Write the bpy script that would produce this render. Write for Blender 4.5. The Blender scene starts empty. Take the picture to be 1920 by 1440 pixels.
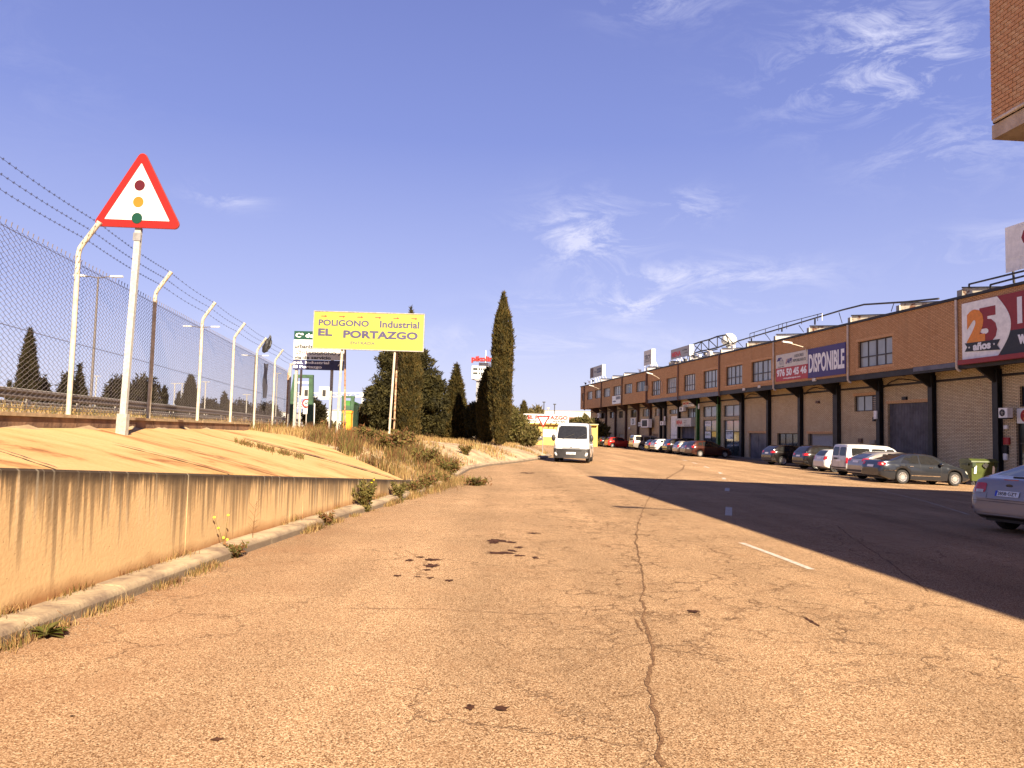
import bpy, bmesh, math, random
from mathutils import Vector, Matrix, noise
from mathutils.bvhtree import BVHTree
R = math.radians
random.seed(7)
scn = bpy.context.scene
COL = scn.collection

# ------------------------------------------------------------ camera, sky, sun, exposure
EYE = 1.62; PITCH = math.atan(91 / 1442.0); ROLL = 0.023; FPX = 1442.0
cam_d = bpy.data.cameras.new('camera'); cam = bpy.data.objects.new('camera', cam_d); COL.objects.link(cam)
cam_d.sensor_width = 36; cam_d.lens = 36 * FPX / 1920; cam_d.clip_end = 3000; cam_d.clip_start = 0.05
cam.matrix_world = Matrix.Translation((0, 0, EYE)) @ Matrix.Rotation(math.pi / 2 + PITCH, 4, 'X') @ Matrix.Rotation(ROLL, 4, 'Z')
scn.camera = cam
SUN_EL = R(32); SUN_HEAD = R(-20)               # direction in which shadows fall (from +Y, clockwise positive)
SKY_STRENGTH = 0.05; SUN_STRENGTH = 5.0; EXPOSURE = 1.75
sd = bpy.data.lights.new('sun', 'SUN'); sd.energy = SUN_STRENGTH; sd.angle = R(0.5); sd.color = (1.0, 0.85, 0.66)
sun = bpy.data.objects.new('sun', sd); COL.objects.link(sun)
ldir = Vector((math.sin(SUN_HEAD) * math.cos(SUN_EL), math.cos(SUN_HEAD) * math.cos(SUN_EL), -math.sin(SUN_EL)))
sun.rotation_euler = ldir.to_track_quat('-Z', 'Y').to_euler()

def nn(nt, t, **kw):
    n = nt.nodes.new(t)
    for k, v in kw.items():
        if k.startswith('i_'):
            key = k[2:]
            key = int(key) if key.isdigit() else key
            n.inputs[key].default_value = v
        else: setattr(n, k, v)
    return n
def lk(nt, a, b): nt.links.new(a, b)
def mth(nt, op, a, b=None, c=None, clamp=False):
    n = nt.nodes.new('ShaderNodeMath'); n.operation = op; n.use_clamp = clamp
    for i, v in enumerate((a, b, c)):
        if v is None: continue
        if isinstance(v, (int, float)): n.inputs[i].default_value = v
        else: nt.links.new(v, n.inputs[i])
    return n.outputs[0]
def mixc(nt, fac, a, b, mode='MIX'):
    n = nt.nodes.new('ShaderNodeMix'); n.data_type = 'RGBA'; n.blend_type = mode
    for s, v in ((n.inputs[0], fac), (n.inputs[6], a), (n.inputs[7], b)):
        if isinstance(v, (int, float)): s.default_value = v
        elif isinstance(v, (tuple, list)): s.default_value = (*v[:3], 1)
        else: nt.links.new(v, s)
    return n.outputs[2]

w = bpy.data.worlds.new('World'); scn.world = w; w.use_nodes = True
nt = w.node_tree; nt.nodes.clear()
sky = nn(nt, 'ShaderNodeTexSky', sky_type='NISHITA', sun_disc=False, sun_elevation=SUN_EL,
         sun_rotation=math.atan2(-math.sin(SUN_HEAD), -math.cos(SUN_HEAD)), altitude=250, air_density=1.0, dust_density=1.2, ozone_density=1.0)
tc = nn(nt, 'ShaderNodeTexCoord')
sep = nn(nt, 'ShaderNodeSeparateXYZ'); lk(nt, tc.outputs['Generated'], sep.inputs[0])
el = mth(nt, 'ARCSINE', sep.outputs[2])
az = mth(nt, 'ARCTAN2', sep.outputs[0], sep.outputs[1])
# wisps of cirrus: fibrous noise kept to a few banks
cv = nn(nt, 'ShaderNodeCombineXYZ'); lk(nt, mth(nt, 'MULTIPLY', az, 1.0), cv.inputs[0]); lk(nt, mth(nt, 'MULTIPLY', el, 2.6), cv.inputs[1])
n1 = nn(nt, 'ShaderNodeTexNoise', i_Scale=9.0, i_Detail=11.0, i_Roughness=0.70, i_Distortion=0.9); lk(nt, cv.outputs[0], n1.inputs['Vector'])
n2 = nn(nt, 'ShaderNodeTexNoise', i_Scale=2.2, i_Detail=3.0, i_Roughness=0.5); lk(nt, cv.outputs[0], n2.inputs['Vector'])
wisp = nn(nt, 'ShaderNodeMapRange', i_1=0.46, i_2=0.66); lk(nt, n1.outputs[0], wisp.inputs[0])
banks = [(25.5, 25.0, 7.0, 3.4, 1.3), (31, 18.5, 6, 2.4, .9), (34, 12.5, 5, 1.2, 1.5), (5.5, 14.5, 4.2, 2.6, 1.2), (13.5, 11.5, 9, 1.2, 1.2), (9, 9.5, 8, 1.0, 1.5), (0, 6.5, 18, 1.3, .9), (-21, 15.8, 2.3, .8, 1.2), (13, 16.5, 2.4, 1.2, 1.1), (12, 30, 5, 1.6, .5), (-60, 20, 20, 5, .5), (80, 25, 20, 6, .5), (150, 15, 25, 5, .5)]
acc = None
for a0, e0, wa, we, amp in banks:
    da = mth(nt, 'DIVIDE', mth(nt, 'SUBTRACT', az, R(a0)), R(wa)); de = mth(nt, 'DIVIDE', mth(nt, 'SUBTRACT', el, R(e0)), R(we))
    g = mth(nt, 'MULTIPLY', mth(nt, 'EXPONENT', mth(nt, 'MULTIPLY', mth(nt, 'ADD', mth(nt, 'MULTIPLY', da, da), mth(nt, 'MULTIPLY', de, de)), -1.0)), amp)
    acc = g if acc is None else mth(nt, 'MAXIMUM', acc, g)
cl = mth(nt, 'MULTIPLY', mth(nt, 'MULTIPLY', wisp.outputs[0], mth(nt, 'ADD', .75, mth(nt, 'MULTIPLY', mth(nt, 'SUBTRACT', n2.outputs[0], .45), 3.0))), acc, clamp=True)
skyt = mixc(nt, 1.0, sky.outputs[0], (1.10, 0.92, 1.10), 'MULTIPLY')
grad = nn(nt, 'ShaderNodeMapRange', i_1=R(-2), i_2=R(90)); lk(nt, el, grad.inputs[0])
gr = nn(nt, 'ShaderNodeValToRGB'); lk(nt, grad.outputs[0], gr.inputs[0]); r = gr.color_ramp
r.elements[0].position = 0.0; r.elements[0].color = (4.6, 4.6, 5.7, 1); r.elements[1].position = 1.0; r.elements[1].color = (.42, .58, 1.9, 1)
for p_, c_ in ((.041, (4.2, 4.4, 5.8)), (.12, (2.75, 3.1, 5.35)), (.25, (1.5, 1.9, 4.4)), (.456, (.84, 1.08, 3.1))):
    e = r.elements.new(p_); e.color = (*c_, 1)
hazec = mixc(nt, .86, skyt, gr.outputs[0])
skyc = mixc(nt, mth(nt, 'MULTIPLY', cl, .80), hazec, (4.9, 4.95, 6.3))
bg = nn(nt, 'ShaderNodeBackground', i_Strength=SKY_STRENGTH); lk(nt, skyc, bg.inputs[0])
wo = nn(nt, 'ShaderNodeOutputWorld'); lk(nt, bg.outputs[0], wo.inputs[0])
scn.view_settings.view_transform = 'Standard'; scn.view_settings.look = 'None'
scn.view_settings.exposure = EXPOSURE; scn.view_settings.gamma = 1; scn.view_settings.use_curve_mapping = False
scn.render.engine = 'CYCLES'

# ------------------------------------------------------------ measuring helpers
_c, _s = math.cos(ROLL), math.sin(ROLL)
_F = Vector((0, math.cos(PITCH), math.sin(PITCH))); _U = Vector((0, -math.sin(PITCH), math.cos(PITCH)))
def ray(px, py):
    x = (px - 960) / FPX; y = -(py - 720) / FPX
    return Vector((_c * x - _s * y, 0, 0)) + _F + _U * (_s * x + _c * y)
def P(px, py, Y):
    r = ray(px, py); return Vector((0, 0, EYE)) + r * (Y / r.y)
def G(px, py, z=0.0):
    r = ray(px, py); return Vector((0, 0, EYE)) + r * ((z - EYE) / r.z)
def lerp(a, b, t): return a + (b - a) * t
def sm(a, b, x):
    t = max(0, min(1, (x - a) / (b - a))); return t * t * (3 - 2 * t)
def interp(pts, x):
    if x <= pts[0][0]: return pts[0][1]
    for (x0, y0), (x1, y1) in zip(pts, pts[1:]):
        if x <= x1: return y0 + (y1 - y0) * (x - x0) / (x1 - x0)
    return pts[-1][1]

# ------------------------------------------------------------ materials
MATS = {}
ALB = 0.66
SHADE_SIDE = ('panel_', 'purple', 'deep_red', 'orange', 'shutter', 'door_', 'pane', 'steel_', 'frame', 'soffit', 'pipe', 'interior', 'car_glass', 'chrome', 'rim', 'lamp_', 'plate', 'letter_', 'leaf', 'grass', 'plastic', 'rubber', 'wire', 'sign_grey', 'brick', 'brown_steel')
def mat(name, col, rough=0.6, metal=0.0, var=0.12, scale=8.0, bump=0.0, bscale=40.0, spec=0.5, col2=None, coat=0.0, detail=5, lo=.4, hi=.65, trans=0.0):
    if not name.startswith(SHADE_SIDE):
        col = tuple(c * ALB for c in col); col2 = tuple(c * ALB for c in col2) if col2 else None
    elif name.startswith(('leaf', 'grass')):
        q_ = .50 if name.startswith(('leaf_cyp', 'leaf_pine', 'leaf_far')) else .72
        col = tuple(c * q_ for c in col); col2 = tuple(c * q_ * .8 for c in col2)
    m = bpy.data.materials.new(name); m.use_nodes = True; nt = m.node_tree
    b = nt.nodes['Principled BSDF']
    b.inputs['Roughness'].default_value = rough; b.inputs['Metallic'].default_value = metal
    b.inputs['Specular IOR Level'].default_value = spec; b.inputs['Coat Weight'].default_value = coat
    b.inputs['Coat Roughness'].default_value = 0.05
    tc = nn(nt, 'ShaderNodeTexCoord')
    no = nn(nt, 'ShaderNodeTexNoise', i_Scale=scale, i_Detail=detail, i_Roughness=0.6); lk(nt, tc.outputs['Object'], no.inputs['Vector'])
    mr = nn(nt, 'ShaderNodeMapRange', i_1=lo, i_2=hi); lk(nt, no.outputs[0], mr.inputs[0])
    c2 = col2 if col2 else tuple(c * (1 - 2 * var) for c in col)
    c1 = col if col2 else tuple(min(1, c * (1 + var)) for c in col)
    lk(nt, mixc(nt, mr.outputs[0], c1, c2), b.inputs['Base Color'])
    if bump:
        nb = nn(nt, 'ShaderNodeTexNoise', i_Scale=bscale, i_Detail=4.0); lk(nt, tc.outputs['Object'], nb.inputs['Vector'])
        bp = nn(nt, 'ShaderNodeBump', i_Strength=bump, i_Distance=0.02); lk(nt, nb.outputs[0], bp.inputs['Height']); lk(nt, bp.outputs[0], b.inputs['Normal'])
    MATS[name] = m
    return m
def leafmat(name, c1, c2, tr=0.25, scale=1.5):
    m = mat(name, c1, 0.7, col2=c2, scale=scale, spec=0.15, lo=.38, hi=.62)
    nt = m.node_tree; b = nt.nodes['Principled BSDF']; out = [n for n in nt.nodes if n.type == 'OUTPUT_MATERIAL'][0]
    t = nn(nt, 'ShaderNodeBsdfTranslucent'); t.inputs[0].default_value = (c1[0] * 1.6, c1[1] * 1.5, c1[2], 1)
    mx = nn(nt, 'ShaderNodeMixShader'); mx.inputs[0].default_value = tr
    lk(nt, b.outputs[0], mx.inputs[1]); lk(nt, t.outputs[0], mx.inputs[2]); lk(nt, mx.outputs[0], out.inputs[0])
    return m

def asphalt():
    m = bpy.data.materials.new('worn_chip_asphalt'); m.use_nodes = True; nt = m.node_tree
    b = nt.nodes['Principled BSDF']; b.inputs['Roughness'].default_value = 0.95; b.inputs['Specular IOR Level'].default_value = 0.06
    tc = nn(nt, 'ShaderNodeTexCoord'); O = tc.outputs['Object']
    # stone chips in binder
    v = nn(nt, 'ShaderNodeTexVoronoi', i_Scale=140.0, feature='F1'); lk(nt, O, v.inputs['Vector'])
    sepc = nn(nt, 'ShaderNodeSeparateColor'); lk(nt, v.outputs['Color'], sepc.inputs[0])
    n0 = nn(nt, 'ShaderNodeTexNoise', i_Scale=80.0, i_Detail=3.0, i_Roughness=.7); lk(nt, O, n0.inputs['Vector'])
    g1 = nn(nt, 'ShaderNodeMapRange', i_1=.25, i_2=.95); lk(nt, mth(nt, 'ADD', mth(nt, 'MULTIPLY', sepc.outputs[0], .62), mth(nt, 'MULTIPLY', n0.outputs[0], .5)), g1.inputs[0])
    ramp = nn(nt, 'ShaderNodeValToRGB'); r = ramp.color_ramp
    r.elements[0].position = 0.0; r.elements[0].color = (.085, .042, .020, 1)
    r.elements[1].position = 1.0; r.elements[1].color = (.80, .58, .34, 1)
    for p, c in ((.18, (.21, .108, .048)), (.42, (.40, .235, .115)), (.72, (.54, .345, .18))):
        e = r.elements.new(p); e.color = (*c, 1)
    lk(nt, g1.outputs[0], ramp.inputs[0])
    # broad patches
    nb = nn(nt, 'ShaderNodeTexNoise', i_Scale=.38, i_Detail=6.0, i_Roughness=.6); lk(nt, O, nb.inputs['Vector'])
    mb = nn(nt, 'ShaderNodeMapRange', i_1=.3, i_2=.7, i_3=.82, i_4=1.16); lk(nt, nb.outputs[0], mb.inputs[0])
    cb = nn(nt, 'ShaderNodeCombineXYZ')
    for i, k in enumerate((1.0, 1.0, 1.0)): lk(nt, mb.outputs[0], cb.inputs[i])
    c = mixc(nt, 1.0, ramp.outputs[0], cb.outputs[0], 'MULTIPLY')
    mpt = nn(nt, 'ShaderNodeMapping'); mpt.inputs['Scale'].default_value = (1.0, .07, 1); mpt.inputs['Rotation'].default_value = (0, 0, R(-6)); lk(nt, O, mpt.inputs[0])
    ntr = nn(nt, 'ShaderNodeTexNoise', i_Scale=.75, i_Detail=5.0); lk(nt, mpt.outputs[0], ntr.inputs['Vector'])
    mtr = nn(nt, 'ShaderNodeMapRange', i_1=.32, i_2=.68, i_3=.80, i_4=1.16); lk(nt, ntr.outputs[0], mtr.inputs[0])
    ctr = nn(nt, 'ShaderNodeCombineXYZ')
    for i in range(3): lk(nt, mtr.outputs[0], ctr.inputs[i])
    c = mixc(nt, 1.0, c, ctr.outputs[0], 'MULTIPLY')
    vp = nn(nt, 'ShaderNodeTexVoronoi', i_Scale=34.0); lk(nt, O, vp.inputs['Vector'])
    pk = nn(nt, 'ShaderNodeMapRange', i_1=.16, i_2=.06); lk(nt, vp.outputs['Distance'], pk.inputs[0])
    c = mixc(nt, mth(nt, 'MULTIPLY', pk.outputs[0], .6), c, (.10, .052, .028))
    nd = nn(nt, 'ShaderNodeTexNoise', i_Scale=1.7, i_Detail=5.0); lk(nt, O, nd.inputs['Vector'])
    md = nn(nt, 'ShaderNodeMapRange', i_1=.55, i_2=.75, i_3=0.0, i_4=.35); lk(nt, nd.outputs[0], md.inputs[0])
    c = mixc(nt, md.outputs[0], c, (.33, .18, .085))
    # yellow-ish dusty band far out and red-brown gutter strip
    sx = nn(nt, 'ShaderNodeSeparateXYZ'); lk(nt, O, sx.inputs[0])
    gut = nn(nt, 'ShaderNodeMapRange', i_1=-1.2, i_2=-3.6, i_3=0.0, i_4=1.0); lk(nt, sx.outputs[0], gut.inputs[0])
    ng = nn(nt, 'ShaderNodeTexNoise', i_Scale=1.1, i_Detail=6.0); lk(nt, O, ng.inputs['Vector'])
    gf = mth(nt, 'MULTIPLY', gut.outputs[0], mth(nt, 'MULTIPLY', mth(nt, 'SUBTRACT', ng.outputs[0], .3), 1.9), clamp=True)
    c = mixc(nt, mth(nt, 'MULTIPLY', gf, .75), c, (.25, .115, .055))
    # alligator cracking round the wheel track
    wn = nn(nt, 'ShaderNodeTexNoise', i_Scale=2.6, i_Detail=5.0, i_Roughness=.65); lk(nt, O, wn.inputs['Vector'])
    wv = nn(nt, 'ShaderNodeVectorMath', operation='SCALE'); wv.inputs['Scale'].default_value = .55; lk(nt, wn.outputs['Color'], wv.inputs[0])
    av = nn(nt, 'ShaderNodeVectorMath', operation='ADD'); lk(nt, O, av.inputs[0]); lk(nt, wv.outputs[0], av.inputs[1])
    def cracks(scale, wid, x0, half, amt, y0, y1):
        vo = nn(nt, 'ShaderNodeTexVoronoi', i_Scale=scale, feature='DISTANCE_TO_EDGE'); lk(nt, av.outputs[0], vo.inputs['Vector'])
        ln = nn(nt, 'ShaderNodeMapRange', i_1=0.0, i_2=wid, i_3=1.0, i_4=0.0); lk(nt, vo.outputs['Distance'], ln.inputs[0])
        mx = nn(nt, 'ShaderNodeMapRange', i_1=half, i_2=half * .35, i_3=0.0, i_4=1.0)
        lk(nt, mth(nt, 'ABSOLUTE', mth(nt, 'SUBTRACT', sx.outputs[0], x0)), mx.inputs[0])
        yy = nn(nt, 'ShaderNodeMapRange', i_1=y0, i_2=y0 + 2.5); lk(nt, sx.outputs[1], yy.inputs[0])
        ye = nn(nt, 'ShaderNodeMapRange', i_1=y1, i_2=y1 * .7); lk(nt, sx.outputs[1], ye.inputs[0])
        nm = nn(nt, 'ShaderNodeTexNoise', i_Scale=1.3 * scale / 3, i_Detail=3.0); lk(nt, O, nm.inputs['Vector'])
        nf = nn(nt, 'ShaderNodeMapRange', i_1=.42, i_2=.58); lk(nt, nm.outputs[0], nf.inputs[0])
        f = mth(nt, 'MULTIPLY', ln.outputs[0], mx.outputs[0]); f = mth(nt, 'MULTIPLY', f, nf.outputs[0])
        f = mth(nt, 'MULTIPLY', f, mth(nt, 'MULTIPLY', yy.outputs[0], ye.outputs[0]))
        return mth(nt, 'MULTIPLY', f, amt)
    f1 = cracks(3.3, .065, 2.0, 2.7, .80, 4.0, 34); f2 = cracks(.9, .014, 2.5, 11, .7, 0, 60)
    fc = mth(nt, 'MAXIMUM', f1, f2)
    c = mixc(nt, fc, c, (.07, .033, .017))
    c = mixc(nt, 1.0, c, (.79, .805, .84), 'MULTIPLY'); lk(nt, c, b.inputs['Base Color'])
    hgt = mth(nt, 'SUBTRACT', g1.outputs[0], mth(nt, 'MULTIPLY', fc, 2.0))
    bp = nn(nt, 'ShaderNodeBump', i_Strength=.55, i_Distance=.006); lk(nt, hgt, bp.inputs['Height']); lk(nt, bp.outputs[0], b.inputs['Normal'])
    MATS['asphalt'] = m
asphalt()

def stained_concrete():
    # UV: u = metres along, v = metres below the top edge
    m = bpy.data.materials.new('stained_concrete'); m.use_nodes = True; nt = m.node_tree
    b = nt.nodes['Principled BSDF']; b.inputs['Roughness'].default_value = 0.9; b.inputs['Specular IOR Level'].default_value = .2
    uv = nn(nt, 'ShaderNodeUVMap', uv_map='UVMap'); s = nn(nt, 'ShaderNodeSeparateXYZ'); lk(nt, uv.outputs[0], s.inputs[0])
    tc = nn(nt, 'ShaderNodeTexCoord'); O = tc.outputs['Object']
    n = nn(nt, 'ShaderNodeTexNoise', i_Scale=1.4, i_Detail=7.0, i_Roughness=.65); lk(nt, O, n.inputs['Vector'])
    c = mixc(nt, n.outputs[0], (.58, .36, .18), (.82, .56, .30))
    ns = nn(nt, 'ShaderNodeTexNoise', i_Scale=1.0, i_Detail=5.0)
    cs = nn(nt, 'ShaderNodeCombineXYZ'); lk(nt, mth(nt, 'MULTIPLY', s.outputs[0], 15.0), cs.inputs[0]); lk(nt, mth(nt, 'MULTIPLY', s.outputs[1], .55), cs.inputs[1]); lk(nt, cs.outputs[0], ns.inputs['Vector'])
    big = nn(nt, 'ShaderNodeTexNoise', i_Scale=1.0, i_Detail=3.0)
    cb = nn(nt, 'ShaderNodeCombineXYZ'); lk(nt, mth(nt, 'MULTIPLY', s.outputs[0], 1.3), cb.inputs[0]); lk(nt, cb.outputs[0], big.inputs['Vector'])
    reach = mth(nt, 'ADD', mth(nt, 'MULTIPLY', ns.outputs[0], 1.5), mth(nt, 'MULTIPLY', big.outputs[0], 1.2))     # ~0.6..2
    reach = mth(nt, 'MAXIMUM', mth(nt, 'MULTIPLY', mth(nt, 'SUBTRACT', reach, 1.12), 1.9), .05)
    st = mth(nt, 'SUBTRACT', 1.0, mth(nt, 'DIVIDE', s.outputs[1], reach), clamp=True)
    st = mth(nt, 'MULTIPLY', mth(nt, 'POWER', st, .8), .90)
    c = mixc(nt, st, c, (.075, .052, .038))
    nt_ = nn(nt, 'ShaderNodeTexNoise', i_Scale=5.0, i_Detail=5.0); lk(nt, O, nt_.inputs['Vector'])
    tb = nn(nt, 'ShaderNodeMapRange', i_1=.13, i_2=.02); lk(nt, mth(nt, 'ADD', s.outputs[1], mth(nt, 'MULTIPLY', mth(nt, 'SUBTRACT', nt_.outputs[0], .5), .16)), tb.inputs[0])
    c = mixc(nt, mth(nt, 'MULTIPLY', tb.outputs[0], .9), c, (.055, .036, .026))
    # pale lime runs next to the dark ones
    n3 = nn(nt, 'ShaderNodeTexNoise', i_Scale=1.0, i_Detail=4.0)
    c3 = nn(nt, 'ShaderNodeCombineXYZ'); lk(nt, mth(nt, 'MULTIPLY', s.outputs[0], 14.0), c3.inputs[0]); lk(nt, mth(nt, 'MULTIPLY', s.outputs[1], .8), c3.inputs[1]); c3.inputs[2].default_value = 7; lk(nt, c3.outputs[0], n3.inputs['Vector'])
    lf = nn(nt, 'ShaderNodeMapRange', i_1=.56, i_2=.72, i_3=0, i_4=.45); lk(nt, n3.outputs[0], lf.inputs[0])
    lfm = nn(nt, 'ShaderNodeMapRange', i_1=.8, i_2=.1); lk(nt, s.outputs[1], lfm.inputs[0])
    c = mixc(nt, mth(nt, 'MULTIPLY', lf.outputs[0], lfm.outputs[0]), c, (.72, .62, .48))
    # wet brown foot
    so = nn(nt, 'ShaderNodeSeparateXYZ'); lk(nt, O, so.inputs[0])
    nf = nn(nt, 'ShaderNodeTexNoise', i_Scale=2.4, i_Detail=5.0); lk(nt, O, nf.inputs['Vector'])
    ft = nn(nt, 'ShaderNodeMapRange', i_1=.27, i_2=.13, i_3=0, i_4=1); lk(nt, mth(nt, 'ADD', so.outputs[2], mth(nt, 'MULTIPLY', mth(nt, 'SUBTRACT', nf.outputs[0], .5), .2)), ft.inputs[0])
    c = mixc(nt, mth(nt, 'MULTIPLY', ft.outputs[0], .8), c, (.30, .115, .038))
    # pits
    v = nn(nt, 'ShaderNodeTexVoronoi', i_Scale=16.0); lk(nt, O, v.inputs['Vector'])
    pit = nn(nt, 'ShaderNodeMapRange', i_1=.10, i_2=.04); lk(nt, v.outputs['Distance'], pit.inputs[0])
    c = mixc(nt, mth(nt, 'MULTIPLY', pit.outputs[0], .55), c, (.14, .08, .045))
    c = mixc(nt, 1.0, c, (.64, .64, .60), 'MULTIPLY'); lk(nt, c, b.inputs['Base Color'])
    nb = nn(nt, 'ShaderNodeTexNoise', i_Scale=26.0, i_Detail=5.0); lk(nt, O, nb.inputs['Vector'])
    bp = nn(nt, 'ShaderNodeBump', i_Strength=.35, i_Distance=.012); lk(nt, mth(nt, 'SUBTRACT', nb.outputs[0], pit.outputs[0]), bp.inputs['Height']); lk(nt, bp.outputs[0], b.inputs['Normal'])
    MATS['wall'] = m
stained_concrete()

def slope_mat():
    m = bpy.data.materials.new('dusty_slope_concrete'); m.use_nodes = True; nt = m.node_tree
    b = nt.nodes['Principled BSDF']; b.inputs['Roughness'].default_value = 0.9; b.inputs['Specular IOR Level'].default_value = .2
    tc = nn(nt, 'ShaderNodeTexCoord'); O = tc.outputs['Object']
    mp = nn(nt, 'ShaderNodeMapping'); mp.inputs['Rotation'].default_value = (0, 0, R(-52)); mp.inputs['Scale'].default_value = (.55, 1.15, 1); lk(nt, O, mp.inputs[0])
    n = nn(nt, 'ShaderNodeTexNoise', i_Scale=.62, i_Detail=9.0, i_Roughness=.68, i_Distortion=1.2); lk(nt, mp.outputs[0], n.inputs['Vector'])
    ramp = nn(nt, 'ShaderNodeValToRGB'); r = ramp.color_ramp
    r.elements[0].position = .40; r.elements[0].color = (.72, .48, .215, 1)
    r.elements[1].position = .66; r.elements[1].color = (.36, .15, .05, 1)
    e = r.elements.new(.56); e.color = (.64, .39, .155, 1)
    lk(nt, n.outputs[0], ramp.inputs[0])
    n2 = nn(nt, 'ShaderNodeTexNoise', i_Scale=30.0, i_Detail=4.0); lk(nt, O, n2.inputs['Vector'])
    mr = nn(nt, 'ShaderNodeMapRange', i_1=.3, i_2=.7, i_3=.9, i_4=1.1); lk(nt, n2.outputs[0], mr.inputs[0])
    cb = nn(nt, 'ShaderNodeCombineXYZ')
    for i in range(3): lk(nt, mr.outputs[0], cb.inputs[i])
    c = mixc(nt, 1.0, ramp.outputs[0], cb.outputs[0], 'MULTIPLY'); c = mixc(nt, 1.0, c, (.66, .64, .60), 'MULTIPLY')
    lk(nt, c, b.inputs['Base Color'])
    bp = nn(nt, 'ShaderNodeBump', i_Strength=.25, i_Distance=.01); lk(nt, n2.outputs[0], bp.inputs['Height']); lk(nt, bp.outputs[0], b.inputs['Normal'])
    MATS['slope'] = m
slope_mat()

def brick_mat(name, c1, c2, mortar, stain):
    m = bpy.data.materials.new(name); m.use_nodes = True; nt = m.node_tree
    b = nt.nodes['Principled BSDF']; b.inputs['Roughness'].default_value = 0.88; b.inputs['Specular IOR Level'].default_value = .25
    tc = nn(nt, 'ShaderNodeTexCoord'); s = nn(nt, 'ShaderNodeSeparateXYZ'); lk(nt, tc.outputs['Object'], s.inputs[0])
    cx = nn(nt, 'ShaderNodeCombineXYZ'); lk(nt, mth(nt, 'ADD', s.outputs[0], s.outputs[1]), cx.inputs[0]); lk(nt, s.outputs[2], cx.inputs[1])
    br = nn(nt, 'ShaderNodeTexBrick', i_Scale=1.0); br.inputs['Brick Width'].default_value = .30; br.inputs['Row Height'].default_value = .085
    br.inputs['Mortar Size'].default_value = .017; br.inputs['Mortar Smooth'].default_value = .2
    br.inputs['Color1'].default_value = (*c1, 1); br.inputs['Color2'].default_value = (*c2, 1); br.inputs['Mortar'].default_value = (*mortar, 1)
    lk(nt, cx.outputs[0], br.inputs['Vector'])
    n = nn(nt, 'ShaderNodeTexNoise', i_Scale=.55, i_Detail=6.0, i_Roughness=.6); lk(nt, tc.outputs['Object'], n.inputs['Vector'])
    mr = nn(nt, 'ShaderNodeMapRange', i_1=.45, i_2=.75, i_3=0, i_4=.5); lk(nt, n.outputs[0], mr.inputs[0])
    c = mixc(nt, mr.outputs[0], br.outputs[0], stain)
    ms = nn(nt, 'ShaderNodeMapping'); ms.inputs['Scale'].default_value = (1.6, 1.6, .12); lk(nt, tc.outputs['Object'], ms.inputs[0])
    ns = nn(nt, 'ShaderNodeTexNoise', i_Scale=1.5, i_Detail=5.0); lk(nt, ms.outputs[0], ns.inputs['Vector'])
    m2 = nn(nt, 'ShaderNodeMapRange', i_1=.55, i_2=.75, i_3=0, i_4=.4); lk(nt, ns.outputs[0], m2.inputs[0])
    c = mixc(nt, m2.outputs[0], c, tuple(x * .55 for x in stain))
    lk(nt, c, b.inputs['Base Color'])
    bp = nn(nt, 'ShaderNodeBump', i_Strength=.6, i_Distance=.008, invert=True); lk(nt, br.outputs['Fac'], bp.inputs['Height']); lk(nt, bp.outputs[0], b.inputs['Normal'])
    MATS[name] = m
brick_mat('brick_upper', (.70, .40, .18), (.58, .31, .13), (.22, .10, .045), (.52, .30, .14))
brick_mat('brick_lower', (.80, .63, .37), (.68, .50, .28), (.15, .085, .045), (.64, .49, .30))

mat('brick', (.62, .32, .14), .85, var=.2, scale=3.2, bump=.5, bscale=60, col2=(.42, .19, .08), detail=8)
mat('panel_concrete', (.56, .45, .34), .9, scale=3, bump=.3, col2=(.40, .30, .21))
mat('brick_pale', (.68, .40, .19), .85, var=.2, scale=9, bump=.5, bscale=60, col2=(.50, .26, .11))
mat('mortar', (.07, .028, .015), .95)
mat('concrete', (.50, .40, .28), .9, var=.15, scale=3, bump=.3)
mat('kerb', (.60, .45, .26), .9, scale=3.5, bump=.5, bscale=30, col2=(.24, .16, .10), detail=8)
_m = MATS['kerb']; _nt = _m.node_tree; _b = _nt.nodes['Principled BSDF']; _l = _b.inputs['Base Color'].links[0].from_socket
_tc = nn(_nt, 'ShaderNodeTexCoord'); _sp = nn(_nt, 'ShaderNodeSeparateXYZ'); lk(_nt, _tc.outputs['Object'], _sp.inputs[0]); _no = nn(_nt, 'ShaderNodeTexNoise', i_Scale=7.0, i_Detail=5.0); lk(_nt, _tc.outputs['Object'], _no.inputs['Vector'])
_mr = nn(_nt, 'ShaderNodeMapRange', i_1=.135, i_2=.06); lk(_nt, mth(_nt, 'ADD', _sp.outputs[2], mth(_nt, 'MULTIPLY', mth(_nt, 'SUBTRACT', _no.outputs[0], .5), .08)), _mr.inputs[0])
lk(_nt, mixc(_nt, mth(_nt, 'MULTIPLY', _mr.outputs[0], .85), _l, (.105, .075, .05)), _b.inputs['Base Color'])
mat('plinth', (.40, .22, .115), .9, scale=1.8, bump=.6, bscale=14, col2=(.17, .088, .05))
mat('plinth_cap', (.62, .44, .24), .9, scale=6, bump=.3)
def dirt_mat():
    m = mat('dirt', (.62, .46, .25), .95, scale=1.2, bump=.6, bscale=25, col2=(.33, .20, .10), detail=8)
dirt_mat()
mat('far_road', (.22, .17, .13), .9)
mat('pole_dark', (.17, .14, .12), .6, metal=.2)
mat('rail_steel', (.20, .155, .115), .6, metal=.3, scale=6, var=.15)
mat('pale_pole', (.50, .48, .43), .7, metal=.0, scale=25, var=.10)
mat('galv', (.55, .52, .47), .45, metal=.6, scale=14, col2=(.40, .37, .33))
mat('galv_dull', (.50, .46, .38), .7, metal=.1, scale=20, var=.12)
mat('cream_steel', (.66, .57, .42), .6, scale=10, var=.12)
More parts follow.
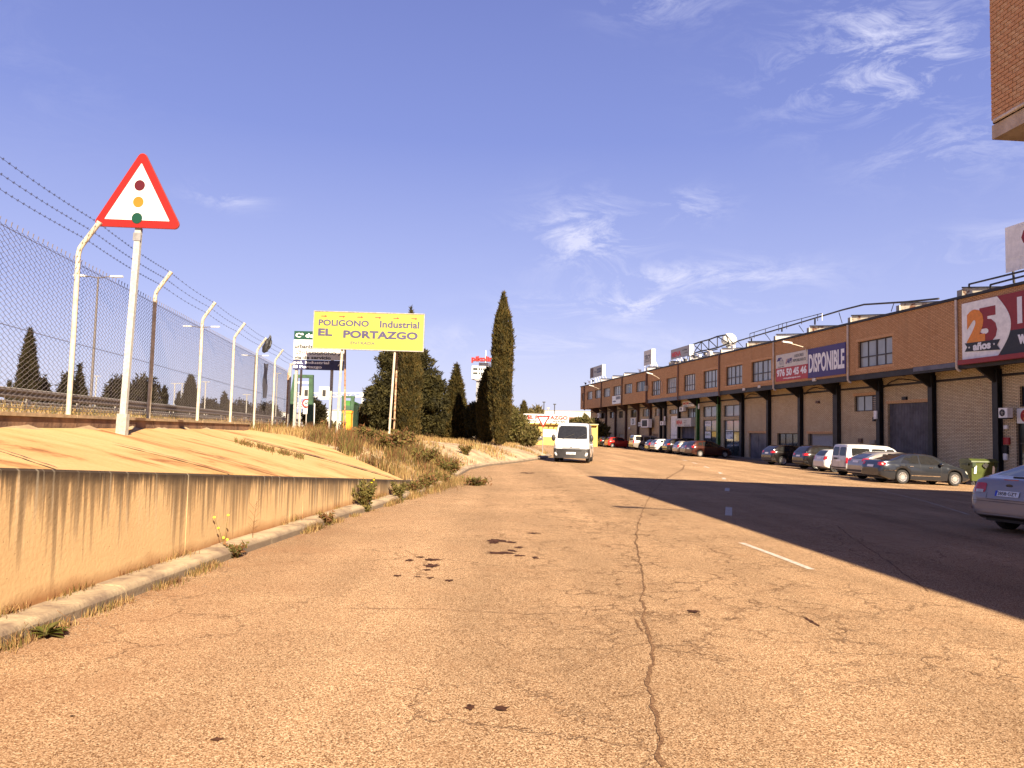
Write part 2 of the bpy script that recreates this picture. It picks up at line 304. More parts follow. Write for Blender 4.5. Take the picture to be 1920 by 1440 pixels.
mat('wire', (.12, .10, .10), .8, spec=.2)
mat('wire_barb', (.03, .022, .022), .8, spec=.2)
mat('rust', (.30, .13, .05), .85, scale=12, col2=(.62, .45, .28), bump=.3)
mat('rusty_white', (.78, .68, .50), .75, scale=2.6, col2=(.30, .12, .05), lo=.50, hi=.60, detail=8)
mat('white_paint', (.80, .78, .72), .6, scale=6, var=.06)
mat('sign_white', (.82, .80, .74), .35, var=.03)
mat('sign_red', (.38, .014, .004), .35, var=.05, scale=25)
mat('sign_darkred', (.10, .004, .006), .4, var=.03)
mat('sign_amber', (.50, .19, .01), .4, var=.03)
mat('sign_green', (.003, .06, .028), .4, var=.05)
mat('sign_edge', (.35, .04, .02), .5)
mat('sign_yellow', (.52, .48, .055), .45, scale=1.6, col2=(.40, .36, .06), lo=.45, hi=.8, detail=8)
mat('sign_navy', (.03, .03, .11), .5)
mat('sign_grey', (.36, .34, .30), .5, var=.05)
mat('letter_dark', (.045, .035, .09), .5)
mat('letter_black', (.012, .011, .012), .5)
mat('letter_white', (.80, .78, .74), .5, var=.03)
mat('letter_red', (.62, .03, .02), .5)
mat('purple', (.035, .014, .13), .5, var=.05)
mat('panel_red', (.42, .025, .025), .5, var=.06)
mat('panel_cream', (.60, .56, .46), .55, var=.05)
mat('panel_white', (.86, .82, .73), .55, scale=3, var=.06)
mat('orange', (.78, .24, .015), .5, var=.06)
mat('deep_red', (.27, .010, .008), .5, var=.06)
mat('black_paint', (.016, .014, .014), .5, var=.2)
mat('steel_black', (.017, .014, .012), .6, scale=2, var=.3)
mat('steel_grey', (.10, .095, .11), .5, scale=2, var=.15)
mat('steel_green', (.04, .15, .02), .5, scale=3, var=.15)
mat('green_paint', (.04, .105, .045), .6, scale=3, var=.2)
mat('brown_steel', (.11, .05, .03), .6, scale=3, var=.15)
mat('door_grey', (.10, .085, .095), .5, scale=1.2, var=.25)
mat('door_brown', (.24, .16, .10), .6, scale=3, var=.1)
mat('shutter', (.40, .38, .34), .45, metal=.3, var=.08)
mat('frame_dark', (.035, .022, .016), .5)
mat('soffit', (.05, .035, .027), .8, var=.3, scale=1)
mat('roof_grey', (.42, .38, .33), .8)
mat('pipe', (.62, .52, .40), .6, scale=3, var=.12)
mat('pipe_brown', (.16, .08, .05), .6)
mat('pane', (.30, .32, .30), .16, var=.10, scale=.35, spec=.6)
mat('pane_dark', (.045, .05, .045), .08, var=.3, scale=.5, spec=.6)
mat('pane_warm', (.36, .34, .29), .2, var=.12, scale=.6)
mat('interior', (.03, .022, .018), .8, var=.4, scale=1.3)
mat('car_glass', (.018, .018, .018), .04, spec=.7, var=.1)
mat('rubber', (.018, .016, .015), .8)
mat('plastic_black', (.022, .02, .02), .55)
mat('rim', (.62, .60, .56), .3, metal=.7, var=.05)
mat('rim_dark', (.06, .055, .05), .4, metal=.5)
mat('lamp_red', (.50, .015, .012), .12, var=.05, coat=.6)
mat('lamp_lit', (.75, .10, .02), .2, var=.05)
mat('lamp_clear', (.62, .60, .52), .1, var=.1, coat=.6)
mat('plate', (.78, .77, .74), .4, var=.02)
mat('plate_blue', (.02, .05, .45), .4)
mat('chrome', (.75, .73, .70), .12, metal=1)
mat('marking', (.72, .64, .52), .85, scale=20, var=.12, col2=(.46, .33, .22))
mat('crack', (.14, .07, .035), .95, scale=90, col2=(.34, .20, .10), spec=.1, lo=.45, hi=.6)
mat('oil', (.085, .036, .02), .9, spec=.1, scale=12, var=.3)
mat('bin_green', (.085, .108, .02), .45, scale=4, var=.1)
mat('bin_dark', (.03, .05, .015), .5)
mat('bark', (.16, .09, .05), .95, scale=8, bump=.6, bscale=20)
mat('yellow_wall', (.62, .44, .12), .8, scale=1, var=.06)
mat('tower_white', (.80, .78, .72), .6)
mat('tower_grey', (.34, .33, .33), .7)
mat('red_brick_far', (.32, .10, .07), .8)
leafmat('leaf_cypress', (.105, .085, .022), (.045, .040, .014), .10)
leafmat('leaf_cypress_warm', (.16, .105, .025), (.07, .055, .015), .12)
leafmat('leaf_pine', (.10, .085, .028), (.040, .038, .016), .10)
leafmat('leaf_far', (.055, .045, .016), (.032, .027, .012), .08)
leafmat('leaf_bush', (.15, .13, .035), (.07, .065, .02), .2)
leafmat('leaf_rosette', (.14, .14, .022), (.05, .055, .014), .15, scale=9)
leafmat('leaf_olive', (.20, .155, .055), (.10, .08, .03), .2)
leafmat('grass_dry', (.58, .40, .17), (.34, .21, .085), .25, scale=.9)
leafmat('grass_brown', (.27, .135, .055), (.13, .06, .03), .2, scale=.9)
leafmat('grass_green', (.24, .19, .055), (.12, .10, .03), .25, scale=.9)
mat('flower', (.85, .70, .02), .6)
def paint(name, col, metal=.35, rough=.3):
    return mat(name, col, rough, metal=metal, var=.03, scale=1, coat=.9)
paint('paint_silver', (.40, .35, .33), .25, .42); paint('paint_charcoal', (.04, .045, .055), .5, .28); paint('paint_white', (.80, .78, .74), 0, .35)
paint('paint_black', (.018, .014, .013), .3, .25); paint('paint_brown', (.10, .030, .020), .5); paint('paint_red', (.55, .025, .012), .3)
paint('paint_beige', (.48, .43, .37), .5); paint('paint_dark', (.035, .035, .038), .5); paint('paint_grey', (.22, .22, .23), .5)
M = MATS

# ------------------------------------------------------------ mesh helpers
class MB:
    def __init__(s): s.v = []; s.f = []; s.m = []; s.uv = None
    def add(s, verts, faces, mi=0):
        o = len(s.v); s.v += [tuple(p) for p in verts]
        for f in faces: s.f.append([i + o for i in f]); s.m.append(mi)
    def box(s, x0, x1, y0, y1, z0, z1, mi=0):
        if x0 > x1: x0, x1 = x1, x0
        if y0 > y1: y0, y1 = y1, y0
        if z0 > z1: z0, z1 = z1, z0
        v = [(x, y, z) for z in (z0, z1) for y in (y0, y1) for x in (x0, x1)]
        s.add(v, [(0, 2, 3, 1), (4, 5, 7, 6), (0, 1, 5, 4), (2, 6, 7, 3), (0, 4, 6, 2), (1, 3, 7, 5)], mi)
    def bar(s, a, b, wx, wy=None, mi=0, up=(0, 0, 1)):
        a = Vector(a); b = Vector(b); wy = wy or wx; d = (b - a).normalized(); u = Vector(up)
        if abs(d.dot(u)) > .98: u = Vector((0, 1, 0))
        x = d.cross(u).normalized(); y = x.cross(d).normalized(); v = []
        for p in (a, b):
            for i, j in ((-1, -1), (1, -1), (1, 1), (-1, 1)): v.append(p + x * (i * wx / 2) + y * (j * wy / 2))
        s.add(v, [(0, 3, 2, 1), (4, 5, 6, 7), (0, 1, 5, 4), (1, 2, 6, 5), (2, 3, 7, 6), (3, 0, 4, 7)], mi)
    def tube(s, pts, r, n=8, mi=0, cap=True):
        pts = [Vector(p) for p in pts]; rs = r if isinstance(r, (list, tuple)) else [r] * len(pts)
        v = []; prev = None
        for i, p in enumerate(pts):
            d = (pts[min(i + 1, len(pts) - 1)] - pts[max(i - 1, 0)]).normalized()
            if prev is None:
                u = Vector((0, 0, 1)) if abs(d.z) < .9 else Vector((1, 0, 0)); x = d.cross(u).normalized()
            else: x = (prev - d * prev.dot(d)).normalized()
            prev = x; y = d.cross(x)
            for k in range(n):
                a = 2 * math.pi * k / n; v.append(p + x * (math.cos(a) * rs[i]) + y * (math.sin(a) * rs[i]))
        f = []
        for i in range(len(pts) - 1):
            for k in range(n): f.append((i * n + k, i * n + (k + 1) % n, (i + 1) * n + (k + 1) % n, (i + 1) * n + k))
        if cap and n > 3: f.append(tuple(range(n))[::-1]); f.append(tuple((len(pts) - 1) * n + k for k in range(n)))
        s.add(v, f, mi)
    def prism(s, poly, n, t, mi=0):
        """poly: 3D points of a flat outline, extruded by t along n"""
        n = Vector(n); poly = [Vector(p) for p in poly]; k = len(poly)
        v = poly + [p + n * t for p in poly]
        nrm = Vector((0, 0, 0))
        for i in range(k): nrm += poly[i].cross(poly[(i + 1) % k])
        fl = nrm.dot(n) * t > 0
        a = list(range(k)); b = [i + k for i in range(k)]
        f = [a[::-1] if fl else a, b if fl else b[::-1]]
        for i in range(k):
            j = (i + 1) % k; f.append((i, j, j + k, i + k) if fl else (j, i, i + k, j + k))
        s.add(v, f, mi)
    def disc(s, c, n, r, t, k=24, mi=0):
        c = Vector(c); n = Vector(n).normalized(); u = Vector((0, 0, 1)) if abs(n.z) < .9 else Vector((1, 0, 0))
        x = u.cross(n).normalized(); y = n.cross(x)
        s.prism([c + x * r * math.cos(2 * math.pi * i / k) + y * r * math.sin(2 * math.pi * i / k) for i in range(k)], n, t, mi)
    def lathe(s, prof, axis='y', k=28, mi=0, c=(0, 0, 0)):
        v = []; f = []; c = Vector(c)
        for i in range(k):
            a = 2 * math.pi * i / k
            for r, t in prof:
                if axis == 'y': v.append(c + Vector((r * math.cos(a), t, r * math.sin(a))))
                else: v.append(c + Vector((r * math.cos(a), r * math.sin(a), t)))
        n = len(prof)
        for i in range(k):
            j = (i + 1) % k
            for q in range(n - 1): f.append((i * n + q, j * n + q, j * n + q + 1, i * n + q + 1))
        s.add(v, f, mi)
    def mesh(s, name, mats, smooth=False):
        me = bpy.data.meshes.new(name); me.from_pydata(s.v, [], s.f)
        if not isinstance(mats, (list, tuple)): mats = [mats]
        for m in mats: me.materials.append(MATS[m] if isinstance(m, str) else m)
        if any(s.m): me.polygons.foreach_set('material_index', s.m)
        me.update()
        if smooth:
            me.polygons.foreach_set('use_smooth', [True] * len(me.polygons)); me.set_sharp_from_angle(angle=R(38))
        return me
    def build(s, name, mats, parent=None, smooth=False, **kw):
        return obj(name, s.mesh(name, mats, smooth), parent, **kw)
def obj(name, me, parent=None, kind=None, label=None, cat=None, group=None, loc=None, fix=False):
    if fix:
        bm = bmesh.new(); bm.from_mesh(me); bmesh.ops.recalc_face_normals(bm, faces=bm.faces); bm.to_mesh(me); bm.free()
    o = bpy.data.objects.new(name, me); COL.objects.link(o)
    if parent: o.parent = parent
    if kind: o['kind'] = kind
    if label: o['label'] = label
    if cat: o['category'] = cat
    if group: o['group'] = group
    if loc: o.location = loc
    return o
def thing(name, label, cat, loc=(0, 0, 0), rz=0, group=None):
    o = obj(name, None, None, None, label, cat, group); o.location = loc; o.rotation_euler = (0, 0, rz); o.empty_display_size = .3
    return o
_tc = {}
def text_geo(txt, bold=0.0):
    key = (txt, bold)
    if key not in _tc:
        cu = bpy.data.curves.new('t', 'FONT'); cu.body = txt; cu.size = 1; cu.resolution_u = 3; cu.offset = bold; cu.fill_mode = 'FRONT' if hasattr(cu, 'fill_mode') else cu.fill_mode
        o = bpy.data.objects.new('t', cu); COL.objects.link(o)
        bpy.context.view_layer.update()
        me = o.to_mesh(); vs = [v.co.copy() for v in me.vertices]; fs = [list(p.vertices) for p in me.polygons]
        o.to_mesh_clear(); bpy.data.objects.remove(o); bpy.data.curves.remove(cu)
        _tc[key] = (vs, fs)
    return _tc[key]
def lettering(txt, w, h, org, xd, up, m, parent, bold=.0, depth=.012, shear=0, name='lettering', label=None):
    """text fitted to w x h metres, org = lower left corner on the board, standing proud by depth"""
    vs, fs = text_geo(txt, bold)
    x0 = min(v.x for v in vs); x1 = max(v.x for v in vs); y0 = min(v.y for v in vs); y1 = max(v.y for v in vs)
    xd = Vector(xd).normalized(); up = Vector(up).normalized(); n = xd.cross(up); org = Vector(org)
    b = MB(); front = []; 
    for v in vs:
        a = (v.x - x0) / (x1 - x0) * w; c = (v.y - y0) / (y1 - y0) * h
        front.append(org + xd * (a + shear * c) + up * c + n * depth)
    b.add(front, fs)
    ed = {}
    for f in fs:
        for i in range(len(f)):
            e = (f[i], f[(i + 1) % len(f)]); ed[e] = 1
    bd = [e for e in ed if (e[1], e[0]) not in ed]
    vv = []; ff = []
    for a_, c_ in bd:
        o = len(vv); vv += [front[a_], front[c_], front[c_] - n * depth, front[a_] - n * depth]; ff.append((o + 1, o, o + 3, o + 2))
    b.add(vv, ff)
    return b.build(name, m, parent, label=label)

# ------------------------------------------------------------ terrain
KP = [(-20, -4.1), (0, -3.72), (5.6, -3.6), (10, -3.36), (14.2, -2.95), (16.5, -2.62), (20, -2.2), (24, -1.95), (33, -1.7), (37, -1.0), (40.5, .1), (46, 1.5), (50, 2.3), (56, 3.0), (62, 2.6), (70, .5), (80, -2), (120, -6), (600, -40)]
def K(Y): return interp(KP, Y)
def hW(Y): return max(0.10, 1.19 - .066 * (max(Y, -3) - 6.1))
def Wl(Y): return K(Y) - .30
def PLx(Y): return -6.62 - .146 * (Y - 11.7)
def gz(X, Y): return -.024 * max(0, min(24, X - 2)) * (1 - .5 * sm(55, 115, Y))
AP = [(20, 1.55), (30, 1.5), (38, 1.3), (47, .95), (56, .95), (90, .9), (130, .8), (600, .4)]
def T(X, Y):
    d = Wl(Y) - X
    if d < (.13 if Y < 22.5 else 0): return gz(X, Y) - .03
    D = Wl(Y) - PLx(Y); h = hW(Y) if Y < 24 else .12
    if d < D: near = h + (1.53 - h) * (max(d, 0) / D) ** .92 - .035
    else: near = 1.5 + .25 * sm(D + .1, D + .35, d) + .13 * sm(D + 1, D + 5, d)
    near -= .9 * sm(35, 120, d)
    A = interp(AP, Y); k = math.exp(-d / 2.1)
    far = .12 * k + A * (1 - k) + .35 * sm(6, 12, d) * (1 - sm(60, 90, Y)) - .5 * sm(40, 150, d)
    far += .06 * noise.noise((X * .8, Y * .8, 0)) * min(1, d)
    t = sm(18.5, 26, Y)
    return lerp(near, far, t)

def grid(us, ys, fn, name, m, kind='structure', smooth=True):
    v = [fn(u, y) for y in ys for u in us]; n = len(us)
    f = [(j * n + i, j * n + i + 1, (j + 1) * n + i + 1, (j + 1) * n + i) for j in range(len(ys) - 1) for i in range(n - 1)]
    b = MB(); b.add(v, f); return b.build(name, m, kind=kind, smooth=smooth)
us = [-900, -400, -200, -120, -80, -55, -40, -32, -26, -22, -19] + [-17 + .5 * i for i in range(30)] + [-2 + .2 * i for i in range(9)] + [-.3, -.2, -.15, -.125, -.01, 0.01, .3, 1, 2, 4, 8, 14, 20, 26, 34, 50, 80, 150, 300, 900]
us = sorted(set(round(u, 3) for u in us))
ys = [-60, -40, -20] + [-10 + .5 * i for i in range(120)] + [50 + i for i in range(30)] + [80 + 3 * i for i in range(20)] + [145, 160, 180, 220, 280, 400, 600, 900, 1400]
grid(us, ys, lambda u, y: (Wl(y) + u, y, T(Wl(y) + u, y)), 'ground', 'dirt')
rx = [0, .15, .5, 1, 1.6, 2.5, 3.5, 4.5, 5.5] + [7 + 1.5 * i for i in range(16)] + [34, 40, 50, 70]
ry = [-16 + 1.0 * i for i in range(196)]
grid(rx, ry, lambda u, y: (lerp(K(y) - .06, 72, u / 70), y, gz(lerp(K(y) - .06, 72, u / 70), y)), 'road', 'asphalt')
# asphalt of the other road behind the island and of the highway beyond the fence
grid([-40 + i * 2.5 for i in range(14)], [82 + 3 * i for i in range(28)], lambda u, y: (K(y) + u + 1.5 - .0 * y, y, T(K(y) + u + 1.5, y) + .05), 'side_road', 'far_road')
grid([-60 + 3 * i for i in range(11)], [-10 + 4 * i for i in range(50)], lambda u, y: (u + 10 - .146 * y, y, T(u + 10 - .146 * y, y) + .05), 'highway', 'far_road')

# sloping concrete apron between the retaining wall and the fence plinth
def slope_edge(v): return lerp(19.6, 25.3, v)
b = MB(); nu = 60; nv = 26; apr = []
for i in range(nu + 1):
    for j in range(nv + 1):
        v = j / nv; y = lerp(-4, slope_edge(v), i / nu)
        x = lerp(Wl(y) - .02, PLx(y) + .02, v); b.v.append((x, y, T(x, y) + .045 + .004 * noise.noise((x, y, 3))))
for i in range(nu):
    for j in range(nv):
        a = i * (nv + 1) + j; b.f.append([a, a + 1, a + nv + 2, a + nv + 1]); b.m.append(0)
b.build('concrete_apron', 'slope', kind='structure', smooth=True)
# expansion joints of the apron (soil washed into them)
def ribbon(pts, wid, zf, name, m, jit=.0, seed=1, parent=None, kind='structure', step=.12, build=True, b=None):
    rnd = random.Random(seed); L = []
    for (a, c) in zip(pts, pts[1:]):
        a = Vector(a[:2]); c = Vector(c[:2]); n = max(1, int((c - a).length / step))
        for i in range(n): L.append(a.lerp(c, i / n))
    L.append(Vector(pts[-1][:2])); v = []; k = len(L); off = 0
    for i, p in enumerate(L):
        d = (L[min(i + 1, k - 1)] - L[max(i - 1, 0)]).normalized(); nrm = Vector((-d.y, d.x))
        off = off * .8 + rnd.uniform(-1, 1) * jit
        q = p + nrm * off; wv = wid * (.45 + rnd.random() * 1.1) * (1 if 0 < i < k - 1 else .1)
        for sgn in (-1, 1):
            r = q + nrm * sgn * wv / 2; v.append((r.x, r.y, zf(r.x, r.y)))
    f = [(2 * i, 2 * i + 1, 2 * i + 3, 2 * i + 2) for i in range(k - 1)]
    b = b or MB(); b.add(v, f)
    if build: return b.build(name, m, parent, kind=kind)
    return b
mat('soil_joint', (.30, .13, .05), .95, scale=6, var=.3)
b = MB()
for i, (a, c) in enumerate((((-30, 838), (105, 886)), ((210, 833), (440, 893)), ((330, 838), (520, 896)), ((455, 822), (745, 903)))):
    pa = P(*a, 1); 
    def on_apron(px, py):
        r = ray(px, py); t = 4.0
        while t < 60:
            q = Vector((0, 0, EYE)) + r * t
            if q.z < T(q.x, q.y) + .045: return q
            t += .02
        return q
    qa = on_apron(*a); qc = on_apron(*c)
    ribbon([qa, qc], (.03, .08, .05, .20)[i], lambda x, y: T(x, y) + .075, '', '', jit=.02, seed=i, build=False, b=b)
b.build('apron_joints', 'soil_joint', kind='structure')

# retaining wall beside the road: cast panels with open joints
wall = thing('retaining_wall', 'low tapering concrete retaining wall with dark drip stains along its top, beside the kerb', 'wall')
jy = [-6, -3, 0, 2.7, 5.75, 8.95, 12.2, 12.75, 15.6, 18.9, 22.6]
for a, c in zip(jy, jy[1:]):
    me = bpy.data.meshes.new('wall_panel'); v = []; f = []; uv = []
    n = max(2, int((c - a) / .4)); th = .24
    for i in range(n + 1):
        y = lerp(a + .009, c - .009, i / n); h = hW(y) + .06; x = Wl(y) + .0; base = -.05
        ch = .02
        prof = [(x, base, h - base), (x, h - ch, ch), (x - ch, h, 0), (x - th, h, -.3), (x - th, base, .1)]
        for (px_, pz, vv) in prof: v.append((px_, y, pz)); uv.append((y, vv if vv > 0 else 0.0))
    for i in range(n):
        for q in range(4): f.append((i * 5 + q, (i + 1) * 5 + q, (i + 1) * 5 + q + 1, i * 5 + q + 1))
    f.append((0, 1, 2, 3, 4)); o = n * 5; f.append((o + 4, o + 3, o + 2, o + 1, o))
    me.from_pydata(v, [], f); me.materials.append(M['wall']); ul = me.uv_layers.new(name='UVMap')
    for l in me.loops: ul.data[l.index].uv = uv[l.vertex_index]
    obj('wall_panel', me, wall, fix=True)

# kerb stones
def kerb_stone(y0, y1, name, parent, dz=0, n=3, kind=None):
    b = MB(); v = []; r = .035
    for i in range(n + 1):
        y = lerp(y0, y1, i / n); x = K(y)
        d = Vector((K(y + .1) - K(y - .1), .2)).normalized(); nx, ny = d.y, -d.x
        for (o, z) in ((.0, -.06), (0, .075), (-.02, .105), (-.05, .125), (-.22, .135), (-.30, .13), (-.30, -.06)):
            v.append((x + nx * o, y + ny * o, z + dz + gz(x, y)))
    q = 7; f = []
    for i in range(n):
        for j in range(q - 1): f.append((i * q + j, (i + 1) * q + j, (i + 1) * q + j + 1, i * q + j + 1))
    f.append(tuple(range(q))); f.append(tuple(n * q + k for k in range(q))[::-1])
    b.add(v, f); return b.build(name, 'kerb', parent, fix=True, kind=kind)
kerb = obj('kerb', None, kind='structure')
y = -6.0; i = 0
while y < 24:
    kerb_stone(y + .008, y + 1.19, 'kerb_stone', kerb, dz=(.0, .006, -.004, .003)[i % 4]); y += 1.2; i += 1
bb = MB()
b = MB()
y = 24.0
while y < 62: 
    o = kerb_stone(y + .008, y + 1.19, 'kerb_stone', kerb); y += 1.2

# ------------------------------------------------------------ marks on the road
def rz(x, y): return gz(x, y) + .005
def gpt(px, py):
    q = G(px, py, 0)
    for _ in range(4): q = G(px, py, gz(q.x, q.y))
    return q
marks = obj('road_markings', None, kind='structure')
for pts in ([(1390, 1018), (1455, 1042), (1522, 1068)], [(1366, 967), (1366.5, 951)], [(1363, 921), (1364, 915)], [(1357.5, 899), (1357, 896)], [(1352, 888.5), (1349, 885.5)], [(1329, 877.5), (1321, 874.5)], [(1307, 869.6), (1298, 867)], [(1288, 864.2), (1279, 862)]):
    g = [gpt(*p) for p in pts]
    a = MB(); v = []
    wd = .10 if len(pts) == 3 else .15
    for i, p in enumerate(g):
        d = ((g[min(i + 1, len(g) - 1)] - g[max(0, i - 1)]).to_2d()).normalized(); n_ = Vector((-d.y, d.x))
        for s_ in (-1, 1): q = p.to_2d() + n_ * s_ * wd / 2; v.append((q.x, q.y, rz(q.x, q.y)))
    a.add(v, [(2 * i, 2 * i + 1, 2 * i + 3, 2 * i + 2) for i in range(len(g) - 1)]); a.build('lane_dash', 'marking', marks)
ribbon([gpt(1640, 917), gpt(1735, 940), gpt(1820, 966)], .045, rz, 'parking_line', 'marking', parent=marks, kind=None, step=.5)
b = MB()
rz2 = lambda x, y: gz(x, y) + .004
def crk(pix, wid, jit, seed): ribbon([gpt(*p) for p in pix], wid, rz2, '', '', jit=jit, seed=seed, build=False, b=b, step=.045)
crk([(1245, 900), (1222, 925), (1208, 950), (1196, 985), (1192, 1020), (1197, 1045), (1204, 1075), (1206, 1110), (1203, 1130)], .015, .012, 1)
crk([(1203, 1125), (1209, 1150), (1205, 1165), (1216, 1195), (1220, 1230), (1218, 1260), (1228, 1310), (1232, 1370), (1246, 1440)], .026, .012, 2)
crk([(1250, 898), (1262, 890), (1280, 880), (1283, 873), (1272, 868)], .06, .02, 3)
crk([(640, 1141), (800, 1142), (985, 1152), (1060, 1150), (1150, 1157)], .007, .006, 4)
crk([(900, 1080), (960, 1084), (1100, 1092), (1190, 1098)], .007, .008, 5)
crk([(760, 998), (900, 1006), (1010, 1013), (1090, 1014), (1150, 1024)], .010, .010, 6)
crk([(1225, 1210), (1290, 1223), (1350, 1230), (1385, 1238)], .008, .008, 7)
crk([(1570, 985), (1600, 1010), (1660, 1050), (1740, 1110)], .016, .012, 8)
crk([(1130, 940), (1180, 938), (1300, 960), (1400, 965)], .010, .012, 9)
crk([(1125, 1320), (1160, 1308), (1210, 1300)], .006, .008, 10)
crk([(1190, 1160), (1205, 1185)], .02, .006, 11)
crk([(1320, 898), (1400, 885), (1500, 878)], .03, .02, 12)
b.build('road_cracks', 'crack', kind='structure')
b = MB()
def blot(px, py, rx_, ry_, seed):
    c = gpt(px, py); rn = random.Random(seed); v = [(c.x, c.y, rz(c.x, c.y))]; k = 18
    e1 = gpt(px + rx_, py); e2 = gpt(px, py + ry_); ax = abs(e1.x - c.x); ay = abs(e2.y - c.y)
    for i in range(k):
        a = 2 * math.pi * i / k; q = .55 + rn.random() * .8
        v.append((c.x + ax * q * math.cos(a), c.y + ay * q * math.sin(a), rz(c.x, c.y)))
    b.add(v, [(0, i + 1, (i + 1) % k + 1) for i in range(k)])
for i, q in enumerate([(930, 1014, 16, 3), (925, 1018, 10, 2), (957, 1017, 10, 1.6), (938, 1037, 26, 2.6), (960, 1033, 9, 2), (973, 1027, 7, 1.8), (974, 1042, 10, 1.6), (1003, 1046, 7, 2.6), (812, 1050, 17, 2.4), (810, 1061, 17, 3.6), (768, 1051, 9, 1.8), (800, 1069, 7, 1.6), (745, 1080, 7, 2), (806, 1084, 8, 1.6), (842, 1089, 8, 2), (784, 1082, 6, 1), (787, 1045, 10, 1.2), (880, 1327, 9, 5), (940, 1329, 16, 4.5), (405, 1388, 14, 4), (1300, 1147, 10, 2.5), (135, 1344, 6, 1.5), (1520, 1165, 4, 8), (985, 887, 14, 1.2), (1000, 1000, 12, 1.2)]): blot(*q, i)
b.build('oil_stains', 'oil', kind='structure')

# ------------------------------------------------------------ fence plinth, fence
plinth = thing('plinth_wall', 'long low brown concrete plinth under the chain link fence', 'low wall')
for n in range(-4, 4):
    y0 = 11.7 + 3.75 * n + .012; y1 = 11.7 + 3.75 * (n + 1) - .012
    if n == 3: y1 = 25.5
    b = MB()
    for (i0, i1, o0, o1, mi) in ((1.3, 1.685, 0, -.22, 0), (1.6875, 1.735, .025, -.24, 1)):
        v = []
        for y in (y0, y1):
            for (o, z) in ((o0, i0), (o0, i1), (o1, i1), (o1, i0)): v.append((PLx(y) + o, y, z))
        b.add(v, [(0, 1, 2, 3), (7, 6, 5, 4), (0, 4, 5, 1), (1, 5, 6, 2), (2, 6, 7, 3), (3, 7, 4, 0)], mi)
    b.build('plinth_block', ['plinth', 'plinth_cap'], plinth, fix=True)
fence = thing('chain_link_fence', 'tall chain link fence with cranked posts and three strands of barbed wire on the plinth', 'fence')
def FXn(y): return PLx(y) - .11
postsY = [11.7 + 3.75 * n for n in range(-3, 5)] + [30.6, 34.6]
ztop = 4.13
for n, y in enumerate(postsY):
    x = FXn(y); b = MB(); zb = 1.73 if y < 26 else T(x, y) - .1
    b.tube([(x, y, zb), (x + .01, y, 3.0), (x + .01, y, 4.20), (x + .03, y, 4.30), (x + .08, y, 4.38), (x + .30, y, 4.70)], .038, 10)
    b.tube([(x + .295, y, 4.695), (x + .31, y, 4.72)], .042, 10)
    b.build('post', 'cream_steel' if n != 4 else 'cream_steel', fence, smooth=True)
b = MB(); hw_, hh = .037, .036
L0, L1 = 6.3, 34.6; cnt = int((L1 - L0) / (2 * hw_) / .989)
rr = .0038
for i in range(cnt):
    pts = []
    zz = 1.74; k = 0
    while zz < ztop + .001:
        y = L0 + (i * 2 * hw_ + (hw_ if (k + i) % 2 else -hw_) * 1.03) * .989
        dx = .004 * (1 if k % 2 else -1)
        pts.append((FXn(y) + dx - .048, y, zz if y < 26 else zz - .0)); zz += hh; k += 1
    pts.append((FXn(L0 + i * 2 * hw_ * .989) - .048, pts[-1][1] + .01, ztop + .05))
    b.tube(pts, rr, 3, cap=False)
b.build('wire_mesh', 'wire', fence, kind='stuff')
b = MB()
for z in (1.80, 2.85, 4.08): b.tube([(FXn(y) - .045, y, z + .006 * math.sin(y)) for y in [6.3 + 1.0 * i for i in range(29)]], .0045, 4)
b.build('tension_wire', 'wire', fence)
for k, (dx, z) in enumerate(((.10, 4.40), (.19, 4.53), (.28, 4.66))):
    b = MB(); ys_ = [3 + .5 * i for i in range(64)]
    sag = lambda y: -.035 * math.sin(math.pi * (((y - 11.7) / 3.75) % 1))
    b.tube([(FXn(y) + dx, y, z + .05 + sag(y)) for y in ys_], .0028, 4)
    y = 3.0
    while y < 34.5:
        c = Vector((FXn(y) + dx, y, z + .05 + sag(y))); 
        for s_ in (-1, 1):
            b.bar(c + Vector((0, -.008 * s_, -.017)), c + Vector((.008, .008 * s_, .017)), .003)
            b.bar(c + Vector((-.016, .006 * s_, 0)), c + Vector((.016, -.006 * s_, .005)), .003)
        y += .15 if y < 16 else .3
    b.build('barbed_wire', 'wire_barb', fence)
# torn plastic bag caught on a post tip
c = Vector((FXn(26.7) + .30, 26.7, 4.72)); bm = bmesh.new(); bmesh.ops.create_icosphere(bm, subdivisions=3, radius=1)
for v in bm.verts:
    k = 1 + .35 * noise.noise(v.co * 2.2); t = (1 - v.co.z) / 2
    v.co = Vector((v.co.x * .13 * k * (.5 + t) + .17 * (1 - t) - .02, v.co.y * .07 * k, v.co.z * .30 * k - .22))
me = bpy.data.meshes.new('plastic_bag'); bm.to_mesh(me); bm.free(); me.materials.append(M['black_paint'])
o = obj('plastic_bag', me, label='torn black plastic bag caught on the bent tip of a fence post', cat='bag', loc=c + Vector((.02, -.06, 0)))
# grey rag screen hanging on fence further along
b = MB(); v = []; 
for j in range(9):
    for i in range(6):
        y = 27.6 + i * .18; v.append((FXn(y) + .10 + .02 * math.sin(i * 1.7 + j), y, 3.93 - j * .16 - .03 * math.sin(i + j)))
b.add(v, [(j * 6 + i, j * 6 + i + 1, (j + 1) * 6 + i + 1, (j + 1) * 6 + i) for j in range(8) for i in range(5)])
b.build('rag', 'steel_grey', label='dark grey torn cloth hanging flat on the fence mesh', cat='cloth', smooth=True)

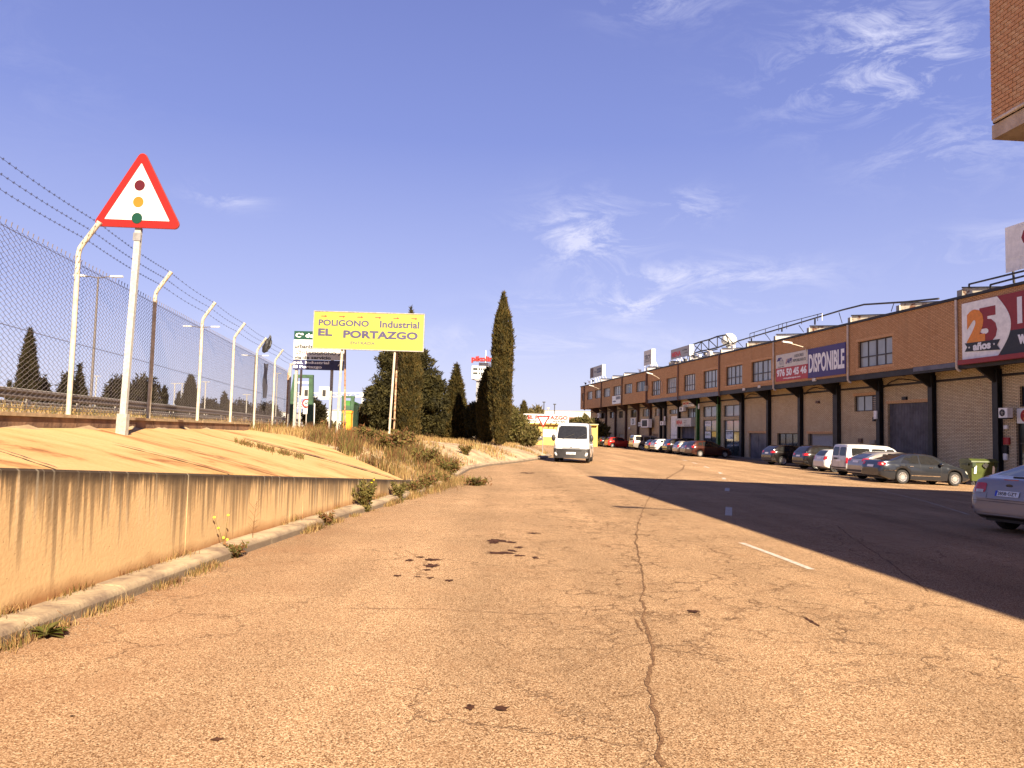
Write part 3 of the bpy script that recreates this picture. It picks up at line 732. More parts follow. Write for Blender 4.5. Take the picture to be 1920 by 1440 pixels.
# warning sign: traffic lights ahead
ws = thing('warning_sign', 'large red bordered triangular sign with three coloured discs on a square galvanised pole', 'road sign', tuple(P(228, 815, 12.5) - Vector((0, 0, .05))))
ws.scale = (1.078, 1.078, 1.078)
ws.rotation_euler = (0, R(1.7), R(-3))
b = MB(); b.box(-.045, .045, -.03, .03, -.1, 3.2); b.build('pole', 'pale_pole', ws)
b = MB(); b.box(-.075, .075, -.045, .045, 0.0, .36); b.build('pole_sleeve', 'galv_dull', ws)
def rtri(side, r, cz, n=8, down=False):
    """rounded triangle outline; cz = centroid height"""
    Rr = side / math.sqrt(3); pts = []
    for k in range(3):
        a = math.pi / 2 + k * 2 * math.pi / 3
        c = Vector((math.cos(a), math.sin(a))) * (Rr - 2 * r)
        for i in range(n + 1):
            t = a - math.pi / 3 + (2 * math.pi / 3) * i / n
            pts.append((c.x + r * math.cos(t), c.y + r * math.sin(t)))
    if down: pts = [(x, -y) for x, y in pts]
    return [(x, y + cz) for x, y in pts]
def flat(pts, y, t, m, name, parent): 
    b = MB(); b.prism([(x, y, z) for x, z in pts], (0, -1, 0), t); return b.build(name, m, parent)
cz = 3.13 + .47
flat(rtri(1.42, .075, cz), -.040, .028, 'sign_edge', 'sign_back', ws)
flat(rtri(1.40, .070, cz), -.0685, .004, 'sign_red', 'red_border', ws)
flat(rtri(1.02, .006, cz), -.073, .003, 'sign_white', 'white_field', ws)
for dz, m_, nm in ((.222, 'sign_darkred', 'red_disc'), (-.035, 'sign_amber', 'amber_disc'), (-.285, 'sign_green', 'green_disc')):
    b = MB(); b.disc((-.0, -.0765, cz + dz + .02), (0, -1, 0), .083, .003, 32); b.build(nm, m_, ws)
b = MB(); b.box(-.06, .06, -.04, -.03, 3.0, 3.12); b.build('bracket', 'galv', ws)

# guard rails of the highway behind the fence
def guard_rail(x0, y0, z, y1, label, low=True):
    g = thing('guard_rail', label, 'guard rail')
    def X(y): return x0 - .146 * (y - y0)
    for dz, nm in ((0, 'rail'), (-.42, 'lower_rail')) if low else ((0, 'rail'),):
        b = MB(); prof = [(0, .155), (.05, .13), (.085, .09), (.05, .05), (.0, .02), (.0, -.02), (.05, -.05), (.085, -.09), (.05, -.13), (0, -.155)]
        if nm == 'lower_rail': prof = [(.0, .06), (.06, .03), (.06, -.03), (0, -.06)]
        ysr = [y0 - 14, y0, y0 + 20, y0 + 60, y1]; v = []
        for y in ysr:
            for o, q in prof: v.append((X(y) + o, y, z + dz + q))
        n = len(prof); b.add(v, [(i * n + j, (i + 1) * n + j, (i + 1) * n + j + 1, i * n + j + 1) for i in range(len(ysr) - 1) for j in range(n - 1)])
        b.build(nm, 'rail_steel', g, smooth=True)
        b = MB(); b.tube([(X(y) + .03, y, z + dz + (.16 if nm == 'rail' else .065)) for y in ysr], .022, 6); b.build('rail_edge', 'galv_dull', g)
    y = y0 - 6
    while y < y1:
        b = MB(); b.box(X(y) - .14, X(y) - .04, y - .05, y + .05, z - .85, z + .1); b.build('post', 'galv_dull', g); y += 4
guard_rail(-15.7, 23.6, 2.50, 110, 'nearer galvanised guard rail running behind the chain link fence')
guard_rail(-21.5, 24, 2.40, 110, 'farther galvanised guard rail seen low behind the chain link fence')

# lamps beyond the fence
def lamp_post(px, top, Y, hw, label):
    c = P(px, top, Y); z0 = T(c.x, Y)
    t = thing('street_lamp', label, 'street lamp', (c.x, Y, z0), group='street lamps along the highway')
    h = c.z - z0
    b = MB(); b.tube([(0, 0, 0), (.03, 0, h * .5), (.05, 0, h)], [.11, .09, .06], 8); b.build('pole', 'pole_dark', t, smooth=True)
    for s_ in (-1, 1):
        b = MB(); b.tube([(.05, 0, h - .1), (.05 + s_ * hw * .5, 0, h + .02), (.05 + s_ * hw, 0, h)], .04, 6); b.build('arm', 'pole_dark', t)
        b = MB(); b.prism([(.05 + s_ * (hw - .3), -.14, h - .02), (.05 + s_ * (hw - .3), .14, h - .02), (.05 + s_ * (hw + .55), .1, h + .0), (.05 + s_ * (hw + .55), -.1, h)], (0, 0, 1), .12); b.build('lamp_head', 'white_paint', t)
lamp_post(183, 519, 53, 1.15, 'tall double armed street lamp left of the big triangular sign, seen through the fence')
lamp_post(377, 613, 78, 1.3, 'double armed street lamp seen through the fence behind the third visible fence post')
lamp_post(478, 667, 105, 1.3, 'distant double armed street lamp behind the far end of the fence')

# ------------------------------------------------------------ foliage
def leaf_cloud(b, n, fpos, size, up=.0, mi=0, rnd=random, elong=1.6, nm=1):
    for i in range(n):
        p, outw = fpos(rnd)
        d = Vector((rnd.gauss(0, 1), rnd.gauss(0, 1), rnd.gauss(0, 1) + up)); d += outw * .8
        d.normalize(); t = d.cross(Vector((rnd.gauss(0, 1), rnd.gauss(0, 1), rnd.gauss(0, 1)))).normalized()
        s_ = size * rnd.uniform(.6, 1.35); o = len(b.v)
        b.v += [tuple(p - t * s_ * .38), tuple(p + t * s_ * .38), tuple(p + d * s_ * elong)]
        b.f.append([o, o + 1, o + 2]); b.m.append(rnd.randrange(nm) if nm > 1 else mi)
def tree_thing(name, label, cat, loc, group=None): return thing(name, label, cat, loc, group=group)
def cypress(x, y, z, h, r, n, label, prof=None, leaf=('leaf_cypress', 'leaf_cypress_warm'), size=.09, tips=1, group=None, seed=1, up=2.4, rough=1.0, z0=.25, name='cypress_tree', cat='cypress'):
    rnd = random.Random(seed); t = tree_thing(name, label, cat, (x, y, z), group)
    prof = prof or [(0, .45), (.08, .75), (.25, .98), (.5, 1.0), (.72, .82), (.88, .45), (1, .03)]
    b = MB(); b.tube([(0, 0, -.2), (0, 0, h * .4), (0, 0, h * .8)], [r * .22, r * .16, .03], 7); b.build('trunk', 'bark', t)
    sd_ = Vector((seed * 3.1, seed * 1.7, 0))
    def rad(q, a):
        base = interp(prof, q) * r
        nz = noise.noise(Vector((math.cos(a) * 1.6, math.sin(a) * 1.6, q * h * .35)) + sd_) * .30 + noise.noise(Vector((math.cos(a) * 4, math.sin(a) * 4, q * h * 1.1)) + sd_) * .22
        return base * (1 + nz * rough)
    b = MB()
    # dark inner body so that the crown is dense
    k = 14; rows = 26; v = []
    for j in range(rows + 1):
        q = j / rows
        for i in range(k):
            a = 2 * math.pi * i / k; rr_ = rad(q, a) * .80
            v.append((rr_ * math.cos(a), rr_ * math.sin(a), z0 + q * (h - z0) * .96))
    b.add(v, [(j * k + i, j * k + (i + 1) % k, (j + 1) * k + (i + 1) % k, (j + 1) * k + i) for j in range(rows) for i in range(k)], 0)
    def fpos(rn):
        while True:
            q = rn.random()
            if rn.random() < max(.06, interp(prof, q)): break
        a = rn.uniform(0, 2 * math.pi); rr_ = rad(q, a) * (1 - abs(rn.gauss(0, .10)))
        if rn.random() < .09: rr_ *= rn.uniform(1.05, 1.28)
        return Vector((rr_ * math.cos(a), rr_ * math.sin(a), z0 + q * (h - z0))), Vector((math.cos(a), math.sin(a), 0))
    leaf_cloud(b, n, fpos, size, up=up, rnd=rnd, nm=2, elong=2.2)
    b.build('crown', list(leaf), t)
    return t
def blob_tree(x, y, z, blobs, n, label, leaf, size, trunk_h, seed=1, name='tree', cat='tree', group=None, up=.3, limbs=True, core=.72, trunk_r=None):
    """crown from many lobes: each lobe (dx,dy,dz,rx,ry,rz)"""
    rnd = random.Random(seed); t = tree_thing(name, label, cat, (x, y, z), group); b = MB()
    R0 = max(bl[3] for bl in blobs); tr = trunk_r or R0 * .09
    b.tube([(0, 0, -.2), (.05, 0, trunk_h * .5), (0, 0, trunk_h)], [tr, tr * .8, tr * .5], 8)
    if limbs:
        for bl in blobs: b.tube([(0, 0, trunk_h * .55), (bl[0] * .5, bl[1] * .5, lerp(trunk_h * .6, bl[2], .6)), (bl[0], bl[1], bl[2])], [tr * .5, tr * .35, tr * .15], 5)
    b.build('trunk', 'bark', t, smooth=True)
    b = MB(); tot = sum(bl[3] * bl[5] for bl in blobs)
    for k_, bl in enumerate(blobs):
        c = Vector(bl[:3]); rr_ = Vector(bl[3:]); off = Vector((k_ * 7.3 + seed, k_ * 2.1, 0))
        bm = bmesh.new(); bmesh.ops.create_icosphere(bm, subdivisions=2, radius=1)
        vs = []
        for v in bm.verts:
            q = 1 + .5 * noise.noise(v.co * 1.7 + off); vs.append(Vector((v.co.x * rr_.x, v.co.y * rr_.y, v.co.z * rr_.z)) * core * q + c)
        b.add(vs, [[w_.index for w_ in f.verts] for f in bm.faces], 0); bm.free()
        def fpos(rn):
            d = Vector((rn.gauss(0, 1), rn.gauss(0, 1), rn.gauss(0, 1))).normalized()
            q = (1 + .45 * noise.noise(d * 1.7 + off) + .35 * noise.noise(d * 4.5 + off)) * (1 - abs(rn.gauss(0, .16)))
            return c + Vector((d.x * rr_.x, d.y * rr_.y, d.z * rr_.z)) * q, d
        leaf_cloud(b, int(n * bl[3] * bl[5] / tot), fpos, size, up=up, rnd=rnd, nm=len(leaf))
    b.build('crown', list(leaf), t)
    return t
def gp(px, Y, dz=0):
    c = P(px, 810, Y); return c.x, Y, T(c.x, Y) + dz

# the tall cypress pair on the island
x, y, z = gp(938, 50, 0)
cypress(x, y, .60, 10.15, .62, 22000, 'tallest dark cypress with a forked tip, standing alone on the gravel island', seed=3, size=.09,
        prof=[(0, .34), (.05, .66), (.12, .86), (.25, .95), (.5, 1.0), (.64, 1.0), (.76, .88), (.84, .66), (.90, .42), (.95, .24), (1, .07)], rough=1.6)
x, y, z = gp(912, 53, 0)
cypress(x, y, .70, 5.3, .62, 12000, 'shorter leaning cypress tucked against the left side of the tallest one', seed=5, size=.10,
        prof=[(0, .5), (.2, .9), (.45, 1.0), (.7, .9), (.88, .6), (1, .1)])
# big pine, inner cypress and conical cypress
x, y, z = gp(757, 55)
pb = [(-.3, 0, 4.6, 1.35, 1.2, 1.2), (-1.2, .2, 3.2, 1.35, 1.3, .95), (1.35, .1, 3.9, 1.3, 1.2, 1.0), (.8, 0, 5.3, 1.0, 1.0, .9), (-1.0, .1, 5.3, 1.0, 1.0, .8), (-1.9, -.1, 2.1, 1.1, 1.0, .65), (1.9, 0, 2.5, 1.15, 1.1, .8),
      (.3, .4, 2.4, 1.5, 1.2, 1.1), (-2.2, .2, 3.0, .75, .8, .45), (2.3, .2, 3.5, .65, .7, .5), (2.0, .3, 1.2, 1.0, .8, .7), (-1.6, .3, 1.1, .9, .8, .6), (0.0, .5, 1.2, 1.2, .9, .9)]
blob_tree(x, y, z, pb, 42000, 'broad ragged pine behind the yellow sign', ('leaf_pine', 'leaf_cypress'), .13, 4.5, seed=11, name='pine_tree', cat='pine', core=.6)
x, y, z = gp(764, 52)
cypress(x, y, z - .1, 8.9, .78, 15000, 'tall cypress rising out of the pine behind the yellow sign', seed=8, size=.10,
        prof=[(0, .8), (.2, 1.0), (.45, .95), (.65, .75), (.8, .42), (.9, .22), (1, .03)])
x, y, z = gp(853, 60)
cypress(x, y, z - .1, 6.0, 1.25, 14000, 'conical evergreen with a pointed tip right of the pine', seed=9, size=.13, up=1.0,
        prof=[(0, 1.0), (.1, 1.05), (.3, .85), (.5, .62), (.7, .40), (.85, .2), (1, .03)], name='conical_tree', cat='evergreen')
x, y, z = gp(815, 62)
blob_tree(x, y, z, [(0, 0, .9, 1.3, 1, .9), (1.2, 0, .7, 1, 1, .7), (-.9, 0, 1.6, .8, .8, .9)], 7000, 'dark bush growing low between the pine and the conical evergreen', ('leaf_pine', 'leaf_bush'), .14, .8, seed=14, name='bush', cat='bush')
x, y, z = gp(700, 58)
blob_tree(x, y, z, [(0, 0, .8, 1.1, 1, .8), (-.7, 0, 1.2, .8, .8, .8), (1.0, .2, .6, .8, .8, .5)], 6000, 'reddish green bush at the left foot of the pine', ('leaf_bush', 'grass_brown'), .13, .7, seed=15, name='bush', cat='bush')
x, y, z = gp(893, 57)
blob_tree(x, y, z, [(0, 0, 2.4, .75, .7, .5), (-.3, 0, 1.6, .6, .6, .8), (.5, .1, 1.2, .8, .7, 1.2)], 7000, 'sprawling dark juniper branches left of the tall cypress', ('leaf_cypress', 'leaf_pine'), .12, 1.6, seed=16, name='juniper', cat='bush', up=0)
x, y, z = gp(966, 75)
blob_tree(x, y, z, [(0, 0, 2.2, 1.3, 1.2, 1.3), (-.6, 0, 3.3, 1.0, 1.0, 1.1), (1.2, 0, 1.4, 1.2, 1.1, .9), (-1, 0, 1.3, 1.2, 1.1, 1.1)], 12000, 'green broadleaf tree right behind the tall cypress', ('leaf_bush', 'leaf_olive'), .17, 2.0, seed=17)
x, y, z = gp(1098, 122)
blob_tree(x, y, z, [(-1.6, 0, 2.6, 2.2, 1.6, 1.6), (1.4, 0, 2.4, 2.0, 1.6, 1.3), (0, 0, 3.2, 1.8, 1.5, 1.3)], 9000, 'round green tree above the parked white van, beside the end of the brick building', ('leaf_bush', 'leaf_olive'), .3, 2.5, seed=18)
x, y, z = gp(981, 140)
cypress(x, y, z, 7.4, .75, 3000, 'slim dark cypress behind the white billboard', seed=19, size=.25)
for i, (px, hh_, ww) in enumerate(((990, 6.5, .9), (1004, 7.0, 1.2), (1012, 6.0, .9))):
    x, y, z = gp(px, 145 + i)
    blob_tree(x, y, z, [(0, 0, hh_ * .55, ww, .8, hh_ * .4), (.4, 0, hh_ * .75, ww * .6, .6, hh_ * .22)], 1100, ('leftmost', 'middle', 'rightmost')[i] + ' thin olive tree sticking up behind the white billboard', ('leaf_olive',), .3, hh_ * .7, seed=20 + i, core=.1)
# trees beyond the fence
def far_cyp(px, top, Y, wpx, n, label, seed, **kw):
    c = P(px, top, Y); z = T(c.x, Y); cypress(c.x, Y, z, c.z - z, wpx / 2 / FPX * Y, n, label, seed=seed, leaf=('leaf_far', 'leaf_far'), size=.16, **kw)
far_cyp(57, 618, 60, 40, 9000, 'broad pointed cypress beyond the fence, left of the first post', 31, prof=[(0, 1.0), (.15, 1.0), (.35, .88), (.55, .66), (.75, .40), (.9, .2), (1, .03)])
far_cyp(151, 681, 66, 34, 5000, 'fir with a thin spire beyond the fence, near the double armed lamp', 32, up=0, prof=[(0, 1.0), (.35, .9), (.55, .55), (.7, .25), (.85, .14), (1, .02)], name='fir_tree', cat='fir')
far_cyp(358, 706, 72, 26, 5000, 'dark rounded cypress beyond the fence behind the third visible fence post', 33, prof=[(0, 1.1), (.3, 1.05), (.6, .8), (.85, .45), (1, .1)])
far_cyp(422, 736, 80, 13, 2000, 'small conical cypress beyond the fence left of the fourth post', 34)
far_cyp(309, 725, 75, 10, 1800, 'narrow small cypress beyond the fence between two posts', 35)
far_cyp(335, 735, 85, 8, 1200, 'tiny cypress beyond the fence, left of the dark rounded cypress', 36)
far_cyp(18, 712, 90, 9, 1200, 'tiny cypress at the left edge, beyond the fence', 37)
for i, (px, top, Y, wpx, lab) in enumerate(((225, 708, 62, 58, 'wide round brown green tree beyond the fence, left of the sign pole'), (272, 706, 64, 62, 'round tree beyond the fence just right of the sign pole'), (128, 705, 70, 34, 'low dark tree beyond the fence behind the first post'),
        (80, 712, 66, 30, 'bushy small tree right of the broad pointed cypress'), (590, 752, 62, 38, 'dark tree behind the round speed sign'), (455, 752, 100, 60, 'low dark tree mass beyond the far part of the fence'), (395, 748, 100, 40, 'low round tree beyond the fence near the lamp'), (505, 755, 105, 50, 'distant low tree right of the far fence posts'))):
    c = P(px, top, Y); z = T(c.x, Y); h = c.z - z; ww = wpx / 2 / FPX * Y
    blob_tree(c.x, Y, z, [(-ww * .4, 0, h * .5, ww * .65, ww * .6, h * .45), (ww * .4, 0, h * .48, ww * .65, ww * .6, h * .42), (0, 0, h * .62, ww * .7, ww * .6, h * .38)], 5000, lab, ('leaf_far',), .18, h * .5, seed=50 + i, core=.75)
# a far belt of trees and scrub
b = MB(); rnd = random.Random(5)
def belt(x0, x1, Y, h, n, size):
    for i in range(n):
        x = rnd.uniform(x0, x1); hh_ = h * (.55 + .45 * noise.noise((x * .05, Y, 0)) + .35 * noise.noise((x * .2, Y, 3)))
        p = Vector((x, Y + rnd.uniform(-2, 2), .9 + max(.3, hh_) * rnd.random() ** .7)); d = Vector((rnd.gauss(0, 1), rnd.gauss(0, 1), rnd.gauss(0, 1) + .5)).normalized()
        t_ = d.cross(Vector((rnd.gauss(0, 1), rnd.gauss(0, 1), rnd.gauss(0, 1)))).normalized(); s_ = size * rnd.uniform(.6, 1.3); o = len(b.v)
        b.v += [tuple(p - t_ * s_ * .5), tuple(p + t_ * s_ * .5), tuple(p + d * s_ * 1.5)]; b.f.append([o, o + 1, o + 2]); b.m.append(0)
belt(-130, -45, 115, 5.0, 26000, .55); belt(-45, 30, 190, 4.5, 16000, .7); belt(-300, -130, 170, 7, 8000, 1.0)
b.build('distant_scrub', 'leaf_far', kind='stuff', label='distant band of dark scrub and low trees along the horizon', cat='trees')
# thin poles beyond fence
for i, (px, top) in enumerate(((328, 719), (342, 719), (386, 716), (463, 740), (520, 700), (181, 705))):
    c = P(px, top, 95); z = T(c.x, 95)
    b = MB(); b.tube([(0, 0, 0), (0, 0, c.z - z)], .07, 6); b.bar((-.5, 0, c.z - z), (.5, 0, c.z - z), .08)
    b.build('lamp_pole', 'galv_dull', label=('leftmost pair thin pole', 'second of the paired thin poles', 'thin pole by the rounded cypress', 'thin pole near the far posts', 'thin pole by the hanging cloth', 'thin pole left of the first street lamp')[i] + ' far beyond the fence', cat='pole', loc=(c.x, 95, z))

# ------------------------------------------------------------ grass, weeds and shrubs
def blades(name, label, fn, n, hmin, hmax, mats, wid=.012, seed=1, lean=.35, kind='stuff', parent=None, cat='grass'):
    rnd = random.Random(seed); b = MB()
    for i in range(n):
        q = fn(rnd)
        if q is None: continue
        x, y, z, sc = q; h = rnd.uniform(hmin, hmax) * sc; a = rnd.uniform(0, 6.283); l = rnd.uniform(0, lean) * h
        dx, dy = math.cos(a), math.sin(a); w_ = wid * (1 + y * .012); o = len(b.v)
        a2 = rnd.uniform(0, 6.283); wx, wy = math.cos(a2) * w_ / 2, math.sin(a2) * w_ / 2
        b.v += [(x - wx, y - wy, z - .02), (x + wx, y + wy, z - .02), (x + dx * l * .4 + wx * .7, y + dy * l * .4 + wy * .7, z + h * .6), (x + dx * l * .4 - wx * .7, y + dy * l * .4 - wy * .7, z + h * .6), (x + dx * l, y + dy * l, z + h)]
        b.f += [[o, o + 1, o + 2, o + 3], [o + 3, o + 2, o + 4]]; m_ = rnd.randrange(len(mats)); b.m += [m_, m_]
    return b.build(name, mats, parent, kind=kind, label=label, cat=cat)
def off_apron(x, y):
    v = (Wl(y) - x) / (Wl(y) - PLx(y)); return y > slope_edge(max(0, min(1, v))) - .1
def mound(rn):
    y = rn.uniform(19.5, 36); d = rn.random() ** 1.0 * 9; x = Wl(y) + .15 - d
    if not off_apron(x, y): return None
    q = noise.noise((x * .5, y * .5, 9)); 
    if q < -.18 and rn.random() < .8: return None
    if y > 31 and d < 3.0 and rn.random() < .8: return None
    return x, y, max(T(x, y), 0), .6 + .7 * max(0, q + .35)
blades('dry_grass', 'dry straw coloured grass covering the embankment below the yellow sign', mound, 34000, .08, .30, ['grass_dry', 'grass_dry', 'grass_brown', 'grass_green'], seed=2)
def mound2(rn):
    y = rn.uniform(20.5, 31); d = rn.gauss(2.2, 1.3) if rn.random() < .6 else rn.uniform(0, 7); x = Wl(y) - abs(d)
    if not off_apron(x - .2, y): return None
    if noise.noise((x * .9, y * .6, 4)) < .02: return None
    return x, y, T(x, y), 1
blades('brown_undergrowth', 'taller brown and green undergrowth in clumps on the embankment', mound2, 13000, .15, .52, ['grass_brown', 'grass_green', 'grass_brown', 'leaf_bush'], seed=3, wid=.016, lean=.6)
def island(rn):
    y = rn.uniform(33, 74); d = rn.random() * 13; x = Wl(y) - d
    q = noise.noise((x * .35, y * .22, 2)) + .35 * noise.noise((x * 1.4, y * 1.1, 7))
    crest = sm(2.2, 5.0, d) * .35 + sm(48, 58, y) * .25
    if q + crest < .17: return None
    return x, y, T(x, y), .5 + q + crest
blades('island_grass', 'patches of dry yellow grass on the gravel traffic island', island, 34000, .09, .30, ['grass_dry', 'grass_dry', 'grass_green', 'grass_brown'], seed=4, wid=.018)
def kerbline(rn):
    y = rn.uniform(3, 26); q = noise.noise((y * 1.1, 0, 5))
    if q < .02 - .35 * sm(14, 22, y): return None
    s_ = rn.random() < .75
    x = K(y) + rn.gauss(.05, .05 + .25 * sm(17, 24, y)) if s_ else Wl(y) + abs(rn.gauss(0, .05))
    return x, y, (0 if s_ else .12), .6 + q + 1.2 * sm(15, 22, y)
blades('kerb_grass', 'tufts of dry grass growing in the joint between kerb and asphalt', kerbline, 14000, .03, .15, ['grass_dry', 'grass_brown', 'grass_green'], seed=6, wid=.006, lean=.9)
def crackweed(rn):
    t = rn.random(); a = on_apron(lerp(440, 570, t), lerp(829, 860, t) + rn.gauss(0, 1.8)); 
    if noise.noise((t * 9, 1, 1)) + rn.random() * .5 < .1: return None
    return a.x, a.y, a.z, 1
blades('joint_weeds', 'small weeds growing along a joint in the sloping concrete', crackweed, 900, .04, .13, ['grass_green', 'leaf_bush', 'grass_brown'], seed=8, lean=.9)
def fenceweed(rn):
    y = rn.uniform(8, 34); x = PLx(y) - 1.2 - abs(rn.gauss(0, 2.5)); return x, y, T(x, y), .3 + .35 * max(0, noise.noise((y * .6, 3, 3)) + .3)
blades('verge_grass', 'dry yellow grass behind the plinth at the foot of the guard rail', fenceweed, 5000, .12, .45, ['grass_dry', 'grass_green'], seed=9)

def shrub(x, y, z, w_, h, n, label, leaf, size=.05, seed=1, name='shrub', flowers=0, stems=9):
    rnd = random.Random(seed); t = thing(name, label, 'shrub', (x, y, z)); b = MB(); tips = []
    for i in range(stems):
        a = rnd.uniform(0, 6.28); l = rnd.uniform(.3, 1) * w_ * .5; hh_ = h * rnd.uniform(.6, 1)
        p1 = (math.cos(a) * l * .4, math.sin(a) * l * .4, hh_ * .55); p2 = (math.cos(a) * l, math.sin(a) * l, hh_); tips.append((Vector(p1), Vector(p2)))
        b.tube([(0, 0, -.03), p1, p2], [.006, .005, .003], 4, cap=False)
    b.build('stems', 'grass_brown', t); b = MB()
    def fpos(rn):
        p1, p2 = rn.choice(tips); q = rn.random(); p = (p1 * q * 1.0) if rn.random() < .35 else p1.lerp(p2, q); 
        return p + Vector((rn.gauss(0, .06), rn.gauss(0, .06), rn.gauss(0, .05))) * w_, Vector((0, 0, .2))
    leaf_cloud(b, n, fpos, size, up=.5, rnd=rnd, nm=len(leaf)); b.build('foliage', list(leaf), t)
    if flowers:
        for i in range(flowers):
            p = tips[i % len(tips)][1] + Vector((rnd.uniform(-.03, .03), 0, .03)); b = MB(); b.disc(p, (0, -.5, 1), .018, .006, 8); b.build('flower', 'flower', t)
    return t
for i, (px, py, w_, h, n, lab) in enumerate(((735, 850, 1.3, .7, 1800, 'large brown green shrub at the left foot of the yellow sign post'), (790, 872, 1.1, .5, 1500, 'spreading olive shrub between the yellow sign and the kerb'), (835, 895, 1.3, .5, 1500, 'low bushy weed at the end of the retaining wall'),
        (690, 832, 1.1, .55, 1200, 'brownish shrub under the middle of the yellow sign'), (590, 806, 1.6, .8, 1800, 'green shrub in front of the green portal frame'), (620, 815, 1.1, .55, 900, 'low olive shrub by the left post of the yellow sign'),
        (872, 853, .7, .45, 700, 'small round tuft alone on the gravel island'), (892, 912, .9, .22, 600, 'flat weed where kerb and asphalt meet beyond the wall'), (760, 845, .9, .65, 1100, 'tall rusty brown weeds right of the yellow sign post'))):
    z = .1
    r_ = ray(px, py); t_ = 8.0
    while t_ < 70:
        q = Vector((0, 0, EYE)) + r_ * t_
        if q.z < T(q.x, q.y): break
        t_ += .03
    shrub(q.x, q.y, T(q.x, q.y), w_, h, n, lab, ('leaf_bush', 'grass_brown', 'grass_green'), size=.07, seed=70 + i, stems=16)
q = gpt(682, 985); shrub(K(15.2) - .02, 15.2, .0, .55, .62, 700, 'tall leafy green weed standing by the kerb against the wall', ('leaf_bush', 'grass_green'), .055, 91, stems=12, flowers=2)
shrub(K(17.6), 17.6, 0, .45, .42, 450, 'second leafy weed further along the kerb', ('leaf_bush', 'grass_green'), .05, 92)
for i, (yy, w_, h_, lab) in enumerate(((19.0, .5, .38, 'third leafy weed along the kerb, just before the wall ends'), (20.4, .6, .5, 'bushy green weed where the wall runs out'), (21.6, .7, .45, 'spreading dry weed past the end of the wall'), (23.2, .6, .35, 'low green weed on the kerb line beyond the wall'))):
    shrub(K(yy) - .05, yy, 0, w_, h_, 500, lab, ('leaf_bush', 'grass_green', 'grass_brown'), .05, 110 + i, stems=14)
shrub(K(13.0) + .02, 13.0, 0, .4, .22, 260, 'small brown weed low against the kerb', ('grass_brown', 'grass_green'), .04, 93)
shrub(K(9.6) + .02, 9.6, .0, .34, .18, 260, 'reddish weed at the kerb foot below the yellow flowers', ('grass_brown', 'leaf_bush'), .04, 94)
# yellow dandelion like flowers by the wall
fl = thing('flowering_weed', 'thin stemmed weed with five yellow flowers leaning against the wall', 'flower', (K(9.7) - .17, 9.7, .13))
for i, (dx, dy, h) in enumerate(((-.09, -.12, .36), (.02, .05, .37), (-.06, -.05, .22), (.0, -.02, .10), (.03, .03, .07))):
    b = MB(); b.tube([(0, 0, 0), (dx * .5, dy * .6, h * .6), (dx, dy, h)], .0025, 4); b.build('stem', 'grass_green', fl)
    b = MB(); b.disc((dx, dy, h), (.3, -.8, .7), .015, .008, 10); b.build('flower', 'flower', fl)
tw = thing('bare_weed', 'bare branching twig standing against the wall beside the yellow flowers', 'weed', (K(10.4) - .1, 10.4, .1))
b = MB(); b.tube([(0, 0, -.1), (.0, .02, .25), (.02, .05, .52)], [.004, .003, .002], 4)
for k in range(9):
    z = .1 + k * .045; s_ = (-1) ** k; b.tube([(0, .02, z), (.05 * s_, .03 + .07 * s_, z + .09)], .002, 3)
b.build('stem', 'grass_brown', tw)
# broad leaved rosette at the near kerb
q = gpt(88, 1196); ro = thing('rosette_weed', 'broad leaved green rosette weed at the foot of the nearest kerb stone', 'weed', (q.x, q.y, 0))
rnd = random.Random(12)
for k in range(34):
    a = rnd.uniform(0, 6.28); L_ = rnd.uniform(.08, .19); e = rnd.uniform(.15, 1.1); w_ = L_ * .36; b = MB(); v = []
    dr = Vector((math.cos(a) * math.cos(e), math.sin(a) * math.cos(e) * 1.0, math.sin(e))); sd_ = Vector((-math.sin(a), math.cos(a), 0)); dn = Vector((0, 0, -1))
    prof_ = [0.15, .45, .8, 1.0, .8, .1]
    for i, pw in enumerate(prof_):
        t_ = i / 5; c = dr * L_ * t_ + dn * (t_ ** 2) * L_ * .35 + Vector((0, 0, .02)); v += [c - sd_ * w_ * pw / 2 + Vector((0, 0, .006 * pw)), c, c + sd_ * w_ * pw / 2 + Vector((0, 0, .006 * pw))]
    b.add(v, [(3 * i + j, 3 * i + j + 1, 3 * i + j + 4, 3 * i + j + 3) for i in range(5) for j in range(2)]); b.build('leaf', ('leaf_rosette', 'leaf_bush')[k % 2], ro, smooth=True)
b = MB(); b.tube([(-.1, -.03, 0), (-.16, -.03, .12)], .003, 4); b.tube([(.08, .05, 0), (.12, .05, .14), (.03, .06, .19)], .002, 4); b.tube([(.1, .03, .0), (.11, .0, .1)], .003, 4); b.build('stalk', 'grass_brown', ro)
# pebbles and crumbs on the asphalt and gravel on the island
b = MB(); rnd = random.Random(3)
def pebble(x, y, z, s_):
    o = len(b.v); h = s_ * .6
    b.v += [(x - s_, y, z), (x, y - s_, z), (x + s_, y, z), (x, y + s_, z), (x + s_ * .2, y, z + h)]
    b.f += [[o, o + 1, o + 4], [o + 1, o + 2, o + 4], [o + 2, o + 3, o + 4], [o + 3, o, o + 4]]; b.m += [0] * 4
for i in range(9000):
    y = rnd.uniform(24, 62); d = rnd.random() ** 1.2 * 9; x = Wl(y) - d
    pebble(x, y, T(x, y) - .01, rnd.uniform(.015, .05))
b.build('gravel', 'concrete', kind='stuff', label='pale gravel scattered on the traffic island', cat='gravel')
b = MB()
for i in range(2600):
    y = 3 + 21 * rnd.random(); x = K(y) + abs(rnd.gauss(0, .22)); pebble(x, y, 0, rnd.uniform(.002, .009))
for i in range(500): pebble(rnd.uniform(-3, 6), rnd.uniform(3, 20), 0, rnd.uniform(.002, .006))
b.build('grit', 'kerb', kind='stuff', label='loose grit and crumbs lying along the kerb', cat='grit')

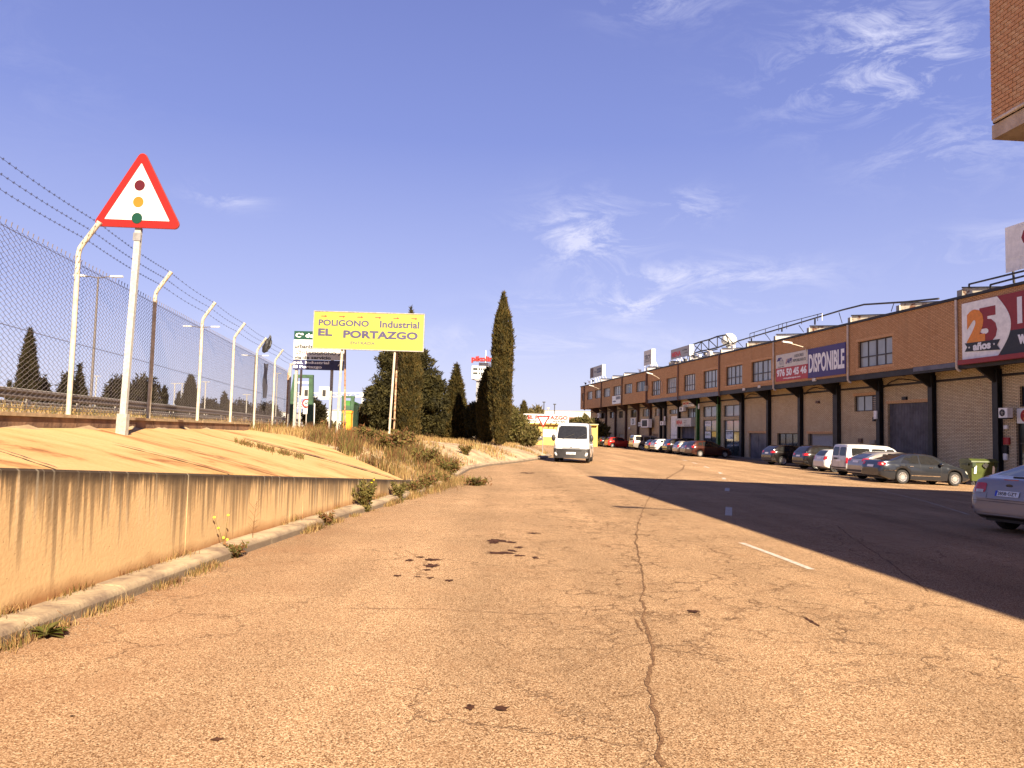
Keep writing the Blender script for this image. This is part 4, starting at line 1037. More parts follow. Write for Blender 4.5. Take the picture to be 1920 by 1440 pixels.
# ------------------------------------------------------------ the long brick warehouse row
HB = R(-8.4); BX, BY = 23.2, 69.2; RZB = math.pi / 2 - HB
bu = Vector((math.sin(HB), math.cos(HB))); bv = Vector((-math.cos(HB), math.sin(HB)))   # along, outward
def S(px, py, off=0.0):
    r = ray(px, py); o = Vector((BX, BY)) + bv * off
    t = o.dot(bv) / r.to_2d().dot(bv); p = Vector((0, 0, EYE)) + r * t
    return (p.to_2d() - Vector((BX, BY))).dot(bu), p.z
def Wd(s, y, z=0):
    p = Vector((BX, BY)) + bu * s + bv * y; return Vector((p.x, p.y, z))
def gB(s, y): p = Wd(s, y); return gz(p.x, p.y)
def wall_open(b, s0, s1, z0, z1, y0, y1, ops, mi=0):
    cuts = sorted(set([s0, s1] + [c for o in ops for c in o[:2] if s0 < c < s1]))
    for a, c in zip(cuts, cuts[1:]):
        m_ = (a + c) / 2; zz = sorted([(o[2], o[3]) for o in ops if o[0] < m_ < o[1]]); z = z0
        for (p, q) in zz:
            if p > z: b.box(a, c, y0, y1, z, p, mi)
            z = q
        if z < z1: b.box(a, c, y0, y1, z, z1, mi)
ware = thing('brick_warehouse', 'long two storey brown brick warehouse row with an overhanging upper floor and black steel columns', 'building', (BX, BY, 0), RZB)
SE, SF = -46, 72.4
upw = [(-17.47, -13.54), (-.35, 3.54), (5.53, 9.30), (11.42, 15.12), (17.46, 21.0), (23.33, 26.87), (29.05, 32.57)]
farw = [(35.2, 39.3), (41.0, 44.9), (46.72, 50.8), (52.6, 56.6), (58.05, 62.1), (63.7, 67.5)]
opsU = [(a, c, 6.87, 8.79) for a, c in upw] + [(a, c, 7.68, 9.10) for a, c in farw] + [(69.8, 71.5, 7.7, 9.05)]
b = MB()
wall_open(b, SE, 34.3, 6.42, 10.2, -.28, 0, opsU, 0)
wall_open(b, 34.3, SF, 6.14, 10.2, -.28, 0, opsU, 0)
b.box(SF - .28, SF, -16, -.28, 6.14, 10.2)
b.build('upper_wall', 'brick_upper', ware)
b = MB(); b.box(SE, SF + .12, -.3, .10, 10.2, 10.36); b.build('gutter', 'steel_black', ware)
b = MB(); b.box(SE, SF - .3, -16, -.30, 10.05, 10.25); b.build('roof', 'roof_grey', ware)
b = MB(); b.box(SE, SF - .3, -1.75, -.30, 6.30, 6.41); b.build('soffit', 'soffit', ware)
b = MB(); b.box(11.0, 34.2, -.22, -.03, 5.98, 6.415); b.build('front_beam', 'steel_grey', ware)
b = MB(); b.box(SE, 10.95, -.30, -.05, 6.02, 6.415); b.build('front_beam', 'steel_black', ware)
for a, c, z in [(s_, e_, 6.12) for s_, e_ in ((-23.4, -19.6),)]:
    b = MB(); b.box(a, c, -.04, .012, 6.16, 6.44); b.build('flashing', 'steel_grey', ware)
def window(parent, s0, s1, z0, z1, y, cols, split=None, fm='frame_dark', pm='pane', thick=.05, darks=(), heavy=None, name='window', label=None, dm='pane_dark'):
    b = MB(); t = thick
    b.box(s0, s1, y - .06, y + .02, z0, z0 + t); b.box(s0, s1, y - .06, y + .02, z1 - t, z1)
    b.box(s0, s0 + t, y - .06, y + .02, z0 + t, z1 - t); b.box(s1 - t, s1, y - .06, y + .02, z0 + t, z1 - t)
    zs = [z0 + t, z1 - t]
    if split: zm = lerp(z0, z1, split); b.box(s0 + t, s1 - t, y - .06, y + .015, zm - t * .6, zm + t * .6); zs = [z0 + t, zm, z1 - t]
    ss = [lerp(s0, s1, i / cols) for i in range(cols + 1)]
    for i in range(1, cols):
        k = t * (1.1 if heavy == i else .55); b.box(ss[i] - k, ss[i] + k, y - .06, y + .01, z0 + t, z1 - t)
    f = b.build(name, fm, parent, label=label)
    q = 0
    for a, c in zip(ss, ss[1:]):
        for p, r_ in zip(zs, zs[1:]):
            pb_ = MB(); yo = -.035 + .003 * ((q * 7) % 3); pb_.box(a + .01, c - .01, y + yo - .01, y + yo, p, r_)
            pb_.build('pane', dm if q in darks else pm, f); q += 1
    return f
for i, (a, c) in enumerate(upw):
    if i < 3: window(ware, a, c, 6.87, 8.79, -.17, 4, .40, thick=.07, heavy=2)
    else: window(ware, a, c, 6.87, 8.79, -.17, 4 if i < 4 else 5, .36, thick=.07, pm='pane_warm' if i > 3 else 'pane', darks=(4, 5) if i == 6 else ())
for i, (a, c) in enumerate(farw):
    window(ware, a, c, 7.68, 9.10, -.17, 5 if i < 2 else 4, None, thick=.07, pm='pane_warm', darks={0: (1, 2), 1: (2,)}.get(i, ()))
window(ware, 69.8, 71.5, 7.7, 9.05, -.17, 2, None, thick=.07, pm='pane_warm')
# drainpipes and wall ribs
for s_, m_, r_ in ((-23.66, 'pipe', .075), (-12.41, 'pipe', .075), (-.95, 'pipe', .075), (10.8, 'pipe_brown', .08), (22.68, 'pipe_brown', .08), (34.35, 'brown_steel', .16), (45.9, 'brown_steel', .09), (57.7, 'brown_steel', .09), (69.4, 'brown_steel', .09)):
    b = MB(); zl = 5.95 if s_ < 30 else 6.0
    b.tube([(s_, .10, 10.18), (s_, .10, zl + .12), (s_ - .03, .02, zl), (s_ - .05, -.12, zl - .05)], r_, 8)
    for z in (7.4, 8.8): b.tube([(s_, .10, z), (s_, .10, z + .06)], r_ * 1.22, 8)
    b.build('drainpipe', m_, ware, smooth=True)
b = MB(); b.box(33.9, 34.6, .0, .35, 7.6, 8.3); b.build('junction_box', 'galv_dull', ware)
# brick soldier courses over windows
# lower wall with its openings
YL = -1.8
def SL(px0, yt, yb, px1): a, z1_ = S(px0, yt, YL); c, _ = S(px1, yt, YL); _, z0_ = S((px0 + px1) / 2, yb, YL); return (min(a, c), max(a, c), z0_, z1_)
fw = [SL(x0, yt, yb, x1) for x0, x1, yt, yb in ((1127, 1135.5, 773, 785), (1143, 1151, 771.5, 784), (1160, 1168, 771, 783.5), (1182.5, 1193.5, 768, 782), (1205, 1217, 766.5, 781), (1228, 1242.5, 765.5, 780))]
doorL = [(4.1, 7.8, -.35, 2.11), (-1.74, 2.0, .35, 2.12), (-7.35, -3.43, -.9, 2.10), (-18.58, -14.3, -.9, 4.30), (22.1, 26.4, -.9, 2.83), (27.05, 30.4, -.9, 4.22)]
glz = [(15.5, 19.55, 3.9, 5.1), (15.5, 19.55, -.6, 3.57), (9.66, 13.85, 3.85, 5.06), (9.66, 13.85, -.6, 3.5)]
smw = [(-13.3, -10.24, 3.85, 5.02), (27.25, 30.68, 4.47, 5.05), (21.5, 24.4, 3.9, 5.05)]
nr = [(-30.6, -26.2, 3.75, 4.9), (-30.6, -25.9, -.9, 3.05)]
fd = [(a, c, -.6, z) for a, c, z in ((62.0, 64.8, 1.6), (56.2, 59.4, 1.75), (50.4, 53.5, 1.8), (46.0, 47.9, 1.75), (44.0, 45.6, 1.8), (38.7, 42.3, 1.6), (34.9, 37.0, 1.9))]
b = MB(); wall_open(b, SE, SF - .5, -1.2, 6.30, YL - .28, YL, doorL + glz + smw + nr + fw + fd, 0); b.box(SF - .78, SF - .5, -16, YL - .28, -1.2, 6.3)
b.build('lower_wall', 'brick_lower', ware)
b = MB(); b.box(SE, SF - 1, -16, -15.7, -1.2, 10.0); b.build('rear_wall', 'brick_lower', ware)
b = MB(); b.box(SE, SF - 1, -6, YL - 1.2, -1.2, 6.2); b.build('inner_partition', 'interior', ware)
b = MB(); b.box(SE, SF - 1, YL - .02, YL + .06, 5.55, 5.68); b.build('cable_conduit', 'steel_black', ware)
for s_, w_, m_ in ((66, .3, 'brown_steel'), (60.75, .3, 'brown_steel'), (55, .3, 'brown_steel'), (49.2, .3, 'brown_steel'), (43.2, .3, 'brown_steel'), (37.7, .34, 'brown_steel'), (33.4, .32, 'steel_black'), (31.8, .34, 'steel_black'), (26.75, .36, 'steel_black'), (20.7, .42, 'steel_green'), (14.8, .42, 'steel_green'), (9.04, .5, 'steel_black'), (3.3, .36, 'steel_black'), (-2.5, .38, 'steel_black'), (-8.1, .62, 'steel_black'), (-13.65, .40, 'steel_black'), (-19.2, .42, 'steel_black'), (-24.75, .42, 'steel_black'), (-30.9, .42, 'steel_black'), (-36.5, .42, 'steel_black'), (-42, .42, 'steel_black')):
    b = MB(); y0 = YL + .01; d = .34; h = w_ / 2
    b.box(s_ - h, s_ + h, y0 + d - .03, y0 + d, -1.0, 6.0); b.box(s_ - h, s_ + h, y0, y0 + .03, -1.0, 6.0); b.box(s_ - .03, s_ + .03, y0 + .03, y0 + d - .03, -1, 6.0)
    b.box(s_ - h * .96, s_ + h * .96, y0 + .03, y0 + d - .03, -1, 5.98) if w_ > .5 else None
    col = b.build('column', m_, ware)
    b = MB(); b.prism([(s_ - .09, y0, 5.2), (s_ - .09, y0 + .34, 5.2), (s_ - .09, -.25, 6.02), (s_ - .09, -.25, 6.28), (s_ - .09, y0, 6.28)], (1, 0, 0), .18)
    b.build('bracket', m_ if m_ != 'steel_green' else 'steel_black', col)
for k, s_ in enumerate([-40 + i * 2.9 for i in range(38)]):
    if s_ > SF - 2: break
    b = MB(); b.box(s_ - .06, s_ + .06, YL + .4, -.35, 6.12, 6.29); b.build('soffit_beam', 'steel_black', ware)
# curved brace lines under the overhang
for s_ in (-16.4, -5.4, 6.2):
    b = MB(); b.tube([(s_ - 2.4, YL + .1, 5.50), (s_ - 1.2, YL + .4, 5.80), (s_, YL + .6, 5.95), (s_ + 1.2, YL + .4, 5.80), (s_ + 2.4, YL + .1, 5.50)], .045, 6); b.build('brace', 'steel_black', ware)
YR = YL - .16
def door_panel(s0, s1, z0, z1, m_, ribs=0, name='door', leafs=2, label=None):
    b = MB(); n = max(1, leafs)
    for i in range(n):
        a = lerp(s0, s1, i / n) + .015; c = lerp(s0, s1, (i + 1) / n) - .015
        if ribs:
            m = int((c - a) / ribs); 
            for k in range(m):
                x0 = lerp(a, c, k / m); x1 = lerp(a, c, (k + .62) / m); b.box(x0, x1, YR - .03, YR + .03, z0, z1); b.box(x1, lerp(a, c, (k + 1) / m), YR - .03, YR, z0, z1)
        else:
            b.box(a, c, YR - .04, YR, z0, z1)
            b.box(a + .12, c - .12, YR, YR + .02, z0 + .2, z1 - .2)
    return b.build(name, m_, ware, label=label)
door_panel(4.1, 7.8, -.35, 2.11, 'door_grey', label='dark grey double door')
door_panel(-18.58, -14.3, -.9, 4.30, 'door_grey', ribs=.16, leafs=1, name='sliding_door', label='tall dark ribbed sliding door')
b = MB(); b.box(4.1, 7.8, YR - .05, YL + .02, -.9, -.35); b.build('step', 'concrete', ware)
def roller(s0, s1, z0, z1, m_, label):
    b = MB(); z = z0
    while z < z1: b.add([(s0, YR, z), (s1, YR, z), (s1, YR + .03, z + .05), (s0, YR + .03, z + .05), (s0, YR, z + .10), (s1, YR, z + .10)], [(0, 1, 2, 3), (3, 2, 5, 4)]); z += .10
    b.build('roller_shutter', m_, ware, label=label)
roller(-7.35, -3.9, -.9, 2.10, 'shutter', 'pale grey roller shutter')
b = MB(); b.box(-3.9, -3.43, YR - .05, YR + .01, -.9, 2.1); b.build('shutter_rail', 'frame_dark', ware)
roller(22.1, 26.4, 1.4, 2.83, 'door_grey', 'dark roller shutter half raised')
b = MB(); b.box(27.05, 30.4, YR - .02, YR + .04, -.6, 1.75); b.box(27.05, 30.4, YR - .02, YR + .045, 1.79, 4.22); b.build('sectional_door', 'panel_white', ware, label='tall white sectional door')
lettering('---------', .9, .06, (29.4, YR + .05, 1.1), (-1, 0, 0), (0, 0, 1), 'letter_dark', ware, depth=.004)
window(ware, -1.74, 2.0, .35, 2.12, YR, 3, None, pm='pane_dark', thick=.06, label='dark shop window')
b = MB(); b.box(-1.5, -.9, YR - .4, YR - .2, .6, .9); b.box(.2, 1.2, YR - .4, YR - .2, .4, 1.0); b.build('goods', 'orange', ware, kind='stuff')
window(ware, -13.3, -10.24, 3.85, 5.02, YR, 3, None, thick=.06, darks=(0,), label='high window with a louvre on one side')
b = MB()
for k in range(7): b.box(-13.2, -12.35, YR - .01, YR + .03, 3.95 + k * .14, 4.03 + k * .14)
b.build('louvre', 'door_brown', ware)
window(ware, 27.25, 30.68, 4.47, 5.05, YR, 4, None, thick=.05)
window(ware, 21.5, 24.4, 3.9, 5.05, YR, 4, None, thick=.06, darks=(0, 1))
for (a, c, z0_, z1_) in (glz[0], glz[2]): window(ware, a, c, z0_, z1_, YR, 2, None, thick=.07)
window(ware, 15.5, 19.55, -.4, 3.57, YR, 2, .68, thick=.08, pm='pane_dark', darks=(1, 3), dm='pane', label='tall shopfront window with pale posters')
window(ware, 9.66, 13.85, -.4, 3.50, YR, 2, .68, thick=.08, pm='pane_dark', darks=(1, 3), dm='pane', label='tall shopfront window beside the dark entrance')
for k, (s0, z0_, w_, h_, tx) in enumerate(((19.3, 2.85, 1.7, .55, 'EXO'), (19.3, 1.5, 1.6, .8, 'SE VENDE'), (13.6, 1.45, 1.7, .95, 'ELECTRO'))):
    b = MB(); b.box(s0 - w_, s0, YR - .02, YR - .005, z0_, z0_ + h_); po = b.build('poster', 'panel_white', ware, label='white poster in the shop window')
    if k != 1: lettering(tx, w_ * .8, h_ * .3, (s0 - .12, YR - .004, z0_ + h_ * .55), (-1, 0, 0), (0, 0, 1), 'letter_dark', po, bold=.02, depth=.004)
    else:
        lettering('VENTA', w_ * .8, h_ * .3, (s0 - .12, YR - .004, z0_ + h_ * .35), (-1, 0, 0), (0, 0, 1), 'steel_green', po, bold=.02, depth=.004)
lettering('24', .5, .22, (12.5, YR - .003, 1.5), (-1, 0, 0), (0, 0, 1), 'letter_black', ware, bold=.02, depth=.004)
b = MB(); b.box(9.30, 9.42, YL, YL + .05, -.6, 3.6); b.build('white_post', 'panel_white', ware)
for a in fw: window(ware, a[0], a[1], a[2], a[3], YR, 3, None, thick=.06, fm='brown_steel', pm='pane_dark' if a is not fw[-1] else 'pane_warm', darks=(2,) if a is fw[-2] else (), dm='pane_warm')
b = MB(); a = fw[-1]; b.box(a[0] + .1, lerp(a[0], a[1], .65), YR - .02, YR + .0, a[2] + .05, lerp(a[2], a[3], .35)); b.build('red_blind', 'sign_red', ware)
for (a, c, z0_, z1_), m_ in zip(fd, ('door_brown', 'shutter', 'shutter', 'panel_white', 'interior', 'shutter', 'door_brown')): door_panel(a, c, z0_, z1_, m_, ribs=.22 if m_ == 'shutter' else 0, leafs=1)
window(ware, -30.6, -26.2, 3.75, 4.9, YR, 4, None, thick=.06, pm='pane_dark')
window(ware, -30.6, -25.9, -.4, 3.05, YR, 3, .6, thick=.08, pm='pane_dark', name='entrance_door', label='dark glazed entrance door')
# soldier courses (upright bricks) above and below the openings
b = MB()
for (a, c, zz) in [(a - .2, c + .2, 8.79) for a, c in upw[:4]] + [(a - .2, c + .2, 6.66) for a, c in upw[:4]] + [(-18.8, -14.1, 4.3), (-7.6, -3.2, 2.1), (-13.5, -10.1, 5.02), (3.9, 8, 2.11)]:
    y_ = 0 if zz > 6 else YL; s_ = a
    while s_ < c: b.box(s_, s_ + .07, y_ - .01, y_ + .012, zz, zz + .21); s_ += .10
b.build('soldier_course', 'brick_pale', ware, kind='stuff')
# hoods of the saw tooth skylights along the roof edge
for (x0, x1, yt, yb, m_) in ((1404, 1441, 637, 651, 'rusty_white'), (1457, 1505, 622, 636, 'panel_white'), (1520, 1563, 608, 622, 'rusty_white'), (1598, 1658, 587, 602, 'rusty_white'), (1690, 1764, 562, 580, 'rusty_white'), (1806, 1866, 533, 552, 'rusty_white'), (1296, 1316, 672, 680, 'panel_white'), (1258, 1277, 680, 688, 'rusty_white'), (1355, 1390, 648, 662, 'panel_white'), (1326, 1345, 656, 668, 'panel_white'), (1150, 1166, 702, 708, 'panel_white'), (1128, 1142, 706, 713, 'panel_white'), (1216, 1236, 687, 693, 'panel_white'), (1172, 1190, 697, 703, 'panel_white')):
    a, _ = S(x0, yt, -.5); c, _ = S(x1, yt, -.5); lo_, hi_ = min(a, c), max(a, c); b = MB(); zt = 10.95
    yo_, yn_ = -.45, -.45 - (hi_ - lo_) * .62
    b.add([(hi_, yo_, 10.26), (lo_, yn_, 10.26), (lo_, yn_, 10.62), (hi_, yo_, zt), (hi_ + .5, yo_ - .3, 10.26), (hi_ + .5, yo_ - .3, zt), (hi_ + .5, yn_ - 1, 10.26), (hi_ + .5, yn_ - 1, zt), (lo_, yn_ - 1, 10.26), (lo_, yn_ - 1, 10.62)],
          [(0, 1, 2, 3), (0, 3, 5, 4), (4, 5, 7, 6), (6, 7, 9, 8), (1, 8, 9, 2), (2, 9, 7, 3), (3, 7, 5)])
    b.build('skylight_hood', m_, ware, label='rusty white skylight hood' if m_ == 'rusty_white' else None, fix=True)
    b = MB(); b.bar((lo_, yn_ + .05, 10.66), (hi_, yo_ + .05, zt + .04), .07); b.build('hood_trim', 'steel_black', ware)
    b = MB(); b.box(hi_ - .0, hi_ + .35, -.7, -.35, 10.4, 10.85); b.build('hood_vent', 'galv_dull', ware)

# ------------------------------------------------------------ things fixed to the warehouse
def wthing(name, label, cat, s_, y, z, group=None):
    p = Wd(s_, y, z); return thing(name, label, cat, p, RZB, group)
def board(name, label, cat, s_hi, z0, w_, h_, y, mats, t=.05):
    """a board on the facade: local x = -s direction from its left edge, z up"""
    p = Wd(s_hi, y, z0); t_ = thing(name, label, cat, p, RZB - math.pi); return t_     # local x runs towards the camera, local -y outward
def bbox(t, x0, x1, z0, z1, m_, name, d0=0, d1=.04):
    b = MB(); b.box(x0, x1, -d1, -d0, z0, z1); return b.build(name, m_, t)
def btxt(t, tx, x, z, w_, h_, m_, bold=.02, d=.045, shear=0, dd=.006, name='lettering'): return lettering(tx, w_, h_, (x, -d, z), (1, 0, 0), (0, 0, 1), m_, t, bold=bold, depth=dd, shear=shear, name=name)
# agency board: s -1.34 .. -6.69, z 6.62 .. 8.95
t = board('estate_agency_sign', 'cream and red estate agency board with the phone number 976 50 45 46', 'sign', -1.34, 6.62, 5.36, 2.33, .02, None)
bbox(t, 0, 5.35, .0, 1.17, 'panel_red', 'red_panel'); bbox(t, 0, 5.35, 1.172, 2.34, 'panel_cream', 'cream_panel')
btxt(t, '976 50 45 46', .18, .40, 5.0, .66, 'letter_white', .045)
btxt(t, 'www.gtizaragoza.com', 1.3, .12, 2.9, .17, 'letter_white', .03)
btxt(t, 'GTi', .62, 1.42, .75, .42, 'sign_grey', .05); btxt(t, 'API', 1.85, 1.46, .85, .44, 'purple', .05, shear=.25)
btxt(t, 'ASESORES', 3.2, 1.88, 1.5, .25, 'letter_black', .0); btxt(t, 'INMOBILIARIOS', 2.95, 1.50, 2.1, .25, 'letter_black', .0); btxt(t, 'Desde 1990', .4, 1.22, 1.0, .10, 'letter_black', .0)
b = MB(); b.prism([(.15, -.045, 1.78), (.45, -.045, 2.08), (1.0, -.045, 2.08), (.72, -.045, 1.80)], (0, -1, 0), .006); b.prism([(.92, -.045, 2.08), (1.0, -.045, 2.08), (1.28, -.045, 1.78), (1.2, -.045, 1.78)], (0, -1, 0), .006); b.build('roof_logo', 'purple', t)
b = MB(); b.prism([(1.7, -.045, 1.46), (1.78, -.045, 1.46), (2.02, -.045, 1.88), (1.94, -.045, 1.88)], (0, -1, 0), .005); b.build('red_stroke', 'panel_red', t)
t = board('available_sign', 'purple board with the big white word DISPONIBLE', 'sign', -6.72, 6.58, 5.35, 2.38, .02, None)
bbox(t, 0, 5.34, 0, 2.38, 'purple', 'panel'); btxt(t, 'DISPONIBLE', .14, .42, 5.05, 1.52, 'letter_white', .035)
# 25 años board
t = board('anniversary_sign', 'huge white, red and black board reading 25 años above the shop entrance', 'sign', -24.08, 6.50, 9, 3.4, .02, None)
bbox(t, 0, 9, 0, 3.38, 'deep_red', 'red_panel', 0, .04); bbox(t, 2.9, 9, 0, 1.32, 'black_paint', 'black_panel', .04, .046)
pts = [(0.02, -.047, .02)]; pts += [(2.75 + .95 * math.sin(math.pi * i / 24), -.047, lerp(.02, 3.36, i / 24)) for i in range(25)] + [(0.02, -.047, 3.36)]
b = MB(); b.prism(pts, (0, -1, 0), .008); b.build('white_field', 'panel_white', t)
btxt(t, '5', 1.28, .80, 1.45, 2.08, 'deep_red', .06, d=.056); btxt(t, '2', .42, .78, 1.42, 2.1, 'orange', .075, d=.066)
b = MB(); b.prism([(.25, -.075, .48), (2.95, -.075, .34), (2.72, -.075, .62), (2.95, -.075, .93), (.25, -.075, .98), (.45, -.075, .74)], (0, -1, 0), .008); b.build('ribbon', 'black_paint', t)
btxt(t, 'años', .92, .47, 1.35, .45, 'letter_white', .05, d=.085)
for x in (.62, 2.52):
    b = MB(); b.prism([(x + .08 * (1 if k % 2 == 0 else .42) * math.sin(math.pi * k / 5), -.085, .70 + .08 * (1 if k % 2 == 0 else .42) * math.cos(math.pi * k / 5)) for k in range(10)], (0, -1, 0), .006); b.build('star', 'letter_white', t)
btxt(t, 'I', 4.15, 1.62, .33, 1.45, 'letter_white', .08, d=.05); btxt(t, 'w', 4.15, .50, .62, .52, 'letter_white', .06, d=.05)
b = MB(); b.box(-.08, 9, -.30, -.0, -.28, -.005); b.build('lower_lip', 'deep_red', t)
# big white roof sign at the right
a, z0_ = S(1887, 512, -1.0); _, zt = S(1887, 427, -1.0)
t = board('roof_billboard', 'big weathered white roof billboard cut by the right edge, with part of a red letter', 'billboard', a, z0_, 8, zt - z0_, -1.0, None)
h_ = zt - z0_
for i in range(3):
    for j, (q0, q1) in enumerate(((0, .27), (.275, 1))): bbox(t, .0 + i * 1.05, 1.04 + i * 1.05, q0 * h_, q1 * h_, 'panel_white', 'sheet_panel', .0, .04)
bbox(t, 3.15, 8, 0, h_, 'panel_white', 'sheet_panel'); btxt(t, 'C', 1.15, h_ * .42, 1.9, h_ * .52, 'deep_red', .09, d=.042)
for k in range(4): b = MB(); b.bar((k * 2.2 + .2, .3, -.6), (k * 2.2 + .2, .1, h_ * .9), .09); b.bar((k * 2.2 + .2, 2.2, -.6), (k * 2.2 + .2, .1, h_ * .7), .07); b.build('strut', 'steel_black', t)
for (x0, y0_, x1, y1_) in ((1817, 533, 1920, 508), (1857, 534, 1920, 517)):
    a0 = S(x0, y0_, -.8); a1 = S(x1, y1_, -.8); b = MB(); q0 = Wd(a0[0], -.8, a0[1]); q1 = Wd(a1[0] - 3, -.8, a1[1] + (a1[1] - a0[1]) * .6)
    b.bar(q0, q1, .09)
    b.bar(q0, q0 - Vector((0, 0, .5)), .08)
    b.build('steel_beam', 'steel_black', label='upper dark steel beam sloping up to the roof billboard' if x0 < 1830 else 'lower dark steel beam below the roof billboard', cat='beam')
# smaller roof signs
def roof_sign(x0, x1, y0t, y0b, y1t, y1b, off, name, label, fm, deco):
    a, zt = S(x0, y0t, off); _, zb = S(x0, y0b, off); c, _ = S(x1, y1t, off)
    t = board(name, label, 'sign', a, zb, a - c, zt - zb, off, None); W_ = a - c; H_ = zt - zb
    bbox(t, 0, W_, 0, H_, fm, 'panel'); bbox(t, W_ + .002, W_ + .12, -.03, H_ + .03, 'white_paint', 'edge_post', -.5, .05); deco(t, W_, H_)
    for k in range(5): b = MB(); x = W_ * (k + .5) / 5; b.bar((x, .0, -(zb - 10.3)), (x, 0, 0), .06); b.bar((x, 1.4, -(zb - 10.3)), (x, 0.03, H_ * .8), .05); b.build('strut', 'white_paint', t)
def d1(t, W_, H_): bbox(t, .1, W_ * .28, .15, H_ - .1, 'brown_steel', 'dark_square', .04, .05); bbox(t, W_ * .58, W_ * .95, H_ * .35, H_ * .75, 'sign_navy', 'navy_box', .04, .05); btxt(t, 'LANDA', W_ * .62, H_ * .45, W_ * .29, H_ * .2, 'sign_grey', .02, d=.055); btxt(t, 'tejas', W_ * .34, H_ * .40, W_ * .2, H_ * .2, 'letter_black', 0)
roof_sign(1107, 1129.5, 690.5, 710, 683, 706, -1, 'roof_sign', 'small grey roof sign with a dark square at the far end of the warehouse', 'sign_grey', d1)
def d2(t, W_, H_): btxt(t, 'TECY', W_ * .12, H_ * .40, W_ * .74, H_ * .28, 'letter_black', .03); bbox(t, W_ * .1, W_ * .92, H_ * .34, H_ * .36, 'letter_black', 'rule', .04, .05); btxt(t, 'proyectos', W_ * .14, H_ * .18, W_ * .66, H_ * .11, 'letter_black', 0)
roof_sign(1208, 1222, 659, 686, 655.5, 684, -1, 'roof_sign', 'upright beige roof sign reading TECY', 'panel_cream', d2)
def d3(t, W_, H_): btxt(t, 'MENA', W_ * .05, H_ * .18, W_ * .52, H_ * .52, 'letter_red', .06); btxt(t, 'mobiliar', W_ * .64, H_ * .58, W_ * .26, H_ * .16, 'letter_black', 0); btxt(t, 'y baño', W_ * .72, H_ * .26, W_ * .22, H_ * .16, 'letter_black', 0)
roof_sign(1258.5, 1293, 656.5, 675, 647, 670, -1, 'roof_sign', 'long grey roof sign with MENA in red letters', 'sign_grey', d3)
# entrance signs in the shade
t = board('shop_sign', 'projecting beige shop box with MENA in red over the half raised shutter', 'sign', 27.0, 2.83, 5.2, 1.0, YL + .55, None)
bbox(t, 0, 5.2, 0, 1.0, 'panel_cream', 'sign_box', -.55, 0); btxt(t, 'MENA', .4, .25, 2.0, .52, 'letter_red', .05, d=.002); btxt(t, 'Cocinas', 2.9, .62, .9, .15, 'letter_black', 0, d=.002); btxt(t, 'Baños', 2.9, .38, .8, .15, 'letter_black', 0, d=.002); btxt(t, 'Reformas', 3.0, .10, 1.8, .15, 'letter_black', 0, d=.002); btxt(t, 'Fuente', 1.0, .05, .9, .12, 'letter_red', 0, d=.002)
t = board('small_shop_sign', 'small white sign with red lettering hung under the soffit', 'sign', 25.8, 5.24, 3.8, .66, YL + .05, None)
bbox(t, 0, 3.8, 0, .66, 'panel_white', 'panel'); btxt(t, 'ENCOM', .2, .28, 1.8, .27, 'letter_red', .05); btxt(t, 'electricidad', 2.1, .28, 1.5, .2, 'letter_dark', .02); btxt(t, 'instalaciones', .6, .07, 2.2, .1, 'letter_dark', .0)
a, z1_ = S(1148.5, 744.5, 0); c, z0_ = S(1164, 755, 0)
t = board('window_sign', 'white and grey sign hung below a far upper window', 'sign', a, z0_ - .1, a - c, 1.2, .02, None); W_ = a - c
bbox(t, 0, W_, 0, 1.25, 'panel_white', 'panel'); bbox(t, W_ * .45, W_ * .97, .62, 1.15, 'sign_grey', 'grey_box', .04, .05); btxt(t, 'LANDA', W_ * .5, .75, W_ * .42, .28, 'letter_dark', .03, d=.055); btxt(t, 'tejas', W_ * .1, .25, W_ * .38, .3, 'letter_dark', .04)
a, z1_ = S(1183, 784, YL); c, z0_ = S(1192, 797, YL)
t = board('oval_sign', 'square white sign with a black oval on a far bay', 'sign', a, z0_, a - c, z1_ - z0_, YL + .01, None); W_ = a - c; H_ = z1_ - z0_
bbox(t, 0, W_, 0, H_, 'panel_white', 'panel'); b = MB()
b.prism([(W_ / 2 + W_ * .2 * math.cos(k * .3927), -.045, H_ / 2 + H_ * .40 * math.sin(k * .3927)) for k in range(16)], (0, -1, 0), .006); b.build('oval', 'letter_black', t); b = MB(); b.prism([(W_ / 2 + W_ * .1 * math.cos(k * .3927), -.052, H_ / 2 + H_ * .28 * math.sin(k * .3927)) for k in range(16)], (0, -1, 0), .006); b.build('oval_centre', 'panel_white', t)
# air conditioners
def aircon(px0, px1, yt, yb, off, label, big=False):
    a, z1_ = S(px0, yt, off); c, z0_ = S(px1, (yt + (yb - yt)), off); W_ = abs(a - c); H_ = max(.4, z1_ - z0_)
    t = board('air_conditioner', label, 'air conditioner', a, z0_, W_, H_, off, None)
    dpt = .5 if big else .34
    bbox(t, 0, W_, 0, H_, 'panel_white', 'casing', -dpt, 0)
    b = MB()
    if big: b.box(W_ * .16, W_ * .84, -.02, -.001, H_ * .14, H_ * .86)
    else: b.disc((W_ * .42, -.001, H_ * .5), (0, -1, 0), H_ * .36, .015, 20)
    b.build('fan_grille', 'steel_black', t)
    if not big:
        b = MB(); 
        for k in range(6): a_ = k * math.pi / 3; b.bar((W_ * .42, -.02, H_ * .5), (W_ * .42 + H_ * .34 * math.cos(a_), -.02, H_ * .5 + H_ * .34 * math.sin(a_)), .02)
        b.disc((W_ * .42, -.016, H_ * .5), (0, -1, 0), H_ * .10, .015, 12); b.build('fan_guard', 'galv_dull', t)
    b = MB(); b.box(.05, W_ - .05, -.0, dpt + .05, -.06, -.005); b.build('wall_bracket', 'steel_black', t)
